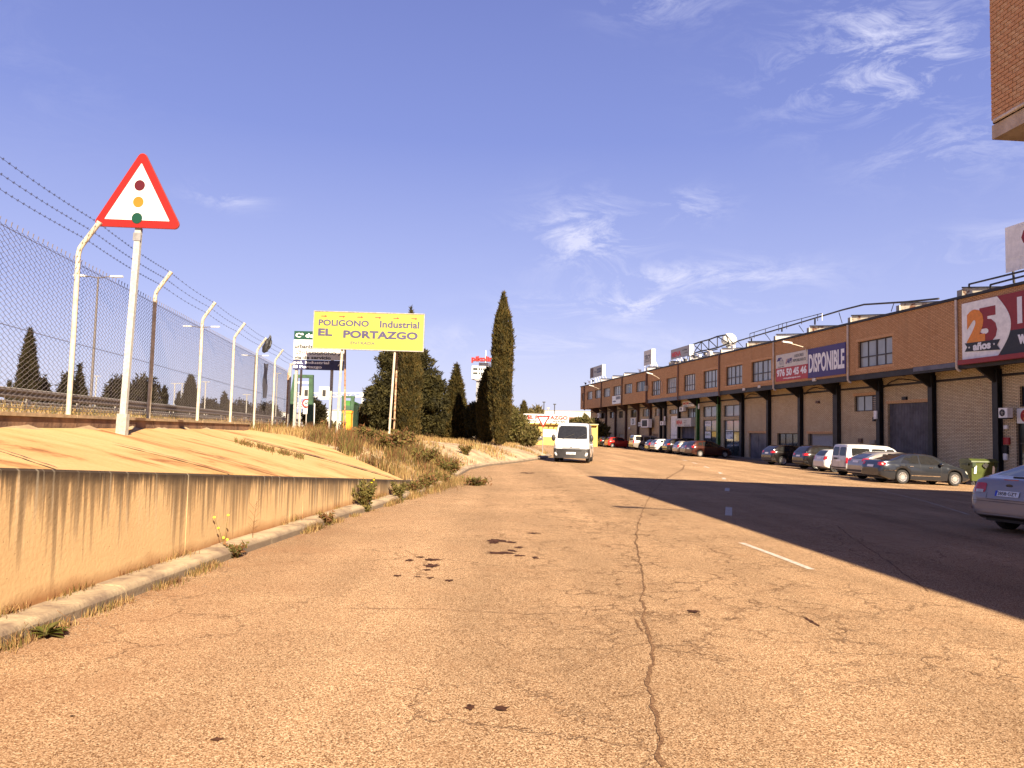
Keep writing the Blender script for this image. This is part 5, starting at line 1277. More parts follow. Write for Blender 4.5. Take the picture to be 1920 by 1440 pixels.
aircon(1872, 1889, 765, 783, YL + .7, 'white air conditioner beside the black column near the right edge')
aircon(1202, 1215.5, 786, 801.5, YL + .9, 'big square cooling unit with a dark grille on the far bays', True)
aircon(1237.5, 1243.5, 790, 797, YL + .5, 'small air conditioner next to the columns right of the big cooling unit')
aircon(1196.5, 1200.5, 792, 799, YL + .5, 'small air conditioner left of the big cooling unit')
aircon(1274, 1281, 763, 771, YL + .6, 'air conditioner beside the small white sign under the soffit')
aircon(1119.5, 1123.5, 775, 783, YL + .5, 'air conditioner box at the far end corner of the warehouse')
# wall lamps on curved arms
def arm_lamp(pxb, pyb, pxh, pyh, label):
    s0, z0_ = S(pxb, pyb, .05); t = wthing('wall_lamp', label, 'street lamp', s0, .05, z0_, 'curved arm lamps on the warehouse wall')
    L_ = 3.1; r = ray(pxh, pyh); hd = Vector((BX, BY)) + bv * L_; tt = hd.dot(bv) / r.to_2d().dot(bv); pz = (EYE + r.z * tt)
    hs = ((r * tt).to_2d() - Vector((BX, BY))).dot(bu) - s0; hz = pz - z0_
    b = MB(); b.tube([(0, 0, -1.0), (0, 0, -.2), (0, .12, hz * .35), (hs * .15, .5, hz * .62), (hs * .5, 1.4, hz * .8), (hs * .8, L_ - .9, hz * .92)], .035, 7); b.build('arm', 'pipe', t, smooth=True)
    b = MB(); y0, y1 = L_ - 1.0, L_
    b.prism([(hs * .78 - .12, y0, hz * .9), (hs * .78 + .12, y0, hz * .9), (hs + .10, y1, hz), (hs - .10, y1, hz)], (0, 0, 1), .12); b.build('lamp_head', 'white_paint', t, fix=True)
arm_lamp(1241.5, 722, 1213, 699.5, 'curved arm lamp in the middle of the brick facade')
arm_lamp(1127, 736, 1105, 723, 'curved arm lamp near the far end of the brick facade')
arm_lamp(1512.5, 655, 1468, 642, 'curved arm lamp above the red and purple boards')
# floodlights and meter boxes under the soffit
for i, (px, py) in enumerate(((1424, 725), (1395, 730), (1527, 712), (1320, 787))):
    s0, z0_ = S(px, py, -.02)
    if i == 3: continue
    b = MB(); b.box(-.25, .25, -.25, 0.02, -.12, .12); b.box(-.04, .04, -.12, -.08, .12, .3)
    p = Wd(s0, .02, z0_); obj('floodlight', b.mesh('floodlight', 'panel_cream'), label=('grey floodlight under the soffit between two columns', 'left hand grey floodlight under the soffit by the green shopfront', 'pale floodlight under the purple board')[i], cat='floodlight', loc=p).rotation_euler = (0, 0, RZB)
for i, (px, py, w_, h_, m_, lab) in enumerate(((1643, 778, .35, .6, 'panel_white', 'small white meter box beside the column left of the tall dark door'), (1640, 786, .25, .3, 'steel_black', 'small black bell under the white meter box'), (1614, 826, .5, .3, 'brown_steel', 'small brown vent low on the brick wall'), (1638, 829, .7, .3, 'concrete', 'grey plate low on the brick wall'), (1534, 754, .5, .22, 'brown_steel', 'rusty bracket high on the blank brick bay'), (1697, 747, .5, .22, 'steel_black', 'black lamp box above the tall dark door'),
        (1888, 801, .3, .22, 'panel_white', 'white notice plate by the entrance'), (1889, 827, .42, .42, 'panel_red', 'red fire notice plate by the entrance'), (1886, 843, .42, .5, 'steel_black', 'black letter box by the entrance'), (1887, 856, .28, .42, 'panel_white', 'small white intercom plate below the letter box'), (1908, 778, .1, .1, 'panel_white', 'x'), (1180.5, 803, .6, .35, 'panel_white', 'tiny white plate between far doors'), (1311, 762, .25, .6, 'panel_white', 'white box on the first green column'), (1247, 785, .3, .6, 'panel_white', 'white box on the black column at the end of the plain bays'), (1203, 795, .35, .8, 'panel_white', 'white box beside the big cooling unit'))):
    if lab == 'x': continue
    s0, z0_ = S(px, py, YL + (.36 if 'column' in lab else .02)); b = MB(); b.box(-w_ / 2, w_ / 2, 0, .10, -h_ / 2, h_ / 2); b.box(-w_ / 2 + .03, w_ / 2 - .03, .10, .115, -h_ / 2 + .03, h_ / 2 - .03)
    p = Wd(s0, YL + (.36 if 'column' in lab else .02), z0_); obj('wall_box', b.mesh('wall_box', m_), label=lab, cat='wall box', loc=p).rotation_euler = (0, 0, RZB)
a, z1_ = S(1908, 766, YL); _, z0_ = S(1908, 794, YL)
t = board('runner_sign', 'white sign with a round red emblem above the entrance door', 'sign', a, z0_, 2.2, z1_ - z0_, YL + .02, None)
bbox(t, 0, 2.2, 0, z1_ - z0_, 'panel_white', 'panel'); b = MB(); b.disc((.62, -.04, (z1_ - z0_) / 2), (0, -1, 0), .36, .006, 24); b.build('emblem_disc', 'panel_red', t)
b = MB(); zc = (z1_ - z0_) / 2; b.bar((.50, -.05, zc - .2), (.62, -.05, zc), .05); b.bar((.62, -.05, zc), (.78, -.05, zc + .18), .06); b.bar((.62, -.05, zc), (.74, -.05, zc - .15), .05); b.bar((.48, -.05, zc + .12), (.7, -.05, zc + .08), .04); b.build('emblem_figure', 'orange', t)
# roof pipework, rails, truss, dome
def roofpath(pts, off, r): return [Wd(*((lambda q: (q[0], off, q[1]))(S(x, y, off)))) for x, y in pts]
t = thing('roof_walkway', 'long dark roof pipe with a handrailed walkway along the roof edge', 'railing')
main = [(1362, 650), (1385, 639), (1450, 620), (1530, 596), (1580, 581), (1620, 571), (1700, 566), (1760, 560)]
b = MB(); b.tube(roofpath(main, -2.5, .1), .07, 8); b.build('pipe', 'steel_black', t)
b = MB(); b.tube(roofpath([(1406, 625.5), (1470, 606), (1541, 587.5)], -2.2, 0), .035, 6); b.build('handrail', 'steel_black', t)
for x, y0_, y1_ in ((1406, 625.5, 637), (1414, 623, 634), (1435, 617, 628), (1460, 609, 621), (1467, 607.5, 619), (1475, 605, 617), (1503, 597, 608), (1533, 589.5, 602), (1541.5, 587.5, 601)):
    b = MB(); b.tube(roofpath([(x, y0_), (x, y1_)], -2.2, 0), .03, 5); b.build('rail_post', 'steel_black' if x < 1541 else 'white_paint', t)
for (x0, y0_, x1, y1_) in ((1384, 641, 1393, 651), (1436, 627, 1445, 639), (1498, 610, 1507, 623), (1573, 586, 1579, 606), (1676, 569, 1671, 584)):
    b = MB(); b.tube(roofpath([(x0, y0_), (x1, y1_)], -2.4, 0), .03, 5); b.build('stay', 'steel_black', t)
for (x, y0_, y1_) in ((1466, 616, 622), (1528, 598, 609), (1409, 634, 640)):
    b = MB(); b.tube(roofpath([(x, y0_), (x, y1_)], -2.4, 0), .07, 6); b.build('leg', 'steel_black', t)
t = thing('roof_truss', 'bare dark lattice truss standing on the roof behind the MENA roof sign', 'truss')
tp = [(1299.5, 646), (1315, 640.5), (1329, 637), (1345, 631), (1361.5, 628)]; bt = [(1299.5, 663), (1315, 658), (1329, 656), (1345, 652), (1367, 644)]
for a in (tp, bt): b = MB(); b.tube(roofpath(a, -2.0, 0), .09, 5); b.build('chord', 'steel_black', t)
for a, c in list(zip(tp, bt)) + [(bt[0], tp[1]), (tp[1], bt[2]), (tp[2], bt[3]), (tp[3], bt[4]), (tp[0], bt[1]), (tp[4], bt[4]), (tp[4], (1378, 648))]:
    b = MB(); b.tube(roofpath([a, c], -2.0, 0), .055, 5); b.build('web_bar', 'steel_black', t)
for (a, c) in (((1299.5, 663), (1350, 650)), ((1290, 668), (1345, 655))): b = MB(); b.tube(roofpath([a, c], -1.3, 0), .06, 5); b.build('rail', 'steel_black', t)
p = roofpath([(1367, 639)], -4, 0)[0]; bm = bmesh.new(); bmesh.ops.create_uvsphere(bm, u_segments=24, v_segments=14, radius=.44 * 2)
for v in bm.verts:
    if v.co.z < 0: v.co.z *= .7
me = bpy.data.meshes.new('roof_dome'); bm.to_mesh(me); bm.free(); me.materials.append(M['white_paint'])
for q in me.polygons: q.use_smooth = True
dm = thing('roof_dome', 'white dome on the roof beside the lattice truss', 'antenna dome', p); obj('dome', me, dm); b = MB(); b.tube([(0, 0, -1.5), (0, 0, -.4)], .2, 8); b.build('mast', 'white_paint', dm)
# roof clutter: floodlights on the sign frame and whirly vents
for i, (px, py) in enumerate(((1303, 669), (1312, 667), (1322, 664), (1332, 661), (1285, 675), (1375, 650), (1098, 719), (1105, 716), (1112, 714), (1200, 695), (1232, 690))):
    p = roofpath([(px, py)], -.6, 0)[0]; p.z = max(p.z, 10.55); b = MB(); b.box(-.22, .22, -.12, .12, -.15, .15); b.bar((0, 0, -.35), (0, 0, -.1), .06); b.bar((-.2, .1, .1), (.2, .3, .25), .05)
    obj('roof_lamp', b.mesh('roof_lamp', ('steel_black', 'panel_white')[i % 2]), label='small floodlight clamped to the roof edge, number %s from the lattice truss' % ('one', 'two', 'three', 'four', 'five', 'six', 'seven', 'eight', 'nine', 'ten', 'eleven')[i] if 0 else 'small ' + ('black', 'white')[i % 2] + ' floodlight on the roof edge ' + ('just left of the lattice truss foot', 'under the left half of the truss', 'under the middle of the truss', 'under the right half of the truss', 'under the MENA roof sign', 'right of the white dome', 'leftmost at the far roof corner', 'second at the far roof corner', 'third at the far roof corner', 'left of the TECY sign', 'right of the TECY sign')[i], cat='floodlight', loc=p).rotation_euler = (0, 0, RZB)
# raised pavement in front of the lower wall
b = MB(); v = []; SS = [SE + 4 * i for i in range(30)]
for s_ in SS:
    for y_ in (YL + .0, -.4, .15, .15):
        p = Wd(s_, y_); k = 1 if len(v) % 4 < 3 else 0; v.append((p.x, p.y, gz(p.x, p.y) + (.13 if k else -.05)))
b.add(v, [(4 * i + j, 4 * i + j + 1, 4 * i + j + 5, 4 * i + j + 4) for i in range(len(SS) - 1) for j in range(3)]); b.build('pavement', 'far_road', kind='structure', fix=True)

# ------------------------------------------------------------ near brick building at the right edge
C0 = P(1860, 262, 14.3); HN = R(-4.8); RZN = math.pi / 2 - HN
nb = thing('corner_building', 'brick upper floor of a building jutting in at the top right corner', 'building', (C0.x, C0.y, 0), RZN)
zb = C0.z; ZT = 10.75          # local x = away from the camera (negative = towards it), local y = outward to the road
b = MB(); b.box(-32, -.012, -22, -.012, zb + .30, ZT); b.build('wall_core', 'mortar', nb)
b = MB(); b.box(-32, 0, -22, 0.0, zb, zb + .27); b.build('concrete_band', 'panel_concrete', nb)
b = MB(); b.tube([(-.12, .045, zb + .31), (-32, .045, zb + .31)], .035, 8); b.tube([(-.62, .045, zb + .31), (-.68, .045, zb + .31)], .042, 8); b.build('cable_pipe', 'pipe', nb, smooth=True)
b = MB(); b.box(-32, .03, -22, .05, ZT, ZT + .12); b.build('roof_slab', 'concrete', nb)
b = MB(); b.box(-32, -1, -22, -2.5, -1.2, zb); b.build('lower_wall', 'brick_lower', nb)
bl, bp_ = .188, .0813; meshes = []
for k in range(6):
    q = MB(); d_ = .004 * (k % 3); q.box(0, bl - .012, -.02, .004 + d_ * .6, 0, bp_ - .013); meshes.append(q.mesh('brick', 'brick' if k % 3 else 'brick_pale'))
half = MB(); half.box(0, bl / 2 - .012, -.02, .005, 0, bp_ - .013); halfm = half.mesh('brick', 'brick')
rnd = random.Random(4); n = 0
zr = zb + .37; row = 0; far = MB()
while zr + bp_ < ZT:
    x = -.001; first = True
    while x > -14:
        L_ = bl if not (first and row % 2) else bl / 2
        vis = x > -1.42 and zr < 10.3
        if vis and n < 296:
            o = obj('brick', halfm if L_ < bl * .9 else rnd.choice(meshes), nb); o.location = (x - L_ + .012 - (0 if not first else 0), rnd.uniform(-.001, .002), zr); n += 1
        else: far.box(x - L_ + .012, x, -.02, .005, zr, zr + bp_ - .013)
        x -= L_; first = False
    # quoin end bricks on the far side face
    far.box(-.16, .0, -.25, -.025, zr, zr + bp_ - .013) if row % 2 == 0 else far.box(-.08, -.004, -.25, -.03, zr, zr + bp_ - .013)
    zr += bp_; row += 1
far.build('brickwork', 'brick', nb, kind='stuff')
# unseen lamp arm added on that building to cast the thin shadow on the road
def wall_arm(yw, z, L_, label):
    # distance back along the facade
    t = thing('wall_lamp', label, 'lamp', (C0.x + math.sin(HN) * yw, C0.y + math.cos(HN) * yw, z), RZN)
    b = MB(); b.bar((0, 0, 0), (0, L_, .25), .06); b.build('arm', 'galv_dull', t); b = MB(); b.box(-.09, .09, L_ - .1, L_ + .55, .2, .32); b.build('lamp_head', 'white_paint', t)
wall_arm(-12.6, 10.4, 1.3, 'unseen arm added on the near brick building, out of the picture to the right, to cast a thin shadow on the road')

# ------------------------------------------------------------ middle distance signs
# yellow industrial estate sign on two pairs of posts
t = thing('estate_sign', 'wide yellow sign board reading POLIGONO Industrial EL PORTAZGO with red arrows, on thin posts', 'sign', (0, 27, 0))
pl = P(590, 583, 27); pr = P(795, 587, 27); pbl = P(590, 654, 27); x0, x1 = pl.x, pr.x; zt, zb_ = pl.z + .0, P(793, 657, 27).z
W_ = x1 - x0; H_ = zt - zb_ - .02
t.location = (x0, 27, zb_); t.rotation_euler = (0, R(.4), 0)
b = MB(); b.box(0, W_, -.02, .02, 0, H_); b.build('panel', 'sign_yellow', t)
b = MB()
for (a, c, d, e) in ((-.03, W_ + .03, -.03, 0), (-.03, W_ + .03, H_, H_ + .03), (-.03, 0, 0, H_), (W_, W_ + .03, 0, H_)): b.box(a, c, -.04, .04, d, e)
b.build('frame', 'galv', t)
lettering('POLIGONO', W_ * .46, H_ * .17, (W_ * .04, -.021, H_ * .62), (1, 0, 0), (0, 0, 1), 'letter_dark', t, bold=.03, depth=.006)
lettering('Industrial', W_ * .36, H_ * .19, (W_ * .60, -.021, H_ * .61), (1, 0, 0), (0, 0, 1), 'letter_dark', t, bold=.025, depth=.006)
lettering('EL', W_ * .13, H_ * .20, (W_ * .04, -.021, H_ * .34), (1, 0, 0), (0, 0, 1), 'letter_dark', t, bold=.04, depth=.006)
lettering('PORTAZGO', W_ * .68, H_ * .21, (W_ * .27, -.021, H_ * .30), (1, 0, 0), (0, 0, 1), 'letter_dark', t, bold=.04, depth=.006)
lettering('ENTRADA', W_ * .22, H_ * .075, (W_ * .34, -.021, H_ * .13), (1, 0, 0), (0, 0, 1), 'letter_dark', t, bold=.0, depth=.006)
for k in range(6):
    x = W_ * (.06 + k * .165); z = H_ * .88; b = MB(); b.prism([(x, -.021, z - .015), (x + .14, -.021, z - .015), (x + .14, -.021, z - .04), (x + .22, -.021, z), (x + .14, -.021, z + .04), (x + .14, -.021, z + .015), (x, -.021, z + .015)], (0, -1, 0), .006); b.build('arrow', 'letter_red', t)
for (xa, ya, xb, yb_, m_, dy) in ((632, 812, 642, 652, 'cream_steel', .06), (648, 808, 647, 652, 'rust', .9), (729, 832, 741, 656, 'cream_steel', .06), (739, 822, 745, 656, 'rust', .9)):
    a = P(xa, ya, 27 + dy); c = P(xb, yb_, 27 + dy); a.z = T(a.x, a.y) - .1; q = (a - t.location, c - t.location); b = MB(); b.tube([q[0], q[1] + Vector((0, 0, .3 if dy < .5 else .1))], .042 if dy < .5 else .035, 9)
    b.build('post', m_, t, smooth=True)
for px, py in ((645, 790), (737, 783)):
    a = P(px - 7, py, 27.05) - t.location; c = P(px + 5, py + 2, 27.9) - t.location; b = MB(); b.bar(a, c, .035); b.build('cross_tie', 'rust', t)
# stacked direction panels
t = thing('direction_sign', 'stack of direction panels: green, white and navy, with via de servicio and El Portazgo', 'sign', (0, 29, 0))
x0 = P(551, 650, 29).x; x1 = P(646, 650, 29).x; zz = [P(580, y_, 29).z for y_ in (621, 637, 656, 675, 694)]
t.location = (x0, 29, 0); W_ = x1 - x0
for k, (m_, nm) in enumerate((('sign_green', 'green_panel'), ('sign_white', 'white_panel'), ('sign_white', 'white_panel'), ('sign_navy', 'navy_panel'))):
    b = MB(); b.box(0, W_, -.02, .02, zz[k + 1] + .012, zz[k] - .004); b.build(nm, m_, t)
def dt(tx, x, k, f, w_, h_, m_, bold=.03):
    z = lerp(zz[k + 1], zz[k], f); lettering(tx, W_ * w_, (zz[k] - zz[k + 1]) * h_, (W_ * x, -.021, z), (1, 0, 0), (0, 0, 1), m_, t, bold=bold, depth=.006)
dt('Cª de Peñaflor', .03, 0, .25, .92, .5, 'letter_white'); dt('urbanizaciones', .02, 1, .12, .72, .42, 'letter_black'); dt('LOGROÑO', .32, 2, .52, .52, .4, 'letter_black', .01); dt('via de servicio', .02, 2, .08, .72, .32, 'letter_black')
dt('pol. Industrial', .01, 3, .54, .70, .34, 'letter_white'); dt('El Portazgo', .01, 3, .10, .56, .36, 'letter_white')
b = MB(); b.box(W_ * .05, W_ * .26, -.026, -.02, lerp(zz[3], zz[2], .55), lerp(zz[3], zz[2], .92)); b.build('road_number_plate', 'panel_red', t); lettering('N-232', W_ * .18, .12, (W_ * .065, -.027, lerp(zz[3], zz[2], .58)), (1, 0, 0), (0, 0, 1), 'letter_white', t, bold=.03, depth=.004)
for k, f in ((1, .2), (2, .45), (3, .45)):
    z = lerp(zz[k + 1], zz[k], f); x = W_ * .88; b = MB(); b.prism([(x, -.021, z + .0), (x + .03, -.021, z + .0), (x + .12, -.021, z + .11), (x + .14, -.021, z + .07), (x + .15, -.021, z + .17), (x + .05, -.021, z + .15), (x + .09, -.021, z + .13)], (0, -1, 0), .006); b.build('arrow', 'letter_black' if k < 3 else 'letter_white', t)
for px, nm in ((556, 0), (622.5, 1)):
    a = P(px, 694, 29.06); b = MB(); b.box(a.x - x0 - .05, a.x - x0 + .05, .022, .10, T(a.x, 29) - .1, zz[0]); b.build('post', 'galv_dull', t)
# green steel portal frame
a = P(550, 702, 33); c = P(587, 702, 33); zt = a.z; zg = T(a.x, 33) - .1
t = thing('portal_frame', 'green painted steel portal frame with splayed legs beside the far end of the fence', 'frame', (a.x, 33, 0)); W_ = c.x - a.x
b = MB()
for x0_, x1_, sx in ((0, .0, 1), (W_, W_, -1)):
    b.prism([(x0_, 0, zt), (x0_ + sx * .17, 0, zt), (x0_ + sx * .17, 0, zt - 1.3), (x0_ + sx * (.22 if sx > 0 else .14), 0, zg), (x0_ - sx * (.18 if sx > 0 else .1), 0, zg)], (0, 1, 0), .18)
b.build('leg', 'green_paint', t, fix=True) if 0 else None
for i, (x0_, sx) in enumerate(((0, 1), (W_, -1))):
    b = MB(); b.prism([(x0_, 0, zt - .14), (x0_ + sx * .17, 0, zt - .14), (x0_ + sx * .17, 0, zt - 1.3), (x0_ + sx * (-.02 if sx > 0 else .22), 0, zg), (x0_ + sx * (-.34 if sx > 0 else -.08), 0, zg)], (0, 1, 0), .18); b.build('leg', 'green_paint', t, fix=True)
b = MB(); b.box(-.0, W_, 0, .18, zt - .135, zt); b.build('crossbeam', 'green_paint', t)
b = MB(); b.box(.17, W_ - .17, .03, .08, zt - .38, zt - .30); b.build('rail', 'white_paint', t)
# rusty lone posts in front of the frame
for i, (px, y0_, y1_, Y, m_, lab) in enumerate(((565, 693, 794, 30.4, 'cream_steel', 'pale lone post standing in front of the green portal frame'), (545, 683, 797, 31.5, 'galv_dull', 'pale post left of the direction panels at the fence end'), (541, 700, 797, 32.5, 'rust', 'rusty post at the very end of the fence'))):
    a = P(px, y0_, Y); z = T(a.x, Y); b = MB(); b.tube([(0, 0, -.1), (0, 0, a.z - z)], .045, 9); b.tube([(0, 0, a.z - z), (0, 0, a.z - z + .03)], .055, 9)
    obj('fence_post', b.mesh('fence_post', m_, True), label=lab, cat='post', loc=(a.x, Y, z))
# green footbridge stairhead / hut
Y = 50; a = P(641, 742, Y); c = P(678, 742, Y + 12); z0_ = T(a.x, Y) - .2
t = thing('green_hut', 'green corrugated steel shelter receding behind the rusty sign post', 'shelter', (a.x, Y, 0)); h = a.z
wx = P(664, 742, Y).x - a.x
b = MB(); b.box(0, .15, 0, .15, z0_, h); b.build('post', 'green_paint', t); b = MB(); b.box(wx - .22, wx, 0, .2, z0_, h); b.build('post', 'green_paint', t)
b = MB(); b.box(-.02, wx + .02, -.02, .2, h - .13, h); b.build('crossbeam', 'green_paint', t)
b = MB(); b.box(.15, wx - .22, .1, .14, z0_, h - .62); b.build('front_panel', 'green_paint', t)
b = MB(); b.box(.1, wx - .2, .16, .9, z0_, h - .3); b.build('inside_wall', 'steel_green', t)
ex = P(678, 770, Y + 12); zl = P(678, 762, Y + 12).z
for k in range(13):
    f0, f1 = k / 13, (k + .9) / 13; pa = Vector((lerp(wx, ex.x - a.x, f0), lerp(.2, 12, f0), 0)); pb2 = Vector((lerp(wx, ex.x - a.x, f1), lerp(.2, 12, f1), 0)); za, zb2 = lerp(h - .5, zl, f0), lerp(h - .5, zl, f1)
    b = MB(); b.add([(pa.x, pa.y, z0_), (pb2.x, pb2.y, z0_), (pb2.x, pb2.y, zb2), (pa.x, pa.y, za), (pa.x - .06, pa.y, z0_), (pb2.x - .06, pb2.y, z0_), (pb2.x - .06, pb2.y, zb2), (pa.x - .06, pa.y, za)], [(0, 1, 2, 3), (7, 6, 5, 4), (3, 2, 6, 7), (1, 5, 6, 2), (0, 3, 7, 4)]); b.build('side_panel', 'green_paint', t)
b = MB(); b.add([(wx, .2, h - .35), (ex.x - a.x, 12, zl + .15), (ex.x - a.x - .1, 12, zl + .12), (wx - .1, .2, h - .40)], [(0, 1, 2, 3)]); b.bar((wx - .05, .2, h - .42), (ex.x - a.x - .05, 12, zl + .06), .12); b.build('eaves_rail', 'steel_green', t)
q = P(652, 785, 48); zg = T(q.x, 48); b = MB(); b.box(-.24, .24, -.2, .2, 0, 1.15); b.box(-.28, .28, -.23, .23, 1.15, 1.3); b.box(-.26, .26, .17, .24, .3, 1.1)
obj('orange_bin', b.mesh('orange_bin', 'orange'), label='bright orange upright cabinet in front of the green shelter', cat='cabinet', loc=(q.x, 48, zg + .15))
# lane signs on a gantry beyond
g = thing('motorway_gantry', 'white lattice gantry over the highway with two square white lane signs', 'gantry', (0, 70, 0))
def pp(px, py, Y=70): v = P(px, py, Y); return Vector((v.x, 0, v.z))
for (y_) in (737, 744):
    b = MB(); b.tube([pp(545, y_), pp(680, y_)], .06, 5); b.build('chord', 'white_paint', g)
xs = list(range(545, 681, 9))
for i, (x_, x2) in enumerate(zip(xs, xs[1:])):
    b = MB(); b.tube([pp(x_, 737 if i % 2 else 744), pp(x2, 744 if i % 2 else 737)], .035, 4); b.build('web_bar', 'white_paint', g)
for px in (545, 680): b = MB(); b.tube([pp(px, 735), Vector((P(px, 735, 70).x, 0, .8))], .10, 6); b.build('leg', 'white_paint', g)
for px0, px1, yt, yb in ((566, 585, 725, 748), (600, 618, 725, 749)):
    a = pp(px0, yt); c = pp(px1, yb); b = MB(); b.box(a.x, c.x, -.25, -.15, c.z, a.z); s_ = b.build('lane_sign', 'sign_white', g)
    w_ = c.x - a.x; hh_ = a.z - c.z; b = MB(); b.box(a.x + w_ * .33, c.x - w_ * .33, -.27, -.252, c.z + hh_ * .22, a.z - hh_ * .26); b.build('dark_display', 'steel_black', s_)
Y = 60; a = P(575, 756, Y); t = thing('speed_sign', 'round red ringed speed limit sign reading 60 below the lane signs', 'road sign', (a.x, Y, a.z)); r0 = 8.3 / FPX * Y
b = MB(); b.disc((0, 0, 0), (0, -1, 0), r0, .03, 28); b.build('red_ring', 'sign_red', t); b = MB(); b.disc((0, -.031, 0), (0, -1, 0), r0 * .70, .006, 28); b.build('white_disc', 'sign_white', t)
lettering('60', r0 * .8, r0 * .62, (-r0 * .4, -.038, -r0 * .31), (1, 0, 0), (0, 0, 1), 'letter_black', t, bold=.03, depth=.006); b = MB(); b.box(-.25, .25, -.02, .02, -r0 - .5, -r0 - .06); b.build('sub_plate', 'sign_white', t)
b = MB(); b.tube([(0, .03, T(a.x, Y) - a.z), (0, .03, r0)], .04, 7); b.build('pole', 'galv_dull', t)
b = MB(); a = P(590, 757, 61); zz0 = T(a.x, 61); b.tube([(0, 0, 0), (0, 0, a.z - zz0)], .05, 6); b.tube([(0, 0, a.z - zz0), (-1.5, 0, a.z - zz0)], .05, 6); b.tube([(0, 0, a.z - zz0 - .35), (-1.5, 0, a.z - zz0 - .35)], .04, 6)
for k in range(5): b.tube([(-.3 * k, 0, a.z - zz0 - (.35 if k % 2 else 0)), (-.3 * (k + 1), 0, a.z - zz0 - (0 if k % 2 else .35))], .03, 4)
obj('small_gantry', b.mesh('small_gantry', 'white_paint'), label='small white lattice arm right of the round speed sign', cat='gantry', loc=(a.x, 61, zz0))
# white low building left of the rusty post
def fbld(px0, px1, yt, yb, Y, name, label, m_, dep=10, extra=None):
    a = P(px0, yt, Y); c = P(px1, yt, Y); z0_ = T(a.x, Y) - .5; t = thing(name, label, 'building', (a.x, Y, z0_)); W_ = c.x - a.x; H_ = a.z - z0_
    b = MB(); b.box(0, W_, 0, dep, 0, H_); b.build('wall', m_, t); b = MB(); b.box(-.1, W_ + .1, -.1, dep + .1, H_, H_ + .12); b.build('roof', 'roof_grey', t)
    if extra: extra(t, W_, H_, z0_)
    return t
def ex1(t, W_, H_, z):
    for k in range(3): b = MB(); b.box(W_ * (.15 + .28 * k), W_ * (.3 + .28 * k), -.05, 0.01, H_ * .45, H_ * .62); b.build('window', 'pane_dark', t)
fbld(604, 640, 769, 800, 120, 'low_white_building', 'low white building seen between the sign posts left of the green shelter', 'tower_white', extra=ex1)
fbld(190, 240, 745, 760, 130, 'far_shed', 'far pale shed low behind the fence', 'tower_white'); fbld(480, 545, 772, 800, 150, 'far_depot', 'long low depot far behind the fence end', 'tower_white')
# red and yellow store with its tower
def ex2(t, W_, H_, z):
    b = MB(); b.prism([(W_ * .30, -.3, H_ * .62), (W_ * .30, -.3, H_ * 1.15), (W_ * .42, -.3, H_ * 1.12), (W_ * .70, -.3, H_ * .82), (W_, -.3, H_ * .70), (W_, -.3, H_ * .60)], (0, -1, 0), .2); b.build('red_front', 'sign_red', t)
    b = MB(); b.box(W_ * .30, W_ * 1.2, -.8, -.01, H_ * .42, H_ * .60); b.build('yellow_canopy', 'flower', t)
    for k in range(3): b = MB(); b.box(W_ * (.5 + .3 * k), W_ * (.54 + .3 * k), -.8, -.6, 0, H_ * .42); b.build('canopy_post', 'white_paint', t)
    b = MB(); b.box(W_ * .05, W_ * .28, -.05, .0, H_ * .8, H_ * .9); b.build('red_band', 'sign_red', t)
fbld(868, 897, 768, 810, 125, 'red_store', 'low store with a red gable and a yellow canopy behind the give way sign', 'tower_white', extra=ex2)
Y = 190; a = P(885, 685, Y); c = P(916, 685, Y); z0_ = .4
t = thing('control_tower', 'white lookout tower topped with red letters, half hidden by the tall cypress', 'tower', (a.x, Y, z0_)); W_ = c.x - a.x
def tz(py): return P(895, py, Y).z - z0_
b = MB(); b.box(W_ * .28, W_ * .95, .5, 4, 0, tz(711)); b.build('shaft', 'tower_grey', t)
b = MB(); b.box(0, W_, 0, 5, tz(710), tz(686)); b.build('cabin', 'tower_white', t)
b = MB(); b.prism([(W_ * .12, 0, tz(710.2)), (W_ * .28, 0, tz(714)), (W_ * .9, 0, tz(714)), (W_, 0, tz(710.2))], (0, 1, 0), 4.5); b.build('corbel', 'tower_grey', t)
for z0b, z1b in ((702, 698), (694, 690)):
    b = MB(); b.box(.3, W_ * .35, -.05, 0, tz(z0b), tz(z1b)); b.build('window', 'pane_dark', t)
    for k in range(4): b = MB(); b.box(W_ * (.42 + .13 * k), W_ * (.50 + .13 * k), -.05, 0, tz(z0b), tz(z1b)); b.build('window', 'pane_dark', t)
b = MB(); b.box(W_ * .4, W_, 1, 4, tz(686), tz(679)); b.build('penthouse', 'tower_white', t)
lettering('pikolin', P(925, 676, Y).x - P(884.5, 676, Y).x, tz(669.5) - tz(682), (P(884.5, 670, Y).x - a.x, -.2, tz(681)), (1, 0, 0), (0, 0, 1), 'sign_red', t, bold=.05, depth=1.2)
b = MB(); b.tube([(W_ * .8, 2, tz(679)), (W_ * .8, 2, tz(655))], .12, 5); b.build('antenna', 'white_paint', t)
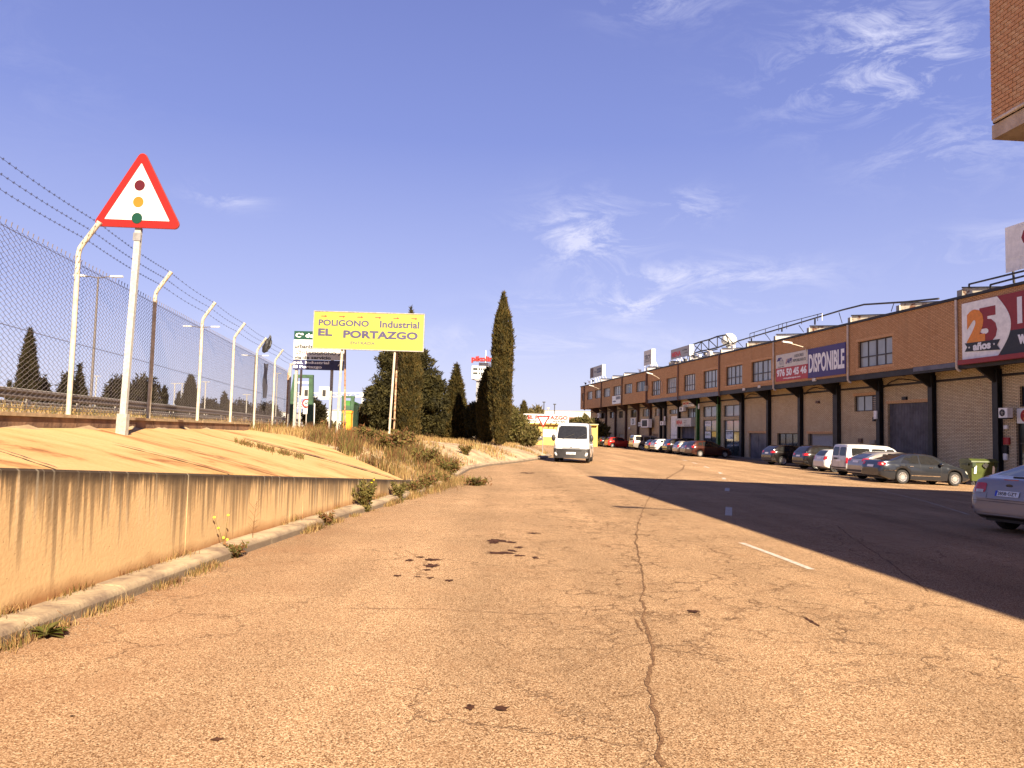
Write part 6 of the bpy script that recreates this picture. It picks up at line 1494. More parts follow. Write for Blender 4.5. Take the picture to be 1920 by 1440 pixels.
# yellow building with the white name board
def ex3(t, W_, H_, z):
    def zz_(py): return P(1000, py, 110).z - z
    def xx(px): return P(px, 800, 110).x - P(978.5, 800, 110).x
    b = MB(); b.box(xx(981), xx(1066), -.4, -.15, zz_(793), zz_(776)); nb_ = b.build('name_board', 'sign_white', t)
    lettering('EL PORTAZGO', xx(1064) - xx(989), zz_(778.5) - zz_(786), (xx(989), -.41, zz_(786)), (1, 0, 0), (0, 0, 1), 'letter_red', t, bold=.05, depth=.02)
    lettering('POLIGONO', xx(1007) - xx(985), zz_(787.5) - zz_(791), (xx(985), -.41, zz_(791)), (1, 0, 0), (0, 0, 1), 'letter_black', t, bold=.03, depth=.02)
    lettering('INDUSTRIAL', xx(1060) - xx(1036), zz_(787.5) - zz_(791), (xx(1036), -.41, zz_(791)), (1, 0, 0), (0, 0, 1), 'letter_black', t, bold=.03, depth=.02)
    b = MB(); b.box(xx(981), xx(1004), -.05, .0, zz_(813), zz_(805)); b.build('window', 'pane_dark', t)
    b = MB(); b.box(xx(982.5), xx(989), -.07, -.052, zz_(813), zz_(806)); b.build('blind', 'panel_cream', t)
    b = MB(); b.box(xx(1018), xx(1043), -.06, .0, zz_(818.5), zz_(805)); b.build('garage_door', 'panel_white', t)
    b = MB(); b.box(xx(979), xx(1120), -.5, -.05, zz_(795.2), zz_(793.3)); b.build('ledge', 'yellow_wall', t)
    for k in range(8): b = MB(); x = xx(983 + 10 * k); b.bar((x, -.5, zz_(792)), (x, -1.1, zz_(793)), .12); b.build('sign_lamp', 'steel_black', t)
fbld(978.5, 1121, 793.4, 822, 110, 'yellow_building', 'low yellow building with a white name board, left of the white van', 'yellow_wall', extra=ex3)
def ex4(t, W_, H_, z):
    b = MB(); b.box(W_ * .0, W_ * .12, -.1, 0, H_ * .6, H_ * .95); b.build('red_patch', 'red_brick_far', t); b = MB(); b.box(W_ * .3, W_ * .65, -.1, 0, H_ * .55, H_ * .82); b.build('red_patch', 'red_brick_far', t)
fbld(1000, 1125, 769.5, 800, 165, 'white_factory', 'long white factory hall behind the yellow building', 'tower_white', 20, extra=ex4)
for i, (px, top) in enumerate(((1020, 754), (1040, 758), (905, 760), (1028, 765))):
    a = P(px, top, 160); b = MB(); b.tube([(0, 0, 0), (0, 0, a.z - 1)], .10, 5); b.box(-.3, .3, -.1, .1, a.z - 1.1, a.z - .9); obj('mast', b.mesh('mast', 'steel_black' if i < 2 else 'galv_dull'), label=('thin dark mast above the white factory roof', 'second dark mast above the white factory, nearer the van', 'pale mast left of the tall cypress', 'short mast above the name board')[i], cat='mast', loc=(a.x, 160, 1))
# give way signs
for px, yt, yb, wpx, Y, lab in ((870.5, 777.5, 797, 22, 62, 'smaller looking give way sign in front of the white car derived van'), (1018.5, 778, 803.5, 25.5, 54, 'give way sign in front of the yellow building, left of the parked white van')):
    a = P(px, (yt + yb) / 2, Y); side = wpx / FPX * Y; zg = T(a.x, Y)
    t = thing('give_way_sign', lab, 'road sign', (a.x, Y, zg), group='give way signs on the island'); cz_ = P(px, yt + (yb - yt) * .36, Y).z - zg
    flat(rtri(side, side * .05, 0, down=True), 0, .03, 'sign_red', 'red_border', t).location = (0, 0, cz_); flat(rtri(side * .68, .01, 0, down=True), -.031, .006, 'sign_white', 'white_field', t).location = (0, 0, cz_)
    b = MB(); b.tube([(0, .05, -.1), (0, .05, cz_ + side * .2)], .035, 7); b.build('pole', 'galv', t)
# rubbish container
BINP = Wd(-29.5, 4.2); q = P(1833, 900, 39.6); BX0, BY0 = P(1812, 900, 39.6).x, 39.3
t = thing('rubbish_container', 'green four wheeled rubbish container with white reflective strips, right of the charcoal saloon', 'rubbish container', (BX0 + .10, BY0, gz(q.x, q.y)), R(3))
b = MB(); w0, w1, d0, d1_ = 1.22, 1.36, .78, 1.0
for q0 in (0,):
    v = []
    for (wx_, dx_, z) in ((w0, d0, .22), (w1, d1_, 1.18)):
        for i, j in ((-1, -1), (1, -1), (1, 1), (-1, 1)): v.append((.68 + i * wx_ / 2, .5 + j * dx_ / 2, z))
    b.add(v, [(0, 3, 2, 1), (4, 5, 6, 7), (0, 1, 5, 4), (1, 2, 6, 5), (2, 3, 7, 6), (3, 0, 4, 7)])
b.build('body', 'bin_green', t)
b = MB(); b.prism([(-.04, -.06, 1.18), (-.04, 1.06, 1.18), (-.04, .8, 1.34), (-.04, .2, 1.36), (-.04, -.04, 1.25)], (1, 0, 0), 1.44); b.build('lid', 'bin_green', t, fix=True)
for x in (.10, 1.26): b = MB(); b.box(x - .09, x + .09, -.06, -.01, .95, 1.17); b.build('lid_hinge', 'bin_dark', t)
for x in (.20, 1.16): b = MB(); b.prism([(x - .06, -.012 + .055, .60), (x + .06, .043, .60), (x + .06, -.012, 1.0), (x - .06, -.012, 1.0)], (0, -1, 0), .012); b.build('reflective_strip', 'panel_white', t)
b = MB()
for (dx, dz) in ((-.09, 0), (.09, 0), (0, .05), (0, -.07)): b.disc((.72 + dx, -.01, 1.03 + dz), (0, -1, 0), .075, .03, 10)
b.build('latch', 'steel_black', t)
for sx in (-1, 1): b = MB(); b.box(.68 + sx * .70 - .03, .68 + sx * .70 + .03, .2, .8, 1.0, 1.1); b.build('lifting_lug', 'bin_dark', t)
for x in (.15, 1.2):
    for y_ in (.15, .85):
        b = MB(); b.lathe([(.03, -.03), (.10, -.03), (.10, .03), (.03, .03)], 'y', 14, c=(x, y_, .10)); b.box(x - .04, x + .04, y_ - .05, y_ + .05, .12, .24); b.build('castor', 'steel_black', t)

# ------------------------------------------------------------ vehicles
def smooth_prof(pts, x, w_=.05):
    return sum(interp(pts, x + w_ * k) * c for k, c in ((-2, .1), (-1, .2), (0, .4), (1, .2), (2, .1)))
_wheels = {}
def wheel_meshes(r, spokes, dark):
    k = (round(r, 3), spokes, dark)
    if k not in _wheels:
        b = MB(); tw_ = .105
        b.lathe([(r * .66, -tw_), (r * .93, -tw_ * 1.05), (r, -tw_ * .75), (r, tw_ * .75), (r * .93, tw_ * 1.05), (r * .66, tw_)], 'y', 30); b.disc((0, .0, 0), (0, 1, 0), r * .66, .01, 20); ty = b.mesh('tyre', 'rubber', True)
        b = MB(); b.lathe([(r * .60, tw_ * .3), (r * .665, tw_ * .98), (r * .64, tw_ * 1.06), (r * .585, tw_ * .9), (r * .585, tw_ * .3)], 'y', 30)
        for i in range(spokes):
            a = 2 * math.pi * i / spokes; d = Vector((math.cos(a), 0, math.sin(a))); b.bar(d * r * .10 + Vector((0, tw_ * .78, 0)), d * r * .60 + Vector((0, tw_ * .85, 0)), r * (.9 / spokes + .04), .03, up=(0, 1, 0))
        b.disc((0, tw_ * .74, 0), (0, 1, 0), r * .15, .03, 14); rm = b.mesh('rim', 'rim_dark' if dark else 'rim', True)
        b = MB(); b.disc((0, tw_ * .2, 0), (0, 1, 0), r * .6, .02, 20); br = b.mesh('dark_wheel_backing', 'steel_black')  # near-black backing disc, paints the gaps between the spokes dark
        _wheels[k] = (ty, rm, br)
    return _wheels[k]
def car(name, label, cat, px, Y, th, sp, pm, group=None, spokes=10, darkrim=False, plate_txt=None, loc=None, lit=False):
    """local x forward from the rear bumper, y to the left, z up; px = picture x of the near rear wheel hub"""
    L, W, H, wb, ro, wr = sp['L'], sp['W'], sp['H'], sp['wb'], sp['ro'], sp['wr']; hw = W / 2
    if loc is None:
        hub = P(px, 860, Y); rz_ = th; c = Vector((math.cos(rz_), math.sin(rz_)))
        p = Vector((hub.x, Y)) - c * ro - Vector((-c.y, c.x)) * (-(hw - .1))
        loc = (p.x, p.y)
    t = thing(name, label, cat, (loc[0], loc[1], gz(loc[0] + .5, loc[1]) + .0), th, group)
    mid = (loc[0] + math.cos(th) * L / 2, loc[1] + math.sin(th) * L / 2)
    z_a = gz(*loc); z_b = gz(loc[0] + math.cos(th) * L, loc[1] + math.sin(th) * L); t.location.z = z_a; t.rotation_euler = (0, -math.atan((z_b - z_a) / L), th)
    top, belt = sp['top'], sp['belt']; rr_, rf = sp.get('round', (.16, .22)); tumble = sp.get('tumble', .42)
    arches = (ro, ro + wb); RA = wr * 1.14; clr = sp.get('clr', .19)
    xs = [0, .008, .02, .045, .08] + [.12 + .04 * i for i in range(int((L - .24) / .04))] + [L - .11, L - .08, L - .045, L - .02, L - .008, L]
    for a in arches:
        for s_ in (-1, 1): xs += [a + s_ * RA * q for q in (1.0, .995, .97, .93)]
    xs = sorted(set(round(x, 4) for x in xs)); v = []
    def section(x):
        zt = smooth_prof(top, x); zb_ = min(smooth_prof(belt, x), zt - .02)
        f = 1.0
        if x < .55: f -= rr_ * (1 - x / .55) ** 2.6
        if x > L - .75: f -= rf * ((x - (L - .75)) / .75) ** 2.4
        e = min(x, L - x)
        if e < .05: f *= .90 + .10 * math.sqrt(e / .05)
        h_ = hw * f; z0_ = clr + max(0, .16 * (1 - x / .5)) * (x < .5) + max(0, .10 * (1 - (L - x) / .4)) * (L - x < .4)
        for a in arches:
            if abs(x - a) < RA: z0_ = max(z0_, wr + math.sqrt(RA * RA - (x - a) ** 2))
        z0_ = min(z0_, zb_ - .1)
        k = min(1, max(0, (zt - zb_) / .3)); yt = max(.2, h_ - .05 - tumble * (zt - zb_))
        return [(0, z0_), (h_ * .88, z0_), (h_ - .03, z0_ + .035), (h_ - .0, lerp(z0_, zb_, .30)), (h_ + .012, lerp(z0_, zb_, .62)), (h_ - .005, zb_ - .09), (h_ - .03, zb_ - .02), (h_ - .05, zb_ + .012 * k),
                (lerp(h_ - .05, yt, .5), lerp(zb_, zt - .06 * k, .5)), (yt + .02, zt - .075 * k - .006), (yt - .03, zt - .035 * k - .003), (yt - .13, zt - .012 * k), (yt * .45, zt - .001), (0, zt)]
    rings = []
    for x in xs:
        s_ = section(x); rings.append([(x, y_, z) for y_, z in s_] + [(x, -y_, z) for y_, z in s_[-2:0:-1]])
    n = len(rings[0]); b = MB(); b.v = [p for r_ in rings for p in r_]
    for i in range(len(rings) - 1):
        for j in range(n): b.f.append([i * n + j, i * n + (j + 1) % n, (i + 1) * n + (j + 1) % n, (i + 1) * n + j]); b.m.append(0)
    b.f.append(list(range(n))); b.m.append(0); b.f.append([(len(rings) - 1) * n + j for j in range(n)][::-1]); b.m.append(0)
    me = b.mesh('body', pm, True); o = obj('body', me, t, fix=True)
    bvh = BVHTree.FromPolygons(b.v, b.f)
    def patch(name_, cor, d, m_, off=.006, nu=8, nv=5, parent=t, label_=None, smooth=True, rc=0):
        """cor: 4 corners (3D) seen along d, projected on the body"""
        cor = [Vector(c_) for c_ in cor]; d = Vector(d).normalized(); vv = []; q = MB()
        for j in range(nv + 1):
            for i in range(nu + 1):
                u, w_ = i / nu, j / nv
                if rc:
                    cu, cw = u * 2 - 1, w_ * 2 - 1; cu2 = cu * (1 - rc * cw ** 6); cw2 = cw * (1 - rc * cu ** 6); u, w_ = (cu2 + 1) / 2, (cw2 + 1) / 2
                p = cor[0].lerp(cor[1], u).lerp(cor[3].lerp(cor[2], u), w_); hit = bvh.ray_cast(p - d * 6, d); cen = (cor[0] + cor[1] + cor[2] + cor[3]) / 4; tr_ = 0
                while hit[0] is None and tr_ < 25: p = p.lerp(cen, .08); hit = bvh.ray_cast(p - d * 6, d); tr_ += 1
                if hit[0] is None: pt = p; nrm = -d
                else:
                    pt, nrm = hit[0], hit[1]
                    if nrm.dot(d) > 0: nrm = -nrm
                vv.append(pt - d * off)
        q.add(vv, [(j * (nu + 1) + i, j * (nu + 1) + i + 1, (j + 1) * (nu + 1) + i + 1, (j + 1) * (nu + 1) + i) for j in range(nv) for i in range(nu)])
        return q.build(name_, m_, parent, smooth=smooth, label=label_)
    # underbody and wheels
    b = MB(); b.box(.25, L - .25, -hw * .70, hw * .70, clr + .02, clr + .32); b.build('underbody', 'plastic_black', t)
    b = MB()
    for a in arches:
        for s_ in (-1, 1): b.box(a - RA * .96, a + RA * .96, s_ * hw * .70, s_ * (hw * .74), clr + .1, wr + RA * .96)
    b.build('wheel_housing', 'plastic_black', t, kind=None) if 0 else None
    ty, rm, br = wheel_meshes(wr, spokes, darkrim)
    for a in arches:
        for s_ in (-1, 1):
            w_ = obj('wheel', None, t); w_.location = (a, s_ * (hw - .115), wr); w_.rotation_euler = (0, .3 * a, 0 if s_ > 0 else math.pi)
            obj('tyre', ty, w_); obj('rim', rm, w_); obj('dark_wheel_backing', br, w_)
    for a in arches:
        b = MB(); b.lathe([(RA * 1.0, -hw + .16), (RA * 1.0, hw - .16)], 'y', 24, c=(a, 0, wr)); b.v = [(x_, y_, max(z_, clr)) for x_, y_, z_ in b.v]; b.build('wheel_arch_liner', 'plastic_black', t)
    F_, Rr_, = (-1, 0, 0), (1, 0, 0)
    for (x0, x0t, x1, x1t, z0_, z1_) in sp['side']:
        for s_ in (-1, 1):
            patch('side_window', [(x0, 0, z0_), (x1, 0, z0_), (x1t, 0, z1_), (x0t, 0, z1_)] if s_ < 0 else [(x1, 0, z0_), (x0, 0, z0_), (x0t, 0, z1_), (x1t, 0, z1_)], (0, -s_, 0), 'car_glass', rc=.04)
    def rear(y0, y1, z0_, z1_, name_, m_, dy=0, **kw): return patch(name_, [(0, y1, z0_), (0, y0, z0_), (0, y0 + dy, z1_), (0, y1 - dy, z1_)], (1, 0, 0), m_, **kw)
    def front(y0, y1, z0_, z1_, name_, m_, dy=0, **kw): return patch(name_, [(0, y0, z0_), (0, y1, z0_), (0, y1 - dy, z1_), (0, y0 + dy, z1_)], (-1, 0, 0), m_, **kw)
    g = sp['rglass']; rear(-g[0], g[0], g[1], g[2], 'rear_window', 'car_glass', dy=g[3], rc=.04, nu=12, nv=8)
    g = sp['fglass']; front(-g[0], g[0], g[1], g[2], 'windscreen', 'car_glass', dy=g[3], rc=.03, nu=14, nv=8)
    for (y0, y1, z0_, z1_, m_, nm, dy) in sp['rear']:
        for s_ in (-1, 1):
            rear(min(s_ * y0, s_ * y1), max(s_ * y0, s_ * y1), z0_, z1_, nm, 'lamp_lit' if lit and m_ == 'lamp_red' else m_, off=.010, rc=.08, nu=8, nv=6)
    for (x0, x1, z0_, z1_, m_, nm) in sp.get('wrap', ()):
        for s_ in (-1, 1): patch(nm, [(x0, 0, z0_), (x1, 0, lerp(z0_, z1_, .25)), (x1 * .9, 0, z1_), (x0, 0, z1_)] if s_ < 0 else [(x1, 0, lerp(z0_, z1_, .25)), (x0, 0, z0_), (x0, 0, z1_), (x1 * .9, 0, z1_)], (0, -s_, 0), m_, off=.008)
    pz = sp.get('platez', .80)
    pl_ = rear(-.26, .26, pz - .055, pz + .055, 'number_plate', 'plate', off=.018, nu=2, nv=1, smooth=False)
    if plate_txt:
        rear(.215, .26, pz - .055, pz + .055, 'plate_band', 'plate_blue', off=.021, nu=1, nv=1); hit = bvh.ray_cast(Vector((-5, 0, pz)), Vector((1, 0, 0)))
        lettering(plate_txt, .42, .078, (hit[0].x - .026, .20, pz - .038), (0, -1, 0), (0, 0, 1), 'letter_black', t, bold=.0, depth=.004)
    bmz = sp.get('bumper')
    if bmz: rear(-hw + .03, hw - .03, bmz[0], bmz[1], 'bumper_strip', bmz[2], off=.022, nu=20, nv=2)
    for (y0, y1, z0_, z1_, m_, nm, dy) in sp['front']:
        for s_ in ((-1, 1) if y0 > 0 else (1,)):
            front(min(s_ * y0, s_ * y1), max(s_ * y0, s_ * y1), z0_, z1_, nm, m_, off=.012, rc=.06)
    for x in sp.get('gaps', ()):
        for s_ in (-1, 1): patch('door_seam', [(x, 0, clr + .12), (x + .012, 0, clr + .12), (x + .012, 0, sp['side'][0][4] - .02), (x, 0, sp['side'][0][4] - .02)], (0, -s_, 0), 'plastic_black', off=.003, nu=1, nv=8)
    for x in sp.get('handles', ()):
        zb_ = smooth_prof(belt, x) - .10
        for s_ in (-1, 1):
            hit = bvh.ray_cast(Vector((x, s_ * 3, zb_)), Vector((0, -s_, 0)))
            if hit[0]: b = MB(); yy = hit[0].y; b.box(x - .09, x + .09, yy, yy + s_ * .035, zb_ - .018, zb_ + .018); b.build('door_handle', sp.get('handm', 'plastic_black'), t)
    for s_ in (-1, 1):
        mx, mz = sp['mirror']; bm = bmesh.new(); bmesh.ops.create_uvsphere(bm, u_segments=12, v_segments=8, radius=1); ms = sp.get('msize', (.09, .13, .085))
        for v_ in bm.verts: v_.co = Vector((v_.co.x * ms[0] + mx, v_.co.y * ms[1] + s_ * (hw + .07), v_.co.z * ms[2] + mz))
        me = bpy.data.meshes.new('mirror'); bm.to_mesh(me); bm.free(); me.materials.append(M[sp.get('mirm', pm)])
        for q in me.polygons: q.use_smooth = True
        obj('mirror', me, t)
    for s_ in sp.get('strip', ()):
        x0, x1, z, m_ = s_
        for sg in (-1, 1): patch('trim_strip', [(x0, 0, z - .018), (x1, 0, z - .018), (x1, 0, z + .018), (x0, 0, z + .018)], (0, -sg, 0), m_, off=.010, nu=20, nv=1)
    if sp.get('rails'):
        x0, x1, z = sp['rails']
        for s_ in (-1, 1): b = MB(); y_ = s_ * (hw - .28); b.tube([(x0, y_, z - .06), (x0 + .15, y_, z), (x1 - .15, y_, z), (x1, y_, z - .06)], .02, 6); b.build('roof_rail', sp.get('railm', 'plastic_black'), t)
    return t, patch, bvh, (rear, front)
def SP(kind, **kw):
    d = {}
    if kind == 'saloon':
        d = dict(L=4.77, W=1.82, H=1.47, wb=2.71, ro=1.12, wr=.325, top=[(0, .60), (.03, .74), (.06, 1.02), (.14, 1.07), (.62, 1.12), (1.35, 1.40), (1.75, 1.46), (2.35, 1.475), (2.9, 1.42), (3.75, 1.00), (4.45, .83), (4.70, .68), (4.77, .42)],
                 belt=[(0, .56), (.06, .93), (.5, .97), (1.6, .95), (3.6, .90), (4.3, .76), (4.77, .38)], side=[(1.02, 1.42, 1.98, 2.02, .99, 1.38), (2.06, 2.08, 3.22, 2.72, .97, 1.39)],
                 rglass=(.60, 1.12, 1.40, .08), fglass=(.68, 1.0, 1.40, .10), rear=[(.52, .80, .84, 1.0, 'lamp_red', 'tail_light', 0)], wrap=[(.02, .28, .84, .99, 'lamp_red', 'tail_light')], platez=.80,
                 front=[(.45, .80, .58, .72, 'lamp_clear', 'headlight', 0), (-.35, .35, .45, .68, 'steel_black', 'grille', 0)], gaps=(2.03, 3.1, 1.2), handles=(1.55, 2.55), mirror=(3.05, .99), handm='chrome')
    if kind == 'hatch':
        d = dict(L=4.0, W=1.70, H=1.48, wb=2.47, ro=.68, wr=.30, top=[(0, .58), (.03, .78), (.07, 1.0), (.40, 1.38), (.60, 1.45), (1.5, 1.49), (2.15, 1.44), (2.95, 1.03), (3.6, .88), (3.92, .68), (4.0, .42)],
                 belt=[(0, .54), (.07, .92), (.5, .97), (1.8, .95), (2.9, .90), (3.6, .78), (4.0, .38)], side=[(.62, .68, 1.30, 1.30, 1.0, 1.36), (1.36, 1.36, 2.62, 2.12, .98, 1.39)],
                 rglass=(.56, 1.03, 1.38, .06), fglass=(.64, 1.03, 1.39, .10), rear=[(.56, .76, .78, 1.02, 'lamp_red', 'tail_light', 0)], wrap=[(.03, .20, .80, 1.0, 'lamp_red', 'tail_light')], platez=.70,
                 front=[(.42, .76, .60, .76, 'lamp_clear', 'headlight', 0), (-.35, .35, .45, .66, 'steel_black', 'grille', 0)], gaps=(1.33, 2.5), handles=(1.55,), mirror=(2.5, 1.0))
    if kind == 'suv':
        d = dict(L=4.62, W=1.89, H=1.68, wb=2.80, ro=.92, wr=.36, clr=.24, top=[(0, .68), (.03, .95), (.06, 1.10), (.42, 1.54), (.62, 1.64), (1.6, 1.69), (2.5, 1.63), (3.3, 1.18), (4.2, 1.03), (4.53, .82), (4.62, .5)],
                 belt=[(0, .64), (.06, 1.05), (.5, 1.12), (2, 1.08), (3.2, 1.04), (4.2, .92), (4.62, .45)], side=[(.62, .80, 1.02, 1.02, 1.18, 1.48), (1.07, 1.07, 1.92, 1.92, 1.14, 1.55), (1.98, 1.98, 3.0, 2.5, 1.12, 1.56)],
                 rglass=(.62, 1.16, 1.54, .08), fglass=(.72, 1.17, 1.58, .10), rear=[(.50, .84, .93, 1.10, 'lamp_red', 'tail_light', 0)], wrap=[(.03, .30, .94, 1.10, 'lamp_red', 'tail_light')], platez=.92,
                 front=[(.45, .84, .74, .9, 'lamp_clear', 'headlight', 0), (-.4, .4, .55, .85, 'steel_black', 'grille', 0)], gaps=(1.95, 2.95, 1.0), handles=(1.25, 2.2), mirror=(2.95, 1.14), bumper=(.36, .58, 'plastic_black'))
    if kind == 'boxy':
        d = dict(L=4.85, W=1.92, H=1.88, wb=2.88, ro=1.08, wr=.37, clr=.28, round=(.05, .14), tumble=.22, top=[(0, .72), (.02, 1.1), (.05, 1.2), (.14, 1.78), (.26, 1.88), (2.9, 1.86), (3.3, 1.76), (3.75, 1.18), (4.6, 1.08), (4.8, .92), (4.85, .55)],
                 belt=[(0, .66), (.05, 1.12), (.5, 1.14), (3.6, 1.10), (4.6, .98), (4.85, .5)], side=[(.30, .30, 1.30, 1.30, 1.20, 1.72), (1.42, 1.42, 2.22, 2.22, 1.16, 1.66), (2.30, 2.30, 3.42, 3.12, 1.16, 1.66)],
                 rglass=(.70, 1.22, 1.74, .06), fglass=(.80, 1.2, 1.76, .08), rear=[(.78, .93, .80, 1.28, 'lamp_red', 'tail_light', 0)], wrap=[(.02, .12, .85, 1.25, 'lamp_red', 'tail_light')], platez=.98,
                 front=[(.6, .9, .8, 1.0, 'lamp_clear', 'headlight', 0), (-.5, .5, .7, .95, 'steel_black', 'grille', 0)], gaps=(2.26, 1.36, 3.3), handles=(1.5, 2.5), mirror=(3.3, 1.22), bumper=(.40, .66, 'plastic_black'))
    if kind == 'smallvan':
        d = dict(L=4.28, W=1.80, H=1.83, wb=2.66, ro=.72, wr=.31, clr=.24, round=(.05, .18), tumble=.16, top=[(0, .60), (.02, 1.1), (.06, 1.70), (.16, 1.80), (1.2, 1.84), (2.6, 1.80), (2.95, 1.66), (3.45, 1.14), (3.95, .95), (4.2, .75), (4.28, .45)],
                 belt=[(0, .56), (.04, 1.05), (.5, 1.06), (3.3, 1.02), (3.9, .86), (4.28, .4)], side=[(.34, .34, 1.42, 1.42, 1.12, 1.60), (1.55, 1.55, 2.35, 2.35, 1.12, 1.60), (2.45, 2.45, 3.2, 2.85, 1.10, 1.60)],
                 rglass=(.0, 1.12, 1.64, 0), fglass=(.72, 1.14, 1.66, .08), rear=[(.76, .88, .72, 1.06, 'lamp_red', 'tail_light', 0)], platez=.86,
                 front=[(.5, .82, .66, .85, 'lamp_clear', 'headlight', 0), (-.4, .4, .5, .7, 'steel_black', 'grille', 0)], gaps=(2.40, 1.48), handles=(1.7, 2.6), mirror=(3.05, 1.14), mirm='plastic_black', bumper=(.28, .50, 'plastic_black'))
    if kind == 'mpv':
        d = dict(L=4.52, W=1.80, H=1.61, wb=2.75, ro=.85, wr=.325, top=[(0, .62), (.03, .90), (.07, 1.06), (.40, 1.48), (.60, 1.57), (1.6, 1.62), (2.4, 1.56), (3.5, 1.05), (4.1, .90), (4.42, .72), (4.52, .44)],
                 belt=[(0, .58), (.07, 1.0), (.5, 1.05), (2, .99), (3.3, .93), (4.1, .80), (4.52, .4)], side=[(.62, .78, 1.12, 1.12, 1.12, 1.42), (1.18, 1.18, 2.0, 2.0, 1.06, 1.47), (2.06, 2.06, 3.2, 2.55, 1.02, 1.48)],
                 rglass=(.62, 1.10, 1.48, .08), fglass=(.70, 1.05, 1.5, .10), rear=[(.50, .82, .88, 1.06, 'lamp_red', 'tail_light', 0)], wrap=[(.03, .30, .88, 1.06, 'lamp_red', 'tail_light')], platez=.78,
                 front=[(.45, .80, .66, .8, 'lamp_clear', 'headlight', 0), (-.4, .4, .5, .7, 'steel_black', 'grille', 0)], gaps=(2.03, 3.0), handles=(1.35, 2.3), mirror=(3.0, 1.06))
    d.update(kw); return d
G_ = 'cars parked nose in along the warehouse'
TH = R(8.4)
# near silver saloon seen from behind
msp = SP('saloon', L=4.84, W=1.89, H=1.50, wb=2.85, ro=1.08, wr=.33, top=[(0, .58), (.03, .74), (.07, 1.00), (.12, 1.085), (.35, 1.13), (1.30, 1.44), (1.75, 1.50), (2.4, 1.50), (3.0, 1.44), (3.85, 1.02), (4.5, .86), (4.76, .70), (4.84, .42)],
         belt=[(0, .54), (.07, .92), (.5, 1.0), (1.6, .98), (3.6, .92), (4.4, .78), (4.84, .38)], rglass=(.64, 1.17, 1.44, .10), rear=[(.50, .90, .80, 1.00, 'lamp_red', 'tail_light', 0)], wrap=[(.02, .34, .84, 1.02, 'lamp_red', 'tail_light')], bumper=(.40, .45, 'paint_silver'), platez=.80, side=[(1.0, 1.4, 1.98, 2.02, 1.02, 1.42), (2.06, 2.08, 3.25, 2.78, 1.0, 1.43)])
pc = P(1879, 928, 15.6); thm = R(18)
lc = (pc.x + .10, pc.y + .05)
t, patch, bvh, (rear, front) = car('parked_car', 'silver saloon seen from behind at the right edge, number plate 2858 GZT', 'car', 0, 0, thm, msp, 'paint_silver', G_, plate_txt='2858 GZT', loc=lc)
rear(-.27, .27, .865, .985, 'plate_recess_shadow', 'paint_silver', off=.004) if 0 else None
hit = bvh.ray_cast(Vector((-5, 0, .98)), Vector((1, 0, 0))); b = MB()
b.prism([(hit[0].x - .004, .075 * math.cos(k * .3491), .965 + .030 * math.sin(k * .3491)) for k in range(18)], (-1, 0, 0), .012); b.build('oval_badge', 'paint_dark', t)
rear(-.44, .44, .668, .676, 'boot_seam', 'plastic_black', off=.004, nu=12, nv=1); rear(-.88, .88, .62, .628, 'bumper_seam', 'plastic_black', off=.004, nu=24, nv=1)
rear(-.46, -.452, .68, .80, 'boot_seam', 'plastic_black', off=.004, nu=1, nv=4); rear(.452, .46, .68, .80, 'boot_seam', 'plastic_black', off=.004, nu=1, nv=4)
rear(-.40, -.02, .90, .93, 'boot_handle_bar', 'chrome', off=.012, nu=6, nv=1) if 0 else None
rear(-.80, .80, .26, .38, 'lower_valance', 'plastic_black', off=.006, nu=20, nv=2)
for s_ in (-1, 1): rear(min(s_ * .78, s_ * .90), max(s_ * .78, s_ * .90), .44, .48, 'rear_reflector', 'lamp_red', off=.03, nu=3, nv=1)
rear(-.86, -.55, .80, .86, 'reversing_light', 'lamp_clear', off=.014, nu=4, nv=1); rear(.55, .86, .80, .86, 'reversing_light', 'lamp_clear', off=.014, nu=4, nv=1)
b = MB(); b.box(.34, .46, -.12, .12, 1.135, 1.155); b.build('boot_lip', 'plastic_black', t); b = MB(); b.box(.16, .19, -.14, .18, 1.065, 1.09); b.build('brake_light', 'lamp_red', t)
lettering('mondeo', .17, .03, (-.0, .82, .74), (0, -1, 0), (0, 0, 1), 'chrome', t, depth=.004).location = (.045, 0, 0)
# the row of cars
t, patch, bvh, rf_ = car('parked_car', 'charcoal saloon with silver multi spoke wheels, left of the green rubbish container', 'car', 1690, 37, R(7), SP('saloon', strip=((.15, .78, .62, 'chrome'), (1.55, 3.05, .42, 'chrome')), wr=.335), 'paint_charcoal', G_, 14)
for s_ in (-1, 1): patch('lamp_core', [(.06, 0, .88), (.16, 0, .88), (.16, 0, .96), (.06, 0, .96)], (0, -s_, 0), 'lamp_clear', off=.014, nu=2, nv=2)
t, *_ = car('parked_car', 'light silver estate half hidden behind the charcoal saloon', 'car', 1650, 39.6, R(7), SP('suv', H=1.5, L=4.4, top=[(0, .6), (.03, .9), (.08, 1.05), (.70, 1.36), (1.0, 1.46), (1.9, 1.52), (2.6, 1.46), (3.3, 1.08), (4.0, .93), (4.3, .75), (4.4, .45)], W=1.8, clr=.18, side=[(.95, 1.10, 1.3, 1.3, 1.14, 1.36), (1.36, 1.36, 2.0, 2.0, 1.12, 1.40), (2.05, 2.05, 3.0, 2.5, 1.10, 1.42)], rglass=(.6, 1.06, 1.34, .08), bumper=(.30, .50, 'plastic_black')), 'paint_beige', G_, 7)
t, patch, bvh, (rear, front) = car('parked_van', 'white high roofed passenger van with split rear doors and black rear bumper', 'van', 1608, 43.6, R(6), SP('smallvan'), 'paint_white', G_, 8)
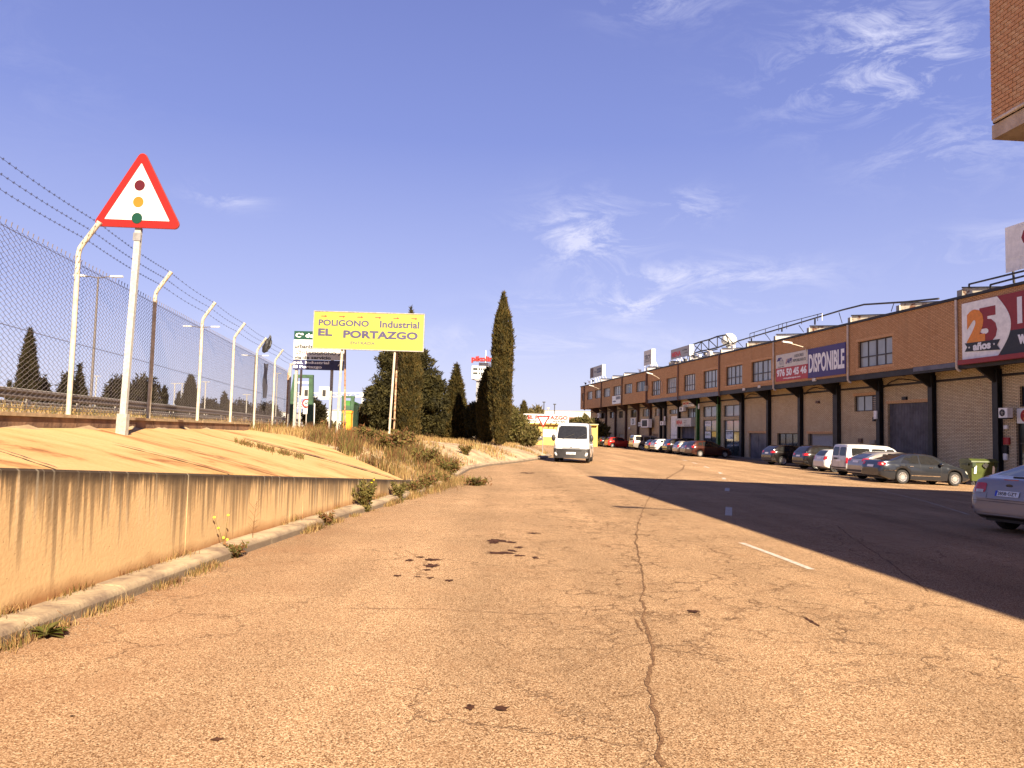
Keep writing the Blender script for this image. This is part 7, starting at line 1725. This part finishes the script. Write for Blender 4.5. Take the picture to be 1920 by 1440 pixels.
rear(.05, .66, 1.14, 1.64, 'rear_window', 'car_glass', dy=.02, rc=.05); rear(-.66, -.05, 1.14, 1.64, 'rear_window', 'car_glass', dy=.02, rc=.05); rear(-.006, .006, .50, 1.72, 'door_seam', 'plastic_black', nu=1, nv=6)
rear(.1, .5, .92, 1.02, 'rear_handle', 'plastic_black', off=.02, nu=3, nv=1)
for y_ in (-.7, .7): rear(y_ - .01, y_ + .01, .52, 1.7, 'door_seam', 'plastic_black', nu=1, nv=6)
car('parked_car', 'small white hatchback between the black crossover and the white passenger van', 'car', 1564, 49, R(6), SP('hatch', platez=.88), 'paint_white', G_, 8, True)
car('parked_car', 'black crossover with a sloping tailgate and silver wheels, left of the white hatchback', 'car', 1531, 52.5, R(8), SP('suv'), 'paint_black', G_, 7)
car('parked_car', 'black estate car with ornate bronze spoke wheels, leftmost of the nearer group', 'car', 1467, 60, R(10), SP('suv', H=1.6, top=[(0, .66), (.03, .93), (.06, 1.06), (.45, 1.46), (.68, 1.56), (1.6, 1.60), (2.5, 1.54), (3.3, 1.12), (4.2, .98), (4.53, .8), (4.62, .5)], side=[(.62, .85, 1.05, 1.05, 1.14, 1.42), (1.1, 1.1, 1.95, 1.95, 1.1, 1.47), (2.0, 2.0, 3.0, 2.5, 1.08, 1.48)], fglass=(.72, 1.12, 1.5, .10), rglass=(.62, 1.12, 1.46, .08), clr=.2), 'paint_black', G_, 12, lit=False)
car('parked_car', 'dark brown people carrier with bright multi spoke wheels in front of the green columns', 'car', 1312, 75.5, R(16), SP('mpv'), 'paint_brown', G_, 14)
car('parked_car', 'grey hatchback showing only its tail beside the brown people carrier', 'car', 1296, 79, R(9), SP('hatch', platez=.8), 'paint_grey', G_, 8, True)
car('parked_car', 'pale hatchback with upright red tail lights between two dark cars', 'car', 1281, 81, R(9), SP('hatch', H=1.42), 'paint_beige', G_, 8)
car('parked_car', 'black sport utility with glowing tail lights in front of the shop box sign', 'car', 1266, 84, R(9), SP('suv'), 'paint_black', G_, 7, lit=True)
car('parked_car', 'white crossover in front of the tall white sectional door', 'car', 1241.5, 87, R(9), SP('suv', H=1.55, top=[(0, .62), (.03, .88), (.06, 1.04), (.42, 1.42), (.62, 1.52), (1.6, 1.57), (2.4, 1.5), (3.2, 1.12), (4.0, .97), (4.3, .8), (4.4, .5)], L=4.4, side=[(.62, .80, 1.02, 1.02, 1.14, 1.38), (1.07, 1.07, 1.92, 1.92, 1.1, 1.43), (1.98, 1.98, 2.95, 2.45, 1.08, 1.44)], fglass=(.72, 1.1, 1.46, .10), rglass=(.62, 1.10, 1.42, .08)), 'paint_white', G_, 8, True)
car('parked_car', 'dark grey hatchback between the boxy off roader and the white crossover', 'car', 1226, 91, R(9), SP('hatch'), 'paint_dark', G_, 8, True)
car('parked_car', 'tall boxy silver off roader with stepped roof', 'car', 1202, 96, R(10), SP('boxy'), 'paint_beige', G_, 7)
car('parked_car', 'bright red hatchback near the far end of the row', 'car', 1148, 107, R(14), SP('hatch', L=4.2), 'paint_red', G_, 8)
car('parked_car', 'black car with red tail lights, left of the red hatchback', 'car', 1133, 112, R(12), SP('hatch'), 'paint_black', G_, 8)
car('parked_car', 'grey car farthest along the row, just right of the white van', 'car', 1118, 118, R(10), SP('hatch'), 'paint_grey', G_, 8)
# vehicles beyond the island
car('parked_van', 'small white delivery van behind the island grass, left of the tall cypress', 'van', 883, 103, R(-12), SP('smallvan', side=[(2.45, 2.45, 3.2, 2.85, 1.10, 1.55)]), 'paint_white', None, 8, loc=(P(867, 815, 104).x, 104))[0].location.z = .62
car('parked_car', 'grey car partly hidden between the tall cypress and the yellow building', 'car', 950, 85, R(-10), SP('saloon'), 'paint_grey', None, 8, loc=(P(940, 815, 88).x, 88))[0].location.z = .60
# white panel van facing the camera
vsp = dict(L=4.8, W=2.0, H=2.15, wb=2.85, ro=.95, wr=.33, clr=.24, round=(.04, .12), tumble=.10, top=[(0, .7), (.03, 2.0), (.12, 2.12), (1.5, 2.16), (3.2, 2.14), (3.52, 2.04), (4.22, 1.22), (4.64, 1.00), (4.75, .86), (4.80, .44)],
           belt=[(0, .66), (.03, 1.1), (3.9, 1.15), (4.3, 1.08), (4.62, .90), (4.80, .40)], side=[(3.0, 3.0, 4.0, 3.55, 1.22, 1.84)], rglass=(.6, 1.3, 1.8, .03), fglass=(.86, 1.27, 1.98, .07),
           rear=[(.8, .9, .7, 1.1, 'lamp_red', 'tail_light', 0)], platez=.8, front=[(.46, .86, .86, .99, 'lamp_clear', 'headlight', 0), (-.5, .5, .77, .81, 'steel_black', 'grille', 0)],
           gaps=(2.9, 4.0), handles=(3.1,), mirror=(4.0, 1.32), msize=(.10, .12, .19), mirm='plastic_black')
fr = P(1071, 850, 44.3); th_ = R(-90 - 9 + 0); dirv = Vector((math.cos(th_), math.sin(th_)))
rp = Vector((fr.x, 44.3)) - dirv * 4.8
t, patch, bvh, (rear, front) = car('parked_van', 'white panel van facing the camera, parked by the island kerb', 'van', 0, 0, th_, vsp, 'paint_white', None, 8, True, loc=(rp.x, rp.y))
t.scale = (1.03, 1.03, 1.08)
front(-.70, .70, .585, .62, 'grille_slot', 'steel_black', off=.02); front(-.72, .72, .64, .66, 'grille_slot', 'steel_black', off=.02); front(-.045, .045, .775, .835, 'badge', 'steel_black', off=.02, nu=4, nv=4)
lettering('8330 DMY', .42, .075, (4.876, -.21, .47), (0, 1, 0), (0, 0, 1), 'letter_black', t, bold=.02, depth=.004)
b = MB(); b.prism([(4.10, -1.012, .25), (4.45, -1.01, .25), (4.70, -.93, .25), (4.835, -.72, .25), (4.86, 0, .25), (4.835, .72, .25), (4.70, .93, .25), (4.45, 1.01, .25), (4.10, 1.012, .25), (4.10, .8, .25), (4.10, -.8, .25)], (0, 0, 1), .50); b.build('front_bumper', 'plastic_black', t, smooth=True, fix=True)
b = MB(); b.box(4.862, 4.875, -.26, .26, .455, .565); b.build('number_plate', 'plate', t)
b = MB(); b.box(4.861, 4.868, -.6, .6, .64, .68); b.build('grille_slot', 'steel_black', t)
b = MB(); b.bar((4.27, -.5, 1.28), (3.98, .1, 1.54), .02); b.build('wiper', 'steel_black', t); b = MB(); b.bar((4.27, .25, 1.28), (3.98, .75, 1.54), .02); b.build('wiper', 'steel_black', t)
print('SCENE DONE', len(bpy.data.objects), sum(len(o.data.polygons) for o in bpy.data.objects if o.type == 'MESH'))
